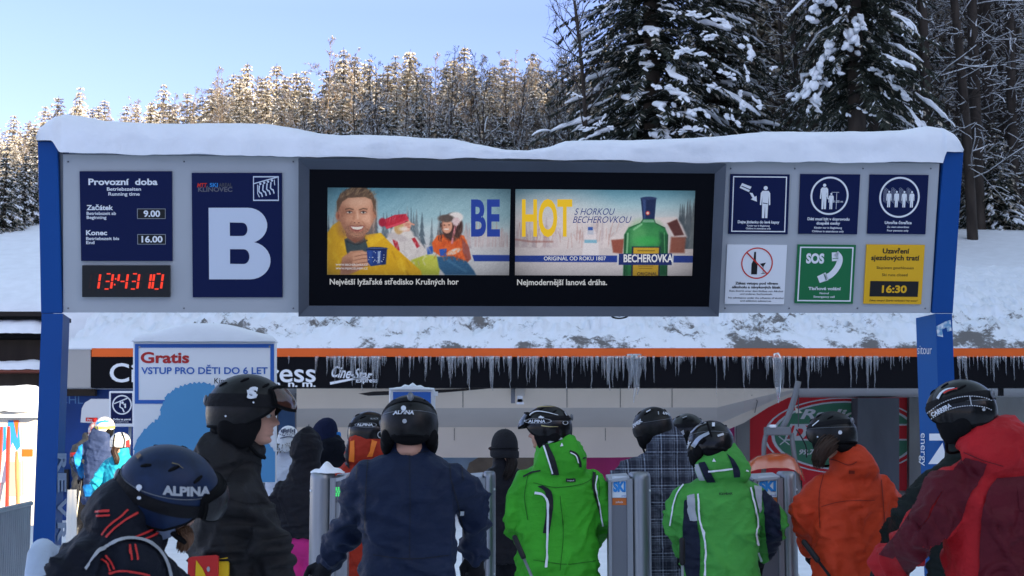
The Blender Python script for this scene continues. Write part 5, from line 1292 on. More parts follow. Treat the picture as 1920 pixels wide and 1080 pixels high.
def body_axes(yaw): c, s = math.cos(yaw), math.sin(yaw); return np.array([c, s, 0]), np.array([-s, c, 0])
def person(spec):
    """spec: dict with pixel positions; makes an Empty with body, jacket, trousers, boots, gloves"""
    g = dict(yaw=0, hyaw=None, hpitch=0.0, hroll=0.0, build=1.0, voxel=.011, long=.80, collar=.075, fold=1.0, extra=[], head_v=.0075, sleeve=1.0, hat=.135, group=None, lean=(0, 0)); g.update(spec)
    Y = g['Y']; px, py = g['top']; yaw = R(g['yaw']); hyaw = yaw if g['hyaw'] is None else R(g['hyaw'])
    ax = head_axes(hyaw, R(g['hpitch']), R(g['hroll']))
    sx, fx = body_axes(yaw)
    topw = P(px, py, Y)
    C = topw - np.array([0, 0, g['hat']])
    gz = groundz(C[0], Y)
    tall = C[2] - gz + .11
    neck = C - ax[2] * .15 - ax[1] * .025 + np.array([0, 0, -.03])
    if 'neck' in g: neck = P(g['neck'][0], g['neck'][1], Y + (g['neck'][2] if len(g['neck']) > 2 else 0))
    hip = np.array([neck[0], neck[1], gz + tall * .50]) + sx * g['lean'][0] + fx * g['lean'][1]
    root = empty('person', (hip[0], hip[1], gz), g['label'], 'person', g['group'])
    up = neck - hip; Lt = np.linalg.norm(up); up /= Lt
    sx2 = sx - up * (sx @ up); sx2 /= np.linalg.norm(sx2); fx2 = np.cross(up, sx2)
    B_ = g['build']
    def ring(d, a, b_, off=0.0):
        A_ = np.linspace(0, 2 * np.pi, 40, endpoint=False); c = neck - up * d + fx2 * off
        q = np.stack([a * np.sign(np.cos(A_)) * np.abs(np.cos(A_)) ** .85, b_ * np.sign(np.sin(A_)) * np.abs(np.sin(A_)) ** .85], 1)
        return c + q[:, :1] * sx2 + q[:, 1:] * fx2
    jl = g['long']; ks = Lt / .60
    rs = [(-.01, .066, .066, .012), (.03, .085, .075, .0), (.055, .13, .088, -.008), (.085, .172, .102, -.012), (.125, .198, .118, -.012), (.18, .212, .134, -.01), (.28, .214, .142, 0), (.40, .206, .138, .005), (.50, .208, .140, .0), (.62, .216, .150, -.005), (.72, .222, .154, -.005), (jl, .224, .155, -.005)]
    rings = [ring(d * (ks if d > .2 else 1), a * B_, b_ * (B_ * .5 + .5) * g.get('deep', 1), o) for d, a, b_, o in rs if d <= jl]
    tor = loft(rings[::-1])
    parts = [tor]
    sleeves = []
    for side in (-1, 1):
        sh = neck - up * .150 + sx2 * side * .172 * g.get('shoulder', B_) - fx2 * .008
        arm = g['arms'][0 if side < 0 else 1]
        el = P(arm[0], arm[1], Y + arm[2]); wr = P(arm[3], arm[4], Y + arm[5])
        k = g['sleeve']
        # keep natural lengths: the modelled arm follows these joints
        path = smooth_path([sh, (sh * .45 + el * .55) + (np.array([0, 0, .005])), el, (el * .5 + wr * .5), wr], 15)
        rr = np.interp(np.linspace(0, 1, 15), [0, .12, .3, .5, .75, 1], np.array([.070, .078, .074, .068, .061, .053]) * k)
        parts.append(capsule(path, rr, 16)); sleeves.append((sh, el, wr))
    cc = neck + up * .02
    if g['collar']:
        parts.append(tube([neck - up * .05 + fx2 * .005, neck + up * .01 + fx2 * .01, neck + up * g['collar'] + fx2 * .016], [.098, .088, .086], 24))
    for e in g['extra']: parts.append(e(neck, up, sx2, fx2))
    V, Fc = remesh(cat_geo(parts), g['voxel'], 5)
    N = vnormals(V, Fc)
    loc = (V - neck) @ np.stack([sx2, fx2, up], 1)
    sd = abs(hash(g['label'])) % 1000 if False else int(px * 7 + py) % 1000
    # drape: slack folds gathering above the waist and round the elbows, plus small puckers
    f1 = snoise(loc * np.array([1.0, 1.0, 2.4]), 9, sd); f2 = snoise(loc * np.array([1.3, 1.3, 2.0]), 24, sd + 1)
    ridge = 1 - np.abs(f1) * 2
    env = .5 + .5 * np.clip((-loc[:, 2] - .1) / .35, 0, 1)
    for sh, el, wr in sleeves: env = env + 1.0 * np.exp(-(np.linalg.norm(V - el, axis=1) / .11) ** 2) + .5 * np.exp(-(np.linalg.norm(V - wr, axis=1) / .09) ** 2)
    # long slanting drapes running from the shoulders and armpits down to the hem
    f3 = snoise(np.stack([loc[:, 0] * 1.0 + .5 * np.abs(loc[:, 2]) * np.sign(loc[:, 0]), loc[:, 1], loc[:, 2] * .35], 1), 15, sd + 7); drape = (1 - np.abs(f3) * 2.2)
    crisp = np.exp(-(f1 / .16) ** 2) * 1.6 - .5; cdrape = np.exp(-(f3 / .15) ** 2) * 1.6 - .5
    V = V + N * ((crisp * .0105 + cdrape * .0085 + f2 * .0045) * env * g['fold'])[:, None]
    b = MB(); b.add(V, Fc, g['jacket'], True); jk = b.build('jacket', root)
    fn = surf_fn(V, Fc)
    # trousers and boots
    legs = []
    for side in (-1, 1):
        hp = np.array([hip[0], hip[1], gz + tall * .50]) + sx * side * .09; ft = np.array([hip[0], hip[1], gz]) + sx * side * .12 + fx * .04 * side
        kn = (hp + ft) / 2 + fx * .05
        legs.append(capsule(smooth_path([hp + np.array([0, 0, .16]), hp, (hp + kn) / 2, kn, (kn + ft) / 2 + np.array([0, 0, .05]), ft + np.array([0, 0, .26])], 14), np.interp(np.linspace(0, 1, 14), [0, .3, .6, 1], [.075, .108, .09, .098]), 16))
        bo = MB(); bo.geo(boot_geo(ft, yaw), M_boot); bo.build('ski_boot', root)
    pel = ellipsoid(np.array([hip[0], hip[1], gz + tall * .545]), (.165, .125, .16), rot=np.stack([sx, fx, (0, 0, 1)], 1))
    tv_, tf_ = remesh(cat_geo(legs + [pel]), .018, 4)
    nn = vnormals(tv_, tf_); tv_ = tv_ + nn * (snoise(tv_ * np.array([1, 1, 2.0]), 12, sd + 3) * .006)[:, None]
    b = MB(); b.add(tv_, tf_, g.get('trousers', M_trous), True); b.build('trousers', root)
    # gloves
    for i, (sh, el, wr) in enumerate(sleeves):
        d = wr - el; d /= np.linalg.norm(d)
        b = MB(); b.geo(glove_geo(wr + d * .035, d, fx2 if i else fx2, 1.0), g.get('glove', M_glove)); b.build('glove', root)
    # one continuous body inside the clothes: head with face, neck, trunk, arms, legs
    hg = head_geo(C - ax[2] * 0.0, ax[0], ax[1], ax[2])
    nk = capsule([C - ax[2] * .06 - ax[1] * .02, C - ax[2] * .11 - ax[1] * .03, neck - up * .06], [.056, .056, .062], 18)
    sk = [hg, nk, loft([ring(d * (ks if d > .2 else 1), a * .86 * B_, bb * .84 * B_, o) for d, a, bb, o in rs[2:9]][::-1])]
    for sh, el, wr in sleeves: sk.append(capsule([sh, el, wr, wr + (wr - el) / np.linalg.norm(wr - el) * .09], [.055, .043, .032, .028], 12))
    for side in (-1, 1):
        hp = np.array([hip[0], hip[1], gz + tall * .50]) + sx * side * .085; ft = np.array([hip[0], hip[1], gz]) + sx * side * .12 + fx * .04 * side
        sk.append(capsule([hp + np.array([0, 0, .1]), (hp + ft) / 2 + fx * .05, ft + np.array([0, 0, .12])], [.085, .058, .042], 12))
    bv, bf = remesh(cat_geo(sk), g['head_v'], 1, .3)
    b = MB(); b.add(bv, bf, g.get('skin', M_skin), True); body = b.build('body', root)
    return dict(root=root, jacket=jk, fn=fn, C=C, ax=ax, neck=neck, up=up, sx=sx2, fx=fx2, body=body, sleeves=sleeves, gz=gz, V=V, F=Fc, bodyfn=surf_fn(bv, bf) if g.get('face') else None)
def hood(w=1.0, dz=0.0, back=.1, hang=.06):
    """folded-down hood: a flat wedge standing up behind the neck and falling rounded on the back"""
    def f(neck, up, sx, fx):
        rings = []; A_ = np.linspace(0, 2 * np.pi, 36, endpoint=False); kb = back / .1; kh = hang / .06
        for u, a, b_, o in ((.098, .080, .070, -.005), (.085, .094, .084, -.012), (.05, .118, .100, -.035 * kb), (.01, .142, .100, -.058 * kb), (-.03 * kh, .150, .088, -.078 * kb), (-.065 * kh, .140, .064, -.096 * kb), (-.09 * kh, .108, .042, -.104 * kb), (-.102 * kh, .06, .02, -.104 * kb)):
            q = np.stack([a * w * np.sign(np.cos(A_)) * np.abs(np.cos(A_)) ** .8, b_ * np.sign(np.sin(A_)) * np.abs(np.sin(A_)) ** .9 + o], 1)
            dip = -.03 * (q[:, 0] / (.15 * w)) ** 2 * (1 if u < .05 else .3)
            rings.append(neck + q[:, :1] * sx + q[:, 1:] * fx + (u + dz - dip)[:, None] * up if False else neck + q[:, :1] * sx + q[:, 1:] * fx + (u + dz - dip * -1)[:, None] * up)
        return loft(rings[::-1])
    return f
def knit_hat(root, C, ax, m, pom=None, k=1.0, tallk=1.0, low=-.02, name='knitted_hat', label=None, slouch=0):
    V = []; n = 72; prof_ = [(0, .125), (.25, .122), (.5, .110), (.72, .088), (.87, .06), (.96, .03), (1.0, 0.0), (1.01, -.03), (1.0, -.055), (1.045, -.056), (1.075, -.062), (1.08, -.085), (1.065, -.108), (1.02, -.114), (.97, -.11)]
    nt = len(prof_)
    for i in range(n):
        phi = 2 * math.pi * i / n
        for j, (rr, z) in enumerate(prof_):
            rib = 1 + .010 * math.cos(phi * 36) * min(1, rr * 1.5); zz = z * (tallk if z > 0 else 1) + low + .03
            V.append((.088 * k * rr * rib * math.sin(phi), .108 * k * rr * rib * math.cos(phi) - slouch * max(0, z) / .125 * .6, zz + (.022 if z < -.05 else 0) * max(0, math.cos(phi))))
    Fc = []
    for i in range(n):
        i2 = (i + 1) % n
        for j in range(nt - 1): Fc.append((i * nt + j, i * nt + j + 1, i2 * nt + j + 1, i2 * nt + j))
    global HATFN
    Vw = to_w(C, ax, V); HATFN = surf_fn(Vw, Fc)
    b = MB(); b.geo((Vw, Fc), m); h = b.build(name, root, label)
    if pom:
        rr = np.random.default_rng(5); g = ellipsoid((0, -slouch * .5, .125 * tallk + .03), (.036, .036, .034), 16, 12); g = (g[0] * 1 + rr.normal(size=g[0].shape) * .003, g[1])
        b = MB(); b.geo((to_w(C, ax, g[0]), g[1]), pom); b.build('pompom', h)
    return h
def scarf(root, p, m, r=.088, h=.06, z=.06, name='neck_warmer'):
    n = 28; V = []
    for i in range(n):
        a = 2 * math.pi * i / n
        for j, (zz, rr) in enumerate(((-.02, 1.02), (.0, 1.06), (h * .5, 1.0), (h, 1.0), (h + .012, .93))):
            V.append(p['neck'] + p['up'] * (zz + z) + p['sx'] * r * rr * math.cos(a) + p['fx'] * (.012 + r * rr * math.sin(a)))
    Fc = []
    for i in range(n):
        for j in range(4): Fc.append((i * 5 + j, ((i + 1) % n) * 5 + j, ((i + 1) % n) * 5 + j + 1, i * 5 + j + 1))
    b = MB(); b.geo((np.array(V), Fc), m); return b.build(name, root)
def locks(root, pts, r, m, n, spread, seed, name='hair'):
    """a mass of hair under many fine strands"""
    rr = np.random.default_rng(seed); b = MB(); core = smooth_path(pts, 10)
    b.geo(capsule(core, np.interp(np.linspace(0, 1, 10), [0, .3, .8, 1], [spread * 1.3, spread * 1.7, spread * 1.4, spread * .7]), 12), m)
    for i in range(n):
        o = rr.normal(size=3); o = o / np.linalg.norm(o) * spread * rr.uniform(.9, 1.9); q = [np.asarray(p_) + o * (1 - .25 * j / len(pts)) + rr.normal(size=3) * spread * .12 for j, p_ in enumerate(pts)]
        path = smooth_path(q, 10); b.geo(tube(path, np.interp(np.linspace(0, 1, 10), [0, .3, .8, 1], [r * .7, r, r * .8, r * .2]), 5), m)
    return b.build(name, root)
def pole(label, a, b_, m=None, group=None):
    root = empty('ski_pole', b_, label, 'ski pole', group)
    q = MB(); q.geo(tube([a, b_], .0085, 8), m or M_steel); q.build('shaft', root)
    d = (np.asarray(b_) - a); d /= np.linalg.norm(d); g = MB(); g.geo(capsule([np.asarray(a) - d * .02, np.asarray(a) + d * .1], .016, 10), M_black); g.build('grip', root)
    g = MB(); k = np.asarray(b_) - d * .06; g.geo(tube([k, k - d * .008], .04, 14), M_black); g.build('basket', root)
    return root
# ------------------------------------------------------------------ who stands where
J_navy = fabric('navy nylon', (.0115, .0195, .047), rough=.5, bump=.25)
J_green = fabric('green nylon', (.048, .34, .024), rough=.5, bump=.22)
J_green2 = fabric('softer green nylon', (.066, .31, .055), rough=.55, bump=.22)
J_dnavy = fabric('dark navy panel', (.010, .014, .030), rough=.55, bump=.2)
J_orange = fabric('orange red nylon', (.50, .045, .014), rough=.5, bump=.22)
J_red = fabric('red nylon', (.38, .013, .018), rough=.5, bump=.25)
J_maroon = fabric('maroon panel', (.085, .007, .014), rough=.55, bump=.2)
J_dark = fabric('charcoal nylon', (.017, .0165, .018), rough=.5, bump=.3)
J_black = fabric('black nylon', (.013, .013, .017), rough=.55)
J_white = fabric('white nylon', (.62, .66, .76), rough=.5)
J_teal = fabric('teal nylon', (.02, .34, .46), rough=.5)
J_blue = fabric('navy and blue nylon', (.035, .055, .13), rough=.5)
J_bright = fabric('bright blue nylon', (.02, .25, .62), rough=.5)
J_grey = fabric('dark grey nylon', (.05, .052, .056), rough=.6)
J_dgreen = fabric('dark green nylon', (.008, .012, .011), rough=.55)
K_dkorange = mat('orange trim', (.72, .17, .02), rough=.5)
K_white = mat('white piping', (.72, .75, .80), rough=.5)
K_black = mat('black trim', (.010, .011, .014), rough=.5)
K_red = mat('red stripe', (.52, .03, .028), rough=.5)
K_grey = mat('grey trim', (.36, .38, .41), rough=.5)
# tartan
def tartan():
    m = fabric('tartan cloth', (.03, .033, .045)); nt = m.node_tree; bs = nt.nodes['Principled BSDF']
    tc = nt.nodes.new('ShaderNodeTexCoord'); sp = nt.nodes.new('ShaderNodeSeparateXYZ'); nt.links.new(tc.outputs['Object'], sp.inputs[0])
    def stripe(src, per, w, off=0.0):
        a = nt.nodes.new('ShaderNodeMath'); a.operation = 'ADD'; a.inputs[1].default_value = 50 + off; nt.links.new(src, a.inputs[0])
        d = nt.nodes.new('ShaderNodeMath'); d.operation = 'MODULO'; d.inputs[1].default_value = per; nt.links.new(a.outputs[0], d.inputs[0])
        l = nt.nodes.new('ShaderNodeMath'); l.operation = 'LESS_THAN'; l.inputs[1].default_value = w; nt.links.new(d.outputs[0], l.inputs[0]); return l.outputs[0]
    tot = None
    for src in (sp.outputs[0], sp.outputs[2]):
        for per, w, off, amp in ((.105, .007, 0, .55), (.105, .004, .018, .4), (.105, .03, .05, .10), (.0525, .0025, .03, .22)):
            s_ = stripe(src, per, w, off); q = nt.nodes.new('ShaderNodeMath'); q.operation = 'MULTIPLY'; q.inputs[1].default_value = amp; nt.links.new(s_, q.inputs[0])
            if tot is None: tot = q.outputs[0]
            else:
                a = nt.nodes.new('ShaderNodeMath'); a.operation = 'ADD'; nt.links.new(tot, a.inputs[0]); nt.links.new(q.outputs[0], a.inputs[1]); tot = a.outputs[0]
    n = nt.nodes.new('ShaderNodeTexNoise'); n.inputs['Scale'].default_value = 60; nt.links.new(tc.outputs['Object'], n.inputs['Vector'])
    q = nt.nodes.new('ShaderNodeMath'); q.operation = 'MULTIPLY'; nt.links.new(tot, q.inputs[0]); nt.links.new(n.outputs[0], q.inputs[1])
    q2 = nt.nodes.new('ShaderNodeMath'); q2.operation = 'MULTIPLY'; q2.inputs[1].default_value = 1.1; nt.links.new(q.outputs[0], q2.inputs[0]); q = q2
    r = nt.nodes.new('ShaderNodeValToRGB'); r.color_ramp.elements[0].color = (.024, .028, .045, 1); r.color_ramp.elements[1].color = (.40, .46, .58, 1); r.color_ramp.elements[1].position = .75
    nt.links.new(q.outputs[0], r.inputs[0]); nt.links.new(r.outputs[0], bs.inputs['Base Color']); return m
J_tartan = tartan()

# 1 bending rider at the front left
p = person(dict(label='bending person in navy helmet and black jacket with red stripes, front left', top=(318, 826), Y=4.15, yaw=-62, hyaw=-74, hpitch=16, hroll=26, hat=.142, jacket=fabric('black navy nylon', (.007, .009, .016)), neck=(268, 962, .02), lean=(0, -.30), build=1.02,
    arms=((150, 1060, -.22, 90, 1120, -.1), (330, 1120, .25, 400, 1180, .1)), collar=.06, extra=[hood(.95, .0, .09)], face=True, head_v=.006, long=.62))
h, hf, hs = helmet(p['root'], p['C'], p['ax'], .99, mat('navy helmet shell', (.007, .018, .052), rough=.45, noise_amt=.3, noise_scale=20), strap=(M_strap, .019, .004, .008), goggles=(.02, mat('dark goggle lens', (.01, .01, .012), rough=.25), M_pad), rim=(.03, -.03, -.07), pads=False)
def d(t):
    t.text('ALPINA', 349, 929, 15, mat('dim strap print', (.34, .36, .39), rough=.6), .006, width=88, bold=.05, curve=lambda x: -.0012 * x * x + .02 * x)
    t.disc(262, 914, 5.5, M_mark, .004); t.disc(262, 933, 4, M_mark, .004, 3)
    t.line([(322, 869), (334, 872), (343, 879)], 2.4, mat('worn gold print', (.16, .13, .07)), .003, w1=1)
    t.poly([(256, 858), (263, 852), (267, 856), (260, 863)], mat('clip brown', (.20, .13, .08)), .006)
prints(h, hf, d)
g = to_w(p['C'], p['ax'], smooth_path([(.088, .0, -.055), (.082, .055, -.09), (.06, .09, -.115)], 12)); b = MB(); b.geo(tube(g, .008, 6), M_pad); b.build('chin_strap', h)
g = to_w(p['C'], p['ax'], smooth_path([(.10, .02, -.03), (.092, .02, -.07), (.075, .03, -.10)], 10)); b = MB(); b.geo(tube(g, .03, 10, flat=.5), fabric('grey blue ear cover', (.18, .21, .30))); b.build('ear_cover', h)
locks(p['root'], to_w(p['C'], p['ax'], [(.045, .075, -.09), (.04, .09, -.115), (.03, .092, -.15)]), .0028, mat('red brown beard', (.16, .08, .045), rough=.7), 150, .013, 3, 'beard')
def d(t):
    for q in ([(240, 957), (225, 970), (205, 986), (192, 1004)], [(258, 962), (235, 975), (215, 992), (200, 1008)], [(180, 960), (205, 958)], [(182, 968), (206, 966)], [(312, 978), (290, 992), (265, 1004), (246, 1012)], [(318, 986), (296, 1000), (272, 1012)], [(318, 1010), (338, 1000), (352, 992)], [(322, 1018), (340, 1008), (354, 1000)], [(242, 1022), (246, 1050)], [(253, 1022), (258, 1050)], [(188, 1048), (200, 1056), (208, 1072)], [(196, 1042), (208, 1052), (216, 1068)], [(205, 1076), (230, 1070), (262, 1074), (280, 1078)]):
        t.line(q, 3.6, K_red, .004, along=12)
    t.line([(160, 1066), (185, 1035), (215, 1018), (245, 1012), (280, 1020), (305, 1045), (318, 1080)], 5.5, K_grey, .007, along=40)
prints(p['jacket'], p['fn'], d, 'stripes')
# snowy pale thing low at the left: rolled pale sleeve of the neighbour's ski bag
r = empty('ski_bag', P(92, 1075, 4.6) * np.array([1, 1, 0]), 'pale blue white rolled end of a ski bag standing by the blue pillar', 'bag')
b = MB(); q0 = P(70, 1100, 4.6); q1 = P(92, 1042, 4.75); q2 = P(60, 1300, 4.5); q2[2] = 0.05; b.geo(capsule(smooth_path([q2, q0, q1], 12), .042, 16), fabric('pale blue cloth', (.42, .50, .62))); b.build('roll', r)
# red and yellow ski tips
for i, (px, m, lab) in enumerate(((381, K_red, 'red ski with yellow edge upright beside the charcoal jacket'), (414, mat('yellow ski edge', (.75, .48, .02), rough=.4), 'yellow ski tip upright beside the charcoal jacket'))):
    root = empty('ski', P(px, 1075, 4.95) * np.array([1, 1, 0]), lab, 'ski')
    q = P(px, 1041 if i == 0 else 1046, 4.95); b = MB(); w = .052 if i == 0 else .024
    pts = [(q[0] - w, 0), (q[0] + w, 0), (q[0] + w, q[2] - .004), (q[0] + w * .8, q[2]), (q[0] - w * .8, q[2] - .006), (q[0] - w, q[2] - .012)]
    b.prism([(x, 4.95 + i * .02, z) for x, z in pts], [(x, 4.965 + i * .02, z) for x, z in pts], m); o = b.build('ski_base', root)
    if i == 0:
        t = Flat(flatY(4.95)); t.poly([(368, 1050), (380, 1066), (388, 1084), (366, 1090)], MATS['yellow ski edge'], .003); t.disc(391, 1067, 3, K_grey, .004, 5); t.build('marking', o)

# 2 man in profile
p = person(dict(label='person in side view with black helmet, raised goggles and charcoal jacket', top=(466, 700), Y=5.2, yaw=-78, hyaw=-88, hpitch=4, hat=.137, jacket=J_dark, neck=(440, 858, .0), build=1.06, deep=1.05,
    arms=((500, 1010, -.16, 545, 1150, -.05), (440, 1010, .3, 520, 1120, .25)), collar=.05, extra=[hood(.92, .0, .09, .04)], face=True, head_v=.0042, voxel=.01, fold=1.2, sleeve=1.08))
b = MB()
nw_ = scarf(p['root'], p, fabric('black neck tube', (.006, .006, .008)), .083, .075, .02)
h, hf, hs = helmet(p['root'], p['C'], p['ax'], 1.02, M_helmmat, strap=(M_strap, .023, .012, .040), goggles=(.055, M_lens, M_pad), rim=(.03, -.012, -.065))
def d(t):
    t.poly([(463, 733), (478, 729), (477, 734), (468, 737), (483, 741), (480, 747), (470, 748), (470, 744), (476, 743), (464, 739)], M_mark, .006)
    t.disc(475, 755, 1.8, M_mark, .004); t.disc(424, 780, 1.8, M_mark, .004)
    t.text('S', 473, 747, 18, M_mark, .007, width=20, bold=.06, shear=.2)
prints(h, hf, d)
for sx_ in (-1, 1):
    for nm, rr, dy, mm in (('eye', .0125, .078, mat('eye white', (.55, .52, .5), rough=.2)), ('iris', .007, .0855, mat('iris', (.05, .06, .05), rough=.15))):
        g = ellipsoid(to_w(p['C'], p['ax'], [(sx_ * .032, dy, -.012)])[0], (rr, rr, rr * .8), 12, 8); b = MB(); b.geo(g, mm); b.build(nm, p['body'])
def d(t):
    st_ = mat('stubble skin', (.30, .17, .12), rough=.6)
    t.line([(496, 771), (502, 768), (509, 770)], 2.6, mat('brow hair', (.14, .09, .06), rough=.8), .0012, along=6)
prints(p['body'], p['bodyfn'], d, 'eyebrow')

def d(t):
    m = mat('charcoal seam', (.006, .006, .007), rough=.8)
    t.line([(424, 905), (440, 880), (470, 866), (500, 880)], 1.6, m, .003, along=16); t.line([(418, 930), (460, 944), (515, 940)], 1.4, m, .003, along=16); t.line([(430, 1000), (480, 1012), (540, 1004)], 1.4, m, .003, along=16); t.line([(500, 862), (520, 920), (535, 1000)], 1.6, m, .003, along=20)
prints(p['jacket'], p['fn'], d, 'seams')
# 3 navy jacket in the middle
p = person(dict(label='person from behind in plain navy jacket and black helmet, front row middle', top=(768, 738), Y=6.1, yaw=-4, hyaw=6, hpitch=16, jacket=J_navy, neck=(768, 832, .0), build=.98, shoulder=1.08, sleeve=1.06,
    arms=((656, 985, .12, 618, 1050, .22), (888, 950, .10, 890, 1030, .20)), collar=.065, fold=1.2, long=.80, lean=(0, -.05)))
h, hf, hs = helmet(p['root'], p['C'], p['ax'], .97, M_helmmat, strap=(M_strap, .012, -.045, .035), rim=(.045, -.03, -.085), ridges=0)
def d(t):
    t.text('ALPINA', 757, 777, 6.5, M_mark, .006, width=37, bold=.03, shear=.15, curve=lambda x: .008 * x * x * .3); t.disc(757, 766, 4.6, M_mark, .004); t.line([(738, 778), (744, 773)], 2, M_mark, .004)
    t.disc(759, 790, 4, K_grey, .006)
prints(h, hf, d)
def d(t):
    t.line([(843, 855), (846, 900), (862, 960), (872, 1010)], 1.6, K_black, .003, along=20); t.line([(690, 855), (686, 930), (684, 1010)], 1.4, K_black, .003, along=20); t.line([(735, 826), (765, 833), (800, 828)], 1.6, K_black, .003, along=10)
    t.rect(863, 957, 871, 965, M_mark, .006)
    t.line([(706, 845), (768, 850), (832, 842)], 1.1, K_black, .002, along=14)
    t.line([(688, 838), (672, 862), (668, 900)], 1.4, K_black, .003, along=16); t.line([(846, 838), (862, 862), (868, 900)], 1.4, K_black, .003, along=16); t.line([(700, 1040), (768, 1048), (850, 1040)], 1.3, K_black, .003, along=16); t.line([(768, 852), (769, 940), (768, 1046)], 1.0, K_black, .002, along=30)
prints(p['jacket'], p['fn'], d, 'seams')

# 4 orange and black jacket behind
p = person(dict(label='person in orange red jacket with black shoulders, behind the navy jacket', top=(692, 769), Y=8.75, yaw=8, hyaw=35, hpitch=3, jacket=fabric('dark orange red', (.34, .030, .015)), neck=(690, 850, 0), arms=((628, 940, .1, 645, 1010, .3), (765, 940, .1, 740, 1010, .3)), collar=.085, build=1.05, extra=[hood(1.0, .05, .085, .06)]))
h, hf, hs = helmet(p['root'], p['C'], p['ax'], .98, M_helm, strap=(M_strap, .012, .0, .045), rim=(.04, -.03, -.08), ridges=1)
def d(t):
    t.text('ALPINA', 684, 799, 4.6, M_mark, .004, width=30, bold=.03, shear=.15); t.ring(686, 797, 19, 20, K_grey, .004, .24); t.ring(713, 815, 4.5, 6, K_grey, .006, 1.1); t.text('BLACK', 702, 787, 3, K_grey, .004, width=14)
    t.disc(667, 778, 2, M_mark, .004)
prints(h, hf, d)
def d(t):
    t.strip([(657, 828), (656, 848), (654, 864)], [(665, 826), (665, 848), (664, 866)], K_dkorange, .004, 2, 10); t.strip([(697, 824), (693, 845), (688, 856)], [(707, 828), (701, 846), (698, 856)], K_dkorange, .004, 2, 10)
    t.strip([(640, 830), (642, 850), (648, 872)], [(655, 824), (654, 848), (656, 880)], K_black, .004, 2, 10)
prints(p['jacket'], p['fn'], d, 'panels')

# 5 white cap and fur collar
p = person(dict(label='person from behind in white jacket with grey fur collar and white patterned cap', top=(541, 797), Y=13, yaw=0, hpitch=0, hat=.125, jacket=J_white, neck=(541, 846, 0), arms=((500, 930, .1, 510, 985, .3), (582, 930, .1, 570, 985, .3)), collar=.06, voxel=.014, head_v=.011, build=.95))
M_wk = mat('white knit', (.70, .72, .76), rough=.8, bump=.4, bump_scale=60)
h = knit_hat(p['root'], p['C'], p['ax'], M_wk, None, 1.12, 1.0, -.035)
t = Flat(HATFN)
for i in range(9): t.rect(527 + i * 3.4, 806 - (i % 3), 529 + i * 3.4, 811 + (i % 2) * 2, M_navy, .006)
for k_ in range(12): t.rect(523 + k_ * 3.1, 813 + (k_ * 5 % 4), 524.5 + k_ * 3.1, 815 + (k_ * 5 % 4), M_navy, .006)
t.line([(526, 822), (541, 819), (557, 822)], 1.6, M_navy, .006, along=8); t.build('pattern', h)
b = MB(); rr = np.random.default_rng(2)
for i in range(260):
    a = rr.uniform(-2.6, 2.6); q = p['neck'] + p['up'] * rr.uniform(.0, .07) + p['sx'] * .115 * math.sin(a) - p['fx'] * (.10 * math.cos(a)); dd = p['sx'] * math.sin(a) - p['fx'] * math.cos(a) + p['up'] * rr.uniform(-.6, .4) + rr.normal(size=3) * .4
    b.geo(tube([q - dd * .02, q + dd * .03], [.009, .002], 4), mat('grey fur', (.17, .15, .125), rough=.9))
b.build('fur_collar', p['root'])

# 6 black hood, pink trousers
p = person(dict(label='person from behind with black hood up, black jacket and pink trousers', top=(574, 814), Y=10.6, yaw=-8, hat=.135, jacket=J_black, neck=(573, 880, 0), trousers=fabric('pink ski trousers', (.55, .03, .20)), arms=((522, 950, .0, 530, 985, .25), (612, 950, .1, 606, 985, .3)), collar=.08, build=.96, long=.50,
    extra=[lambda n, u, s, f: cat_geo([ellipsoid(n + u * .145 + f * .01, (.118, .145, .155), rot=np.stack([s, f, u], 1)), ellipsoid(n + u * .245 - f * .0 + s * .01, (.055, .07, .07)), capsule([n - u * .06, n + u * .08], [.14, .10], 16)])]))
# 7 navy knitted hat, blue scarf
p = person(dict(label='person from behind in black jacket with navy knitted hat and bright blue scarf', top=(608, 783), Y=11.5, yaw=25, hyaw=45, hpitch=8, hat=.145, jacket=fabric('dark blue black nylon', (.006, .008, .014)), neck=(616, 842, 0), arms=((570, 930, .1, 585, 985, .3), (668, 930, .1, 650, 985, .3)), collar=.05, voxel=.013, head_v=.01, extra=[hood(.9, .02, .08)]))
knit_hat(p['root'], p['C'], p['ax'], mat('navy knit', (.008, .013, .045), rough=.85, bump=.5, bump_scale=70), None, 1.16, 1.12, -.03, slouch=.07)
scarf(p['root'], p, mat('blue scarf', (.02, .22, .62), rough=.7), .102, .055, .07, 'scarf')

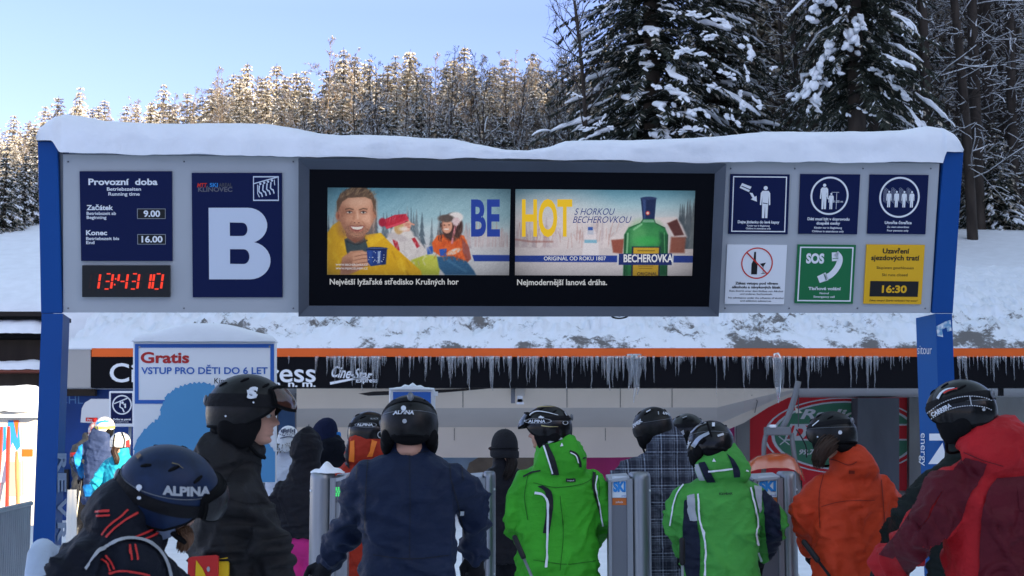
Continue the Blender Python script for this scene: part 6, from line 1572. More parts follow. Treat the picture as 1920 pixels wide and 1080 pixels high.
# 8 green jacket looking left
p = person(dict(label='person from behind in bright green jacket with black stripes, head turned left', top=(1026, 759), Y=8.4, yaw=10, hyaw=78, hpitch=6, jacket=J_green, neck=(1046, 857, 0), build=1.12, sleeve=1.12, arms=((966, 972, .02, 990, 1012, .22), (1140, 962, .05, 1112, 1010, .3)), collar=.085, extra=[hood(1.05, .03, .10, .085)], face=True, head_v=.0065, long=.74))
h, hf, hs = helmet(p['root'], p['C'], p['ax'], 1.0, M_helm, strap=(M_strap, .012, .0, .045), goggles=(.058, mat('grey goggle lens', (.10, .12, .15), rough=.1), M_pad), rim=(.035, -.025, -.085), ridges=1)
def d(t):
    t.ring(1009, 790, 24, 25.2, M_mark, .006, .2); t.text('ALPINA', 1007, 793, 5.2, M_mark, .006, width=31, bold=.03, shear=.1)
    w = mat('gold line', (.42, .36, .16), rough=.4)
    t.line([(992, 779), (1006, 772), (1026, 774), (1046, 779)], 2.4, M_mark, .005, along=14, w1=.8); t.line([(994, 770), (1012, 764), (1040, 763)], 2, w, .005, along=14, w1=.8); t.line([(990, 774), (1000, 762), (1018, 758)], 1.6, M_mark, .005, along=12); t.line([(1015, 798), (1030, 800), (1046, 800)], 2, w, .005, along=10, w1=.6)
    t.poly([(1010, 783), (1014, 780), (1017, 782), (1021, 783), (1018, 785), (1010, 784)], M_mark, .006); t.ring(1059, 793, 4, 5, M_mark, .006, .7); t.line([(1058, 773), (1062, 780)], 2, K_grey, .005)
prints(h, hf, d)
def d(t):
    t.strip([(1018, 833), (1028, 860), (1034, 890)], [(1028, 833), (1040, 860), (1048, 890)], K_black, .005, 2, 14); t.line([(1020, 836), (1028, 860), (1036, 888)], 3, K_white, .007, along=14)
    t.line([(1068, 846), (1080, 852), (1086, 864), (1088, 876)], 4.5, K_black, .005, along=12); t.line([(1069, 849), (1079, 855), (1084, 868)], 1.8, K_white, .007, along=12)
    t.strip([(1008, 912), (1022, 924), (1024, 960), (1018, 1000)], [(1018, 910), (1034, 922), (1037, 950), (1030, 1000)], K_black, .005, 2, 24)
    t.line([(1003, 924), (1018, 928), (1027, 945), (1027, 980), (1024, 1064)], 4, K_white, .007, along=30)
    t.line([(1114, 886), (1112, 910), (1120, 945), (1128, 975)], 6, K_black, .005, along=20, w1=2); t.line([(1119, 892), (1116, 915), (1124, 950), (1131, 985)], 2.6, K_white, .007, along=22)
    t.line([(981, 894), (998, 886), (1014, 882)], 2.8, K_black, .005, along=10); t.line([(1092, 860), (1102, 857), (1110, 860)], 2.6, K_black, .005, along=10)
    t.rect(1061, 897, 1079, 904, K_black, .005); t.text('icepeak', 1070, 902.5, 2.4, K_white, .007, width=13)
    t.poly([(1050, 838), (1056, 837), (1053, 831)], K_white, .006); t.line([(1028, 831), (1042, 826), (1054, 823)], 3.4, K_grey, .005, along=8)
def d2(t):
    m = mat('green seam', (.012, .10, .008), rough=.7)
    t.line([(1000, 905), (1040, 914), (1090, 908), (1112, 896)], 1.2, m, .003, along=18); t.line([(1050, 930), (1056, 1000), (1050, 1070)], 1.1, m, .003, along=24); t.line([(1000, 1050), (1060, 1058), (1130, 1050)], 1.2, m, .003, along=18); t.line([(990, 892), (984, 930), (990, 975)], 1.2, m, .003, along=14); t.line([(1108, 880), (1122, 900), (1124, 930)], 1.2, m, .003, along=14)
prints(p['jacket'], p['fn'], d2, 'seams')
prints(p['jacket'], p['fn'], d, 'stripes')
pole('dark ski pole under the left elbow of the bright green jacket', P(968, 1014, 8.1), np.array([P(1010, 1075, 7.7)[0] + .35, 7.7, .02]))

# 9 black knitted hat
p = person(dict(label='person in black jacket, black knitted hat and goggles, between navy and green jackets', top=(946, 804), Y=11.7, yaw=12, hyaw=38, hpitch=0, hat=.125, jacket=J_black, neck=(944, 868, 0), arms=((896, 960, .1, 915, 1010, .3), (990, 960, .1, 975, 1010, .3)), collar=.05, build=1.0, head_v=.01, voxel=.013))
h = knit_hat(p['root'], p['C'], p['ax'], mat('charcoal knit', (.022, .022, .026), rough=.85, bump=.5, bump_scale=70), None, 1.14, 1.0, -.03)
gg = [(.094 * math.sin(a), .118 * math.cos(a), -.035) for a in np.linspace(-1.0, 1.0, 14)]; b = MB(); b.geo(tube(to_w(p['C'], p['ax'], gg), .032, 10, flat=.5), M_lens); b.build('goggles', p['root'])
gg = [(.104 * math.sin(a), .126 * math.cos(a), -.035) for a in np.linspace(1.0, 2 * math.pi - 1.0, 30)]; b = MB(); b.geo(tube(to_w(p['C'], p['ax'], gg), .005, 8), M_strap); b.build('goggle_strap', p['root'])
locks(p['root'], [p['C'] - p['ax'][2] * .08 - p['ax'][1] * .07, p['C'] - p['ax'][2] * .16 - p['ax'][1] * .1, p['neck'] - p['up'] * .12 - p['fx'] * .13], .005, mat('dark hair', (.018, .012, .010), rough=.6), 110, .025, 8)

# 10 tartan jacket
p = person(dict(label='person from behind in dark tartan jacket and black helmet leaning left', top=(1224, 761), Y=9.2, yaw=22, hyaw=30, hpitch=10, hroll=-8, jacket=J_tartan, neck=(1240, 836, 0), build=1.08, sleeve=1.15, arms=((1165, 905, -.1, 1140, 935, .25), (1310, 920, .05, 1300, 990, .25)), collar=.06, extra=[hood(.95, .04, .09, .08)], long=.78))
h, hf, hs = helmet(p['root'], p['C'], p['ax'], .98, M_helmmat, rim=(.045, -.03, -.075))
def d(t):
    t.text('uvex', 1196, 797, 8, M_mark, .005, width=24, bold=.04, rot=-35); t.text('uvex', 1252, 779, 6, M_mark, .005, width=20, bold=.03, rot=12)
    t.line([(1212, 773), (1220, 769)], 1.8, M_mark, .004); t.line([(1234, 772), (1235, 778)], 1.6, K_grey, .004)
prints(h, hf, d)
# 11 only the helmet shows
p = person(dict(label='person whose black vented helmet shows behind the tartan jacket', top=(1288, 774), Y=10.4, yaw=10, hyaw=35, hpitch=3, jacket=J_black, neck=(1292, 842, 0), arms=((1255, 930, .1, 1265, 985, .3), (1335, 930, .1, 1325, 985, .3)), collar=.06, voxel=.014, head_v=.011))
h, hf, hs = helmet(p['root'], p['C'], p['ax'], .98, M_helm, strap=(M_strap, .014, .0, .035), rim=(.04, -.03, -.075), ridges=1)
prints(h, hf, lambda t: (t.line([(1280, 784), (1288, 781)], 1.4, K_grey, .004), t.poly([(1273, 812), (1282, 806), (1284, 814), (1276, 820)], K_grey, .005), t.disc(1308, 781, 1.6, M_mark, .004)))

# 12 green jacket with navy sides
p = person(dict(label='person from behind in green jacket with navy side panels and grey patches', top=(1332, 788), Y=8.0, yaw=4, hyaw=14, hpitch=20, hroll=6, jacket=J_green2, neck=(1348, 878, 0), build=1.04, sleeve=1.05, arms=((1268, 976, .05, 1282, 1030, .3), (1455, 985, .05, 1430, 1035, .25)), collar=.07, extra=[hood(1.05, .045, .10, .065)], long=.78))
h, hf, hs = helmet(p['root'], p['C'], p['ax'], 1.0, M_helm, rim=(.04, -.03, -.075), ridges=1)
sil = mat('silver helmet print', (.34, .37, .42), rough=.3, metal=.4)
def d(t):
    t.line([(1300, 838), (1312, 822), (1330, 812)], 9, sil, .005, along=12, across=3, w1=5); t.line([(1312, 832), (1322, 822)], 5, M_pad, .008, along=6)
    t.line([(1296, 812), (1312, 798), (1326, 793)], 2.2, sil, .005, along=10); t.text('uvex', 1290, 842, 7, M_mark, .006, width=32, bold=.03, rot=-62)
    t.rect(1335, 794, 1340, 801, M_mark, .007); t.line([(1326, 792), (1330, 806), (1334, 818)], 3.4, M_pad, .007, along=8); t.line([(1345, 818), (1356, 814)], 4, sil, .005, along=6)
prints(h, hf, d)
def d(t):
    t.poly([(1336, 866), (1342, 866), (1339, 860)], K_white, .006)
    t.strip([(1310, 868), (1318, 888), (1325, 904)], [(1322, 866), (1334, 888), (1342, 904)], J_dnavy, .004, 3, 12); t.strip([(1362, 850), (1372, 872), (1376, 895)], [(1376, 862), (1386, 880), (1388, 894)], J_dnavy, .004, 3, 12)
    t.line([(1328, 884), (1350, 882), (1373, 879)], 3.2, K_white, .007, along=10)
    t.strip([(1302, 872), (1306, 886), (1312, 900)], [(1310, 870), (1316, 886), (1322, 900)], K_grey, .0045, 2, 8)
    t.strip([(1270, 950), (1280, 930), (1300, 925)], [(1268, 1016), (1280, 1040), (1300, 1040)], J_dnavy, .004, 6, 10) if False else None
    t.strip([(1284, 938), (1282, 975), (1281, 1040), (1290, 1090)], [(1302, 935), (1306, 975), (1313, 1015), (1312, 1090)], J_dnavy, .006, 5, 30)
    t.strip([(1425, 920), (1432, 950), (1436, 1000), (1446, 1090)], [(1446, 918), (1458, 940), (1464, 990), (1468, 1030)], J_dnavy, .006, 5, 30)
    t.strip([(1289, 930), (1291, 955), (1296, 978)], [(1302, 926), (1305, 955), (1307, 978)], K_grey, .010, 2, 10); t.strip([(1412, 912), (1416, 938), (1422, 960)], [(1426, 914), (1427, 940), (1426, 956)], K_grey, .010, 2, 10)
    t.line([(1309, 926), (1313, 980), (1322, 1012), (1322, 1080)], 3.6, K_white, .007, along=30); t.line([(1406, 914), (1417, 960), (1420, 985), (1418, 1010), (1436, 1080)], 3.2, K_white, .007, along=30)
    t.line([(1300, 896), (1276, 916), (1264, 945), (1257, 985)], 2.4, K_white, .006, along=20); t.line([(1398, 882), (1430, 896), (1450, 920), (1460, 945)], 2.4, K_white, .006, along=20)
    t.text('ICEPEAK', 1361, 928, 4, K_black, .006, width=26, bold=.03)
prints(p['jacket'], p['fn'], d, 'panels')
pole('dark ski pole leaning left of the navy sided green jacket', P(1279, 1020, 7.8), np.array([P(1281, 1075, 7.7)[0], 7.75, .02]))

# 13 orange jacket
p = person(dict(label='woman from behind in plain orange red jacket, brown hair under black helmet', top=(1558, 770), Y=8.0, yaw=14, hyaw=40, hpitch=8, jacket=J_orange, neck=(1592, 864, 0), build=1.05, sleeve=1.12, arms=((1510, 965, .02, 1520, 1020, .28), (1668, 970, .05, 1660, 1000, .3)), collar=.06, extra=[hood(.92, -.015, .09, .05)], long=.82))
h, hf, hs = helmet(p['root'], p['C'], p['ax'], 1.0, M_helmmat, strap=(M_strap, .012, .0, .055), rim=(.04, -.02, -.06))
prints(h, hf, lambda t: (t.disc(1575, 811, 3.6, M_mark, .005), t.line([(1524, 799), (1536, 789)], 1.8, M_mark, .004), t.disc(1534, 819, 1.6, M_mark, .005)))
hb = mat('brown hair', (.034, .018, .012), rough=.5, noise_amt=.3, noise_scale=40, stretch=(3, 3, .5))
locks(p['root'], [P(1568, 822, 7.93), P(1550, 836, 7.86), P(1538, 852, 7.84), P(1534, 868, 7.86)], .0035, hb, 320, .026, 12)
def d(t):
    t.line([(1520, 868), (1560, 862), (1590, 872), (1606, 866)], 1.6, mat('dark seam', (.16, .014, .006)), .003, along=16); t.line([(1540, 950), (1580, 940), (1640, 938)], 1.2, MATS['dark seam'], .003, along=16); t.line([(1544, 890), (1536, 930), (1538, 990)], 1.4, MATS['dark seam'], .003, along=16); t.line([(1652, 900), (1656, 950), (1660, 1000)], 1.4, MATS['dark seam'], .003, along=14)
    t.rect(1591, 882, 1602, 888, MATS['dark seam'], .004)
prints(p['jacket'], p['fn'], d, 'seams')
pole('black ski pole slanting in front of the orange red jacket', P(1512, 1022, 7.9), np.array([P(1600, 1082, 7.6)[0] + .5, 7.4, .02]), M_black)

# 14 red jacket at the right
p = person(dict(label='person from behind in red jacket with maroon panels and white stitched black helmet', top=(1800, 711), Y=6.0, yaw=20, hyaw=42, hpitch=8, hroll=0, jacket=J_red, neck=(1850, 838, 0), build=1.22, sleeve=1.35, arms=((1740, 985, -.15, 1668, 1060, .15), (1985, 990, .0, 1960, 1090, .3)), collar=.07, extra=[hood(1.25, .03, .12, .09)], long=.82, fold=1.3, lean=(0.05, -.05)))
h, hf, hs = helmet(p['root'], p['C'], p['ax'], 1.02, M_helm, strap=(M_strap, .017, -.02, .028), rim=(.035, -.025, -.075))
def d(t):
    for off in (0, 17):
        q = resample([(1741, 775 + off * .9), (1765, 758 + off), (1790, 748 + off), (1818, 744 + off), (1845, 747 + off), (1861, 754 + off)], 60)
        for i in range(0, 58, 2): t.line([q[i], q[i + 1]], 1.5, M_mark, .007)
    t.line([(1818, 744), (1821, 760)], 2, K_grey, .007); t.text('CARRERA', 1768, 772, 7, M_mark, .007, width=40, bold=.04, rot=-28)
    t.line([(1759, 748), (1765, 738), (1775, 731), (1790, 728)], 5, M_mark, .004, along=10, w1=1); t.line([(1770, 738), (1780, 733), (1796, 729)], 3.2, K_red, .005, along=8, w1=1.4)
    t.poly([(1822, 717), (1828, 714), (1838, 719), (1843, 728), (1843, 735), (1824, 732)], M_mark, .005); t.poly([(1823, 718), (1830, 715), (1839, 723), (1838, 725), (1822, 724)], M_green, .007); t.disc(1843, 768, 3, K_grey, .007)
prints(h, hf, d)
scarf(p['root'], p, fabric('patterned neck tube', (.05, .05, .055)), .084, .06, .05)
def d(t):
    t.strip([(1812, 858), (1790, 880), (1770, 915), (1735, 980), (1680, 1040)], [(1850, 870), (1835, 905), (1815, 935), (1790, 990), (1700, 1078)], J_maroon, .007, 6, 40)
    t.strip([(1868, 896), (1848, 930), (1838, 1000), (1836, 1090)], [(1990, 890), (1990, 930), (1990, 1000), (1990, 1090)], J_maroon, .007, 12, 40)
    t.strip([(1760, 884), (1740, 890), (1724, 930), (1690, 990), (1650, 1040)], [(1790, 884), (1772, 912), (1748, 950), (1730, 985), (1676, 1046)], J_maroon, .007, 4, 30)
    t.line([(1762, 868), (1800, 848), (1838, 862), (1880, 874)], 1.6, mat('dark red seam', (.10, .006, .01), rough=.7), .004, along=16)
prints(p['jacket'], p['fn'], d, 'panels')
# 15 dark green sleeve behind the red jacket
p = person(dict(label='person in dark green jacket mostly hidden behind the red jacket at the right', top=(1806, 742), Y=7.4, yaw=28, hpitch=10, jacket=J_dgreen, neck=(1806, 842, 0), build=1.02, sleeve=1.05, arms=((1702, 965, -.1, 1672, 1010, .25), (1880, 940, .1, 1860, 1000, .3)), collar=.05, voxel=.014, head_v=.011))
knit_hat(p['root'], p['C'], p['ax'], MATS['charcoal knit'], None, 1.1, 1.0, -.03)

# 16-18 queue at the far left
M_wh = mat('white helmet shell', (.78, .76, .70), rough=.3, coat=.3)
p = person(dict(label='person in the far queue in grey jacket with red band and red white bobble hat', top=(178, 792), Y=21.2, yaw=8, hat=.125, jacket=J_grey, neck=(166, 821, 0), arms=((139, 868, .0, 146, 900, .3), (190, 868, .1, 186, 900, .3)), collar=.07, voxel=.02, head_v=.014, long=.72))
h = knit_hat(p['root'], p['C'], p['ax'], mat('red white knit', (.42, .05, .05), rough=.8, col2=(.7, .66, .62), noise_scale=18), mat('red pompom', (.5, .02, .02), rough=.9), 1.05, 1.0, -.025)
def d(t): t.strip([(132, 849), (140, 848), (148, 847)], [(132, 856), (140, 855), (148, 854)], K_red, .006, 1, 8)
prints(p['jacket'], p['fn'], d, 'band')
p = person(dict(label='person in the far queue in navy jacket with bright blue sleeves and white helmet', top=(197, 781), Y=20.0, yaw=-6, hyaw=-20, hpitch=2, jacket=J_blue, neck=(190, 814, 0), build=1.05, arms=((143, 862, .0, 152, 893, .25), (238, 868, .1, 232, 900, .3)), collar=.06, voxel=.018, head_v=.014, extra=[hood(1.0, .02, .09, .08)], long=.8))
h, hf, hs = helmet(p['root'], p['C'], p['ax'], 1.0, M_wh, strap=(mat('yellow strap', (.75, .62, .10), rough=.6), .02, .03, .0), rim=(.045, -.02, -.08))
prints(h, hf, lambda t: (t.line([(182, 795), (190, 791), (204, 790)], 3.4, M_lblue, .01, along=8), t.line([(186, 786), (192, 783)], 2.4, K_black, .01)))
def d(t): t.strip([(141, 838), (139, 858), (146, 886), (152, 896)], [(156, 826), (154, 858), (158, 880), (160, 896)], J_bright, .01, 4, 20); t.strip([(155, 909), (160, 931)], [(176, 908), (176, 932)], J_bright, .008, 4, 10)
prints(p['jacket'], p['fn'], d, 'panels')
pole('white ski pole with yellow grip held by the person with blue sleeves', P(152, 905, 19.6), np.array([*P(134, 1000, 19.4)[:2], groundz(0, 19.4) + .02]), mat('cream pole', (.7, .64, .5), rough=.4))
p = person(dict(label='woman in teal jacket with ponytail under white helmet in the far queue', top=(226, 809), Y=18.0, yaw=-8, hyaw=-14, jacket=J_teal, neck=(228, 848, 0), build=.98, arms=((182, 905, .0, 180, 945, .2), (268, 905, .1, 262, 945, .3)), collar=.07, voxel=.017, head_v=.013, long=.72))
h, hf, hs = helmet(p['root'], p['C'], p['ax'], .96, M_wh, rim=(.045, -.02, -.07), pads=False)
prints(h, hf, lambda t: (t.line([(217, 812), (214, 825), (213, 838)], 2.6, K_black, .01, along=8), t.line([(228, 811), (233, 824), (232, 838)], 2.2, K_black, .01, along=8), t.strip([(236, 826), (236, 840)], [(242, 824), (242, 840)], K_red, .01, 2, 5)))
locks(p['root'], [p['C'] - p['ax'][2] * .06 - p['ax'][1] * .09, p['C'] - p['ax'][2] * .12 - p['ax'][1] * .14, p['neck'] - p['up'] * .08 - p['fx'] * .14, p['neck'] - p['up'] * .14 - p['fx'] * .13], .006, hb, 130, .022, 4, 'ponytail')
pole('dark ski pole with orange rings held by the woman in teal', P(180, 962, 17.6), np.array([*P(164, 1040, 17.4)[:2], groundz(0, 17.4) + .02]), K_dkorange)
# upright white skis by the queue
for i, px in enumerate((131, 139)):
    b = MB(); q0 = P(px, 918, 17.0); q1 = P(px - 1, 1040, 17.0); q1[2] = groundz(0, 17) + .01; b.geo(tube([q0, (q0 + q1) / 2, q1], [.03, .04, .042], 8, flat=.3), mat('white ski', (.75, .72, .66), rough=.35)); tag(b.build('ski'), ('white ski standing upright right of the blue pillar', 'second white ski upright beside the yellow gripped pole')[i], 'ski')
# ------------------------------------------------------------------ trees
def leafmat(name, col, spread):
    m = mat(name, col, rough=.75, spec=.2); nt = m.node_tree; bs = nt.nodes['Principled BSDF']
    oi = nt.nodes.new('ShaderNodeObjectInfo'); tc = nt.nodes.new('ShaderNodeTexCoord'); n = nt.nodes.new('ShaderNodeTexNoise'); n.inputs['Scale'].default_value = 1.6; n.inputs['Detail'].default_value = 3; nt.links.new(tc.outputs['Object'], n.inputs['Vector'])
    ad = nt.nodes.new('ShaderNodeMath'); ad.operation = 'MULTIPLY_ADD'; ad.inputs[1].default_value = .5; nt.links.new(oi.outputs['Random'], ad.inputs[0]); nt.links.new(n.outputs[0], ad.inputs[2])
    r = nt.nodes.new('ShaderNodeValToRGB'); r.color_ramp.elements[0].position = .35; r.color_ramp.elements[1].position = 1.05
    r.color_ramp.elements[0].color = (*[c * (1 - spread) for c in col], 1); r.color_ramp.elements[1].color = (*[min(1, c * (1 + spread)) for c in col], 1)
    nt.links.new(ad.outputs[0], r.inputs[0]); nt.links.new(r.outputs[0], bs.inputs['Base Color']); return m
L_needle = leafmat('spruce needles', (.030, .036, .026), .45)
L_needlefar = leafmat('hazed far needles', (.19, .16, .11), .4)  # paler copy of the needles, distance haze put into the colour
L_frost = leafmat('frosted needles', (.52, .46, .37), .35)
L_snow = mat('branch snow', (.84, .87, .92), rough=.6, bump=.3, bump_scale=12)
L_bark = mat('bark', (.050, .040, .034), rough=.9, noise_amt=.35, noise_scale=6, bump=.5, bump_scale=14, stretch=(1, 1, .25))
L_barkl = mat('pale twigs', (.30, .225, .155), rough=.85, noise_amt=.3, noise_scale=4)

def quads_mesh(name, Q, mats, mi):
    """Q: n x 4 x 3"""
    me = bpy.data.meshes.new(name); n = len(Q)
    me.vertices.add(n * 4); me.vertices.foreach_set('co', Q.reshape(-1)); me.loops.add(n * 4); me.loops.foreach_set('vertex_index', np.arange(n * 4)); me.polygons.add(n)
    me.polygons.foreach_set('loop_start', np.arange(n) * 4); me.polygons.foreach_set('loop_total', np.full(n, 4))
    for m in mats: me.materials.append(m)
    me.polygons.foreach_set('material_index', mi); me.update(calc_edges=True); me.validate(); return me
LUMPS = [ellipsoid((0, 0, 0), (1, 1, 1), 12, 9) for _ in range(24)]; LN = [1.4 * snoise(v, 3.0, i) for i, (v, f) in enumerate(LUMPS)]
def spruce_meshes(h, r, whorls, per, twigs, seed, frost, snow, tw, low=.06, lump=0.0, tl=.42, lk=1.0, nm=None, lumpmin=.45, droop=.42):
    """crown (needle sprays) , snow (what lies on the branches) and trunk meshes"""
    g = np.random.default_rng(seed); Q = []; M = []; SQ = []; lumps = []; runs = []
    for w in range(whorls):
        zf = low + (1 - low) * (w + g.uniform(-.3, .3)) / whorls; zf = min(max(zf, low), .985); z = h * zf
        Lm = r * ((1 - zf) ** .82) + .06 * r
        npb = max(4, int(per * (.6 + .6 * (1 - zf)) + g.integers(-1, 2))); a0 = g.uniform(0, 6.28)
        for bI in range(npb):
            az = a0 + bI * 6.283 / npb + g.normal() * .18; L = Lm * g.uniform(.62, 1.12); dr = droop * g.uniform(.7, 1.35)
            o = np.array([math.cos(az), math.sin(az), 0]); sd = np.array([-math.sin(az), math.cos(az), 0])
            nt_ = max(3, int(twigs * L / r * 1.0) + 2)
            ts = (np.arange(nt_) + g.uniform(0, 1, nt_)) / nt_
            for t in ts:
                c = o * L * t + np.array([0, 0, z + L * (.18 * t - dr * 1.3 * t * t)])
                slope = np.array([0, 0, .18 - 2.6 * dr * t]) + o; slope /= np.linalg.norm(slope)
                for side in (-1, 1):
                    l = L * tl * (1.05 - .6 * t) * g.uniform(.6, 1.2) + .05
                    d = slope * g.uniform(.45, .95) + sd * side * g.uniform(.4, 1.0) + np.array([0, 0, -g.uniform(.1, .6)]); d /= np.linalg.norm(d)
                    wv = np.cross(d, np.array([0, 0, 1.0])); wv /= np.linalg.norm(wv) + 1e-9; wv = wv * math.cos(g.uniform(-.8, .8)) + np.cross(d, wv) * math.sin(g.uniform(-.9, .9))
                    ww = tw * g.uniform(.6, 1.3)
                    Q.append([c - wv * ww * .5, c + d * l * .55 - wv * ww, c + d * l, c + d * l * .5 + wv * ww]); M.append(1 if g.random() < frost else 0)
                    if g.random() < snow:
                        up = np.array([0, 0, .02 + .25 * tw]); s0 = c + d * l * g.uniform(0, .2) + up; k = g.uniform(.5, .95); hv = np.cross(d, np.array([0, 0, 1.0])); hv /= np.linalg.norm(hv) + 1e-9
                        SQ.append([s0 - hv * ww * .5, s0 + d * l * .5 * k - hv * ww * .85, s0 + d * l * k, s0 + d * l * .45 * k + hv * ww * .85])
            if lump and zf < .97 and g.random() < lump:
                t = g.uniform(lumpmin, .95); c = o * L * t + np.array([0, 0, z + L * (.18 * t - dr * 1.3 * t * t) + .03])
                sl = np.array([0, 0, .18 - 2.6 * dr * t]) + o; sl /= np.linalg.norm(sl); 
                tt = np.clip(np.linspace(t - .22, t + .18, 6), .15, 1.02); wr = L * g.uniform(.022, .055) * lk
                bp_ = [o * L * q + sd * L * .05 * g.normal() + np.array([0, 0, z + L * (.18 * q - dr * 1.3 * q * q) + .02 + wr * .4]) for q in tt]
                runs.append((bp_, np.array([.25, .8, 1.1, 1.0, .8, .25]) * wr * g.uniform(.7, 1.3, 6)))
                for q_ in range(int(g.integers(1, 4))): lumps.append((c + sl * L * g.normal() * .12 + sd * L * g.normal() * .09 * lk, sl, sd, L * g.uniform(.06, .12) * lk, L * g.uniform(.02, .042) * lk))
    crown = quads_mesh('crown', np.array(Q), [nm or L_needle, L_frost], np.array(M))
    sb = MB()
    if SQ:
        SQ = np.array(SQ); sb.add(SQ.reshape(-1, 3), [tuple(range(i * 4, i * 4 + 4)) for i in range(len(SQ))], L_snow)
    for bp_, rr_ in runs: sb.geo(tube(bp_, rr_, 7, flat=.7), L_snow)
    for i, (c, a, s_, l, w) in enumerate(lumps):
        u = np.cross(a, s_); u = u if u[2] > 0 else -u
        v, f = LUMPS[i % 24]; v = v.copy(); n = LN[i % 24]; v = v * (1 + .28 * n[:, None]); v[:, 2] = np.where(v[:, 2] < 0, v[:, 2] * .35, v[:, 2])
        sb.add(c + v[:, :1] * a * l + v[:, 1:2] * s_ * w + v[:, 2:3] * u * w * .62 - np.array([0, 0, 1]) * (v[:, :1] ** 2) * l * .25, f, L_snow, True)
    tb = MB(); tb.geo(tube([(0, 0, -.6), (0, 0, h * .3), (0, 0, h * .7), (0, 0, h * .99)], [h * .016 + .03, h * .012 + .02, h * .006 + .01, .01], 8), L_bark)
    return tb.mesh('trunk'), crown, (sb.mesh('snow') if sb.n else None)
def bare_meshes(h, seed, spread=.35, depth=4, trunk_r=.10, first=.25, snowp=.3, tall=False, m=None, twig_r=.006, nb=(3, 5), straight=.06, cap=1500):
    g = np.random.default_rng(seed); tb = MB(); cb = MB(); sb = MB(); m = m or L_bark; count = [0]
    def seg(mb, pts, radii, sides): mb.geo(tube(pts, radii, sides, caps=False), m)
    def branch(p, d, L, r, lev):
        if lev > depth or count[0] > cap / max(8, h * (5.0 if tall else 3.2)): return
        count[0] += 1; n = 4; pts = [p]; dd = d.copy()
        for i in range(n):
            dd = dd + g.normal(size=3) * .16 + np.array([0, 0, .06 if not tall else -.02]); dd /= np.linalg.norm(dd); pts.append(pts[-1] + dd * L / n)
        seg(cb, pts, list(np.linspace(r, max(twig_r * .5, r * .35), n + 1)), 4 if lev < 2 else 3)
        if g.random() < snowp:
            q = np.array(pts) + np.array([0, 0, r * 1.2 + .004]); w = r * .8 + .006
            for i in range(n):
                t = q[i + 1] - q[i]; hv = np.cross(t, (0, 0, 1)); hn = np.linalg.norm(hv)
                if hn < .25 * np.linalg.norm(t): continue
                hv = hv / hn * w; v = [q[i] - hv, q[i + 1] - hv, q[i + 1] + hv, q[i] + hv, (q[i] + (0, 0, w)), (q[i + 1] + (0, 0, w))]; sb.add(v, [(0, 1, 5, 4), (4, 5, 2, 3)], L_snow)
        k = int(g.integers(nb[0], nb[1] + 1))
        for i in range(k):
            t = g.uniform(.25, 1.0); j = min(n - 1, int(t * n)); pp = pts[j] + (pts[j + 1] - pts[j]) * (t * n - j)
            ax_ = g.normal(size=3); nd = dd * .75 + ax_ * (.5 if not tall else .55); nd /= np.linalg.norm(nd); branch(pp, nd, L * g.uniform(.4, .68), max(twig_r, r * .5), lev + 1)
    pts = [np.array([0, 0, -.5])]; d = np.array([0, 0, 1.0]); n = 10
    for i in range(n): d = d + g.normal(size=3) * straight; d[2] = max(d[2], .8); d /= np.linalg.norm(d); pts.append(pts[-1] + d * (h + .5) / n)
    rad = np.linspace(trunk_r, trunk_r * (.3 if tall else .12), n + 1); seg(tb, pts, list(rad), 7)
    nbm = int(h * (5.0 if tall else 3.2))
    for i in range(nbm):
        count[0] = 0; t = first + (1 - first) * (i + g.uniform(0, 1)) / nbm; j = min(n - 1, int(t * n)); pp = pts[j] + (pts[j + 1] - pts[j]) * (t * n - j)
        az = g.uniform(0, 6.28); el = g.uniform(-.15, .5) if tall else g.uniform(.5, 1.1); dd = np.array([math.cos(az) * math.cos(el), math.sin(az) * math.cos(el), math.sin(el)])
        L = h * spread * (1.15 - t) * g.uniform(.5, 1.1) if not tall else g.uniform(.7, 2.2)
        branch(pp, dd, max(.35, L), max(twig_r, rad[j] * (.42 if not tall else .13)), 1 if not tall else 2)
    return tb.mesh('trunk'), cb.mesh('crown'), (sb.mesh('snow') if sb.n else None)
TREES = {}
def plant(kind, x, y, s, rot, label, group, cat='tree', z=None, sz=None):
    t_, c_, s_ = TREES[kind]
    r = bpy.data.objects.new({'spruce': 'spruce_tree', 'bare': 'bare_tree', 'tall': 'forest_tree', 'young': 'young_spruce'}[kind.split('_')[0]], None); COL.objects.link(r)
    r.location = (x, y, (groundz(x, y) if z is None else z) - .05); r.rotation_euler = (0, 0, rot); r.scale = (s, s, s * (sz or 1)); tag(r, label, cat, group)
    for nm, me in (('trunk', t_), ('crown', c_), ('snow', s_)):
        if me is None: continue
        o = bpy.data.objects.new(nm, me); COL.objects.link(o); o.parent = r
    return r
for i in range(4): TREES[f'spruce_far{i}'] = spruce_meshes(10, 2.6 + .25 * i, 36, 10, 24, 20 + i, (.66), .42, .060, low=.02, droop=.30 + .04 * i, tl=.30, nm=L_needlefar)
for i in range(4): TREES[f'young_mid{i}'] = spruce_meshes(5, 1.55 + .12 * i, 19, 9, 16, 40 + i, .25, .30, .05, low=.02, lump=.6, droop=.4, tl=.3)
TREES['spruce_big0'] = spruce_meshes(19, 3.7, 46, 12, 70, 61, .07, .16, .030, low=.05, lump=.36, lumpmin=.5, droop=.36, tl=.14, lk=.75)
TREES['spruce_big1'] = spruce_meshes(18, 3.1, 38, 9, 60, 62, .05, .09, .030, low=.24, lump=.16, lumpmin=.6, droop=.55, tl=.16, lk=.8)
for i in range(3): TREES[f'bare_{i}'] = bare_meshes(8.5, 70 + i, .34, 4, .085, .2, .22, nb=(2, 4))
for i in range(2): TREES[f'bare_gold{i}'] = bare_meshes(10, 75 + i, .24, 5, .07, .15, .15, nb=(3, 5), m=L_barkl, twig_r=.008, cap=3200)
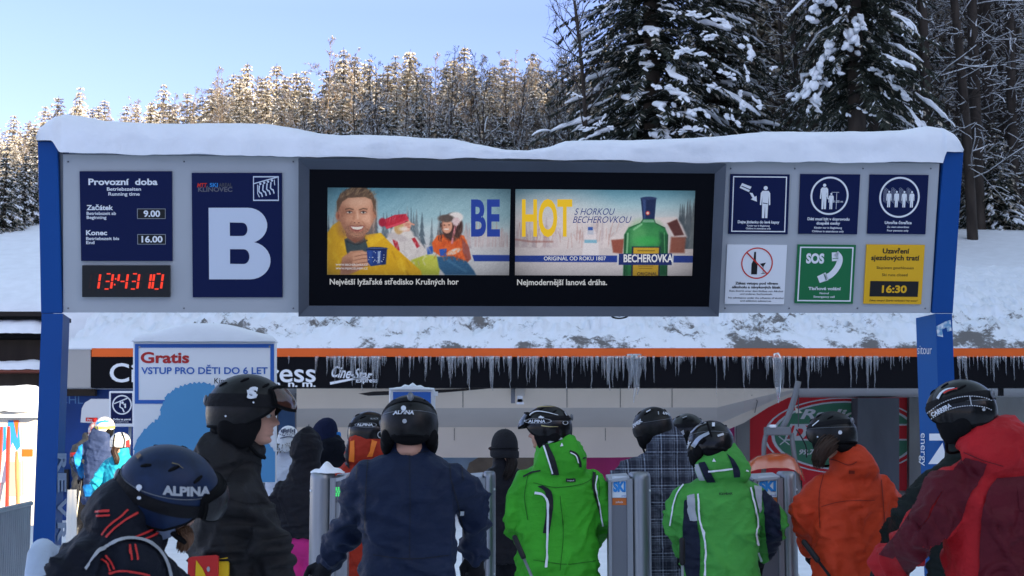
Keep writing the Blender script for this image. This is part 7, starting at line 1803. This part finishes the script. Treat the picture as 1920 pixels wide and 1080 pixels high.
for i in range(5): TREES[f'tall_{i}'] = bare_meshes(19, 80 + i, .2, 4, (.12, .16, .11, .18, .09)[i], .10, .26, True, nb=(2, 4), straight=.012, twig_r=.007)

rt = np.random.default_rng(21)
def X_at(px, Y): return P(px, 400, Y)[0]
# far line of sunlit spruces: tree tops follow the skyline of the photograph
sky_px = [-120, 0, 60, 140, 200, 240, 300, 380, 460, 560, 620, 640, 690, 760, 820, 870, 930, 1000, 1060, 1140, 1250]
sky_py = [230, 215, 195, 158, 195, 165, 160, 140, 122, 118, 98, 95, 100, 92, 112, 82, 98, 100, 92, 80, 70]
n = 0
for row, (Yr, cnt) in enumerate(((96, 46), (88, 42), (80, 34), (72, 26))):
    for i in range(cnt):
        px = -110 + 1330 * (i + rt.uniform(.1, .9)) / cnt; Yy = Yr + rt.uniform(-3, 3)
        topy = np.interp(px, sky_px, sky_py) + rt.uniform(-8, 34) + row * 19
        x = X_at(px, Yy); zt = P(px, topy, Yy)[2]; hh = max(3.0, zt - groundz(x, Yy))
        k = int(rt.integers(4)); s = hh / 10
        r = plant(f'spruce_far{k}', x, Yy, s, rt.uniform(0, 6.28), ('frosted spruce in the far sunlit treeline against the sky', 'frosted spruce of the second row in the far treeline', 'frosted spruce half way up the hillside behind the board', 'frosted spruce standing low on the hillside behind the board')[row], ('far skyline spruces', 'second row spruces', 'hillside spruces', 'lower hillside spruces')[row]); n += 1
        k2 = rt.uniform(.75, 1.0) * min(1.25, 1.15 / max(s, .4) ** .3); r.scale = (s * k2, s * k2, s)
for px, py, Yy in ((142, 158, 92), (640, 84, 86), (870, 80, 90), (765, 92, 92), (458, 112, 90), (690, 104, 84), (1000, 92, 90)):
    x = X_at(px, Yy); hh = P(px, py, Yy)[2] - groundz(x, Yy); s = hh / 10
    r = plant(f'spruce_far{int(rt.integers(4))}', x, Yy, s, rt.uniform(0, 6), 'tall pointed spruce rising above its neighbours in the far treeline', 'tallest far spruces'); r.scale = (s * .85, s * .85, s)
# golden birches among them
for i, (px, py, Yy) in enumerate(((610, 78, 78), (628, 86, 77), (400, 132, 76), (375, 136, 78), (420, 150, 74), (830, 100, 76), (810, 108, 74), (905, 112, 74), (970, 110, 76), (1040, 112, 74), (300, 175, 74), (730, 130, 73), (560, 150, 72), (930, 104, 78), (850, 120, 70), (1010, 120, 70), (240, 190, 75), (270, 185, 73), (340, 165, 73), (440, 150, 73), (480, 150, 75), (520, 150, 74), (650, 120, 75), (690, 130, 73), (770, 120, 72), (800, 118, 76), (880, 108, 73), (950, 112, 72), (990, 118, 74), (1030, 112, 76), (30, 225, 76), (90, 220, 75), (180, 200, 76))):
    x = X_at(px, Yy); hh = P(px, py, Yy)[2] - groundz(x, Yy)
    plant(f'bare_gold{i % 2}', x, Yy, hh / 10, rt.uniform(0, 6), 'frosted pale leafless tree among the far spruces', 'pale bare trees on the hillside')
# shaded row just behind the station: snowy young spruces
for i in range(44):
    px = -60 + 1200 * (i + rt.uniform(.1, .9)) / 44; Yy = rt.uniform(47, 58); x = X_at(px, Yy)
    topy = np.interp(px, [-60, 100, 400, 640, 900, 1100], [300, 260, 245, 190, 200, 235]) + rt.uniform(-12, 50); hh = max(2.2, P(px, topy, Yy)[2] - groundz(x, Yy)); s = hh / 5
    plant(f'young_mid{int(rt.integers(4))}', x, Yy, s, rt.uniform(0, 6.28), 'snow laden young spruce in the shade behind the board', 'snowy young spruces behind the board')
for i, px in enumerate((8, 45, 30, 70)):
    Yy = 44 + i * 1.4; x = X_at(px, Yy); plant(f'young_mid{i}', x, Yy, (P(px, 270 + 12 * i, Yy)[2] - groundz(x, Yy)) / 5, rt.uniform(0, 6), 'snowy spruce at the left edge left of the blue pillar', 'snowy spruces at the left edge')
# dark bare trees in front of the hillside
for i in range(24):
    px = rt.uniform(700, 1090) if i < 19 else rt.uniform(590, 700); Yy = rt.uniform(44, 62); x = X_at(px, Yy); topy = rt.uniform(95, 190)
    plant(f'bare_{i % 3}', x, Yy, (P(px, topy, Yy)[2] - groundz(x, Yy)) / 8.5, rt.uniform(0, 6.28), 'dark leafless tree in front of the sunlit hillside spruces', 'dark bare trees behind the board')
TREES['bare_slim'] = bare_meshes(15, 91, .15, 4, .085, .25, .12, nb=(2, 4), twig_r=.006, straight=.03)
plant('bare_slim', X_at(1108, 41), 41, 1.0, 1.0, 'slim dark leafless tree against the sky just left of the biggest spruce', None)
# the big spruces
plant('spruce_big0', X_at(1225, 41.5), 41.5, 1.0, .4, 'biggest dark spruce with scattered snow, filling the sky right of centre', None)
plant('spruce_big0', X_at(1340, 44.5), 44.5, .88, 2.6, 'big dark snow patched spruce just right of the biggest one', None)
plant('spruce_big0', X_at(1185, 47), 47, .72, 4.4, 'dark spruce half hidden behind the left side of the biggest one', None)
plant('spruce_big1', X_at(1612, 39.5), 39.5, 1.0, 1.9, 'dark spruce with heavy snow on its left boughs above the right notices', None)
plant('spruce_big1', X_at(1640, 43), 43, .95, 4.0, 'dark spruce close behind the heavily snowed one above the right notices', None)
# heavy snow cushions on its boughs
def cushions(cx, Y, spec, label):
    b = MB()
    gg = np.random.default_rng(len(spec))
    for i, (px, py, a, l, w) in enumerate(spec):
        k = Y / F; ca, sa = math.cos(R(a)), math.sin(R(a))
        for q_ in range(max(4, int(l / 2.2))):          # each bough carries a run of small drooping clumps
            v, f = ellipsoid((0, 0, 0), (1, 1, 1), 16, 11); n = snoise(v, 2.6, i * 9 + q_); v = v * (1 + .42 * n[:, None] + .16 * snoise(v, 7, i + 60 + q_)[:, None])
            t_ = gg.uniform(-.85, .85); c = P(px + ca * l * t_ + gg.normal() * w * .3, py + sa * l * t_ + gg.normal() * w * .5, Y + gg.normal() * .25)
            l2 = (l * .24 + w * .3) * gg.uniform(.5, 1.15); w2 = w * gg.uniform(.22, .55)
            a2 = R(a + gg.normal() * 22); u = np.array([math.cos(a2), -.25, -math.sin(a2)]); s_ = np.array([math.sin(a2), .2, math.cos(a2)]); d = np.array([.1, 1, .2])
            b.add(c + v[:, :1] * u * l2 * k + v[:, 1:2] * d * w2 * k * 1.2 + v[:, 2:3] * s_ * w2 * k, f, L_snow, True)
    return b
big = [o for o in COL.objects if o.get('label', '').startswith('dark spruce with heavy')][0]
cb_ = cushions(1612, 38.6, [(1536, 12, 130, 30, 13), (1556, 4, 20, 22, 10), (1614, 40, 60, 18, 9), (1600, 58, 110, 28, 13), (1588, 70, 100, 22, 12), (1606, 76, 85, 20, 10), (1546, 104, 125, 30, 13), (1566, 122, 70, 16, 11), (1524, 152, 120, 32, 14), (1542, 146, 20, 16, 10), (1532, 176, 95, 24, 13), (1500, 176, 160, 24, 8), (1516, 212, 110, 14, 8), (1640, 134, 30, 18, 7), (1672, 148, 45, 18, 8), (1684, 166, 45, 24, 10), (1698, 178, 40, 14, 7), (1662, 178, 50, 10, 6), (1618, 204, 20, 10, 5), (1640, 216, 10, 8, 5), (1646, 192, 60, 8, 5), (1590, 218, 20, 8, 5)], '')
off = np.array(big.location); o = bpy.data.objects.new('snow_cushion', cb_.mesh('snow_cushion')); COL.objects.link(o); o.parent = big; o.matrix_parent_inverse = (Matrix.Translation(big.location) @ Matrix.Rotation(1.9, 4, 'Z')).inverted()
big0 = [o for o in COL.objects if o.get('label', '').startswith('biggest dark')][0]
cb_ = cushions(1225, 38.8, [(1308, 28, 10, 24, 6), (1350, 40, 20, 26, 7), (1330, 66, 5, 20, 7), (1404, 96, 55, 20, 10), (1400, 132, 75, 18, 7), (1295, 96, 10, 26, 7), (1268, 104, 150, 16, 6), (1362, 138, 25, 18, 6), (1376, 146, 40, 12, 6), (1316, 120, 40, 10, 6), (1230, 164, 15, 14, 6), (1258, 166, 10, 18, 6), (1340, 164, 20, 16, 7), (1296, 206, 10, 14, 9), (1320, 210, 25, 14, 8), (1240, 222, 15, 12, 8), (1268, 214, 30, 8, 7), (1390, 196, 80, 20, 9), (1372, 224, 40, 18, 7), (1418, 190, 50, 16, 9), (1302, 240, -8, 26, 7), (1270, 250, -20, 14, 5), (1145, 238, 5, 10, 6), (1128, 226, 130, 18, 4), (1100, 240, 160, 20, 4), (1080, 178, 12, 20, 2.5), (1228, 60, 0, 7, 5), (1262, 34, 150, 8, 5), (1234, 102, 40, 6, 5), (1446, 130, 150, 12, 5)], '')
o = bpy.data.objects.new('snow_cushion', cb_.mesh('snow_cushion')); COL.objects.link(o); o.parent = big0; o.matrix_parent_inverse = (Matrix.Translation(big0.location) @ Matrix.Rotation(.4, 4, 'Z')).inverted()
# right forest
for i in range(92):
    if i < 34: Yy = rt.uniform(45, 58); px = rt.uniform(1700, 1990) if i % 3 else rt.uniform(1400, 1720)
    else: Yy = rt.uniform(56, 92); px = rt.uniform(1330, 2000)
    x = X_at(px, Yy); plant(f'tall_{i % 5}', x, Yy, rt.uniform(.85, 1.3), rt.uniform(0, 6.28), ('dark bare trunk at the front edge of the forest on the right', 'thin bare trunk deeper in the shaded forest on the right')[i >= 34], ('front trunks of the right forest', 'deeper trunks of the right forest')[i >= 34])
plant('tall_3', X_at(1747, 42.5), 42.5, 1.1, 0, 'thickest straight dark trunk above the right end of the board', None)
plant('tall_1', X_at(1822, 43), 43, 1.1, 2, 'dark straight trunk just right of the snow cap on the board', None)
for i in range(46):
    px = rt.uniform(1340, 2000); Yy = rt.uniform(58, 98); x = X_at(px, Yy); plant(f'spruce_far{i % 4}', x, Yy, rt.uniform(.9, 1.6), rt.uniform(0, 6.28), 'shaded frosty spruce deep in the forest on the right', 'spruces deep in the right forest')
for i in range(16):
    px = rt.uniform(1800, 1960) if i < 9 else rt.uniform(1380, 1540); Yy = rt.uniform(46, 54); x = X_at(px, Yy); plant(f'young_mid{i % 4}', x, Yy, rt.uniform(.35, .8), rt.uniform(0, 6.28), 'small snow laden spruce at the foot of the forest on the right', 'small snowy spruces on the right')
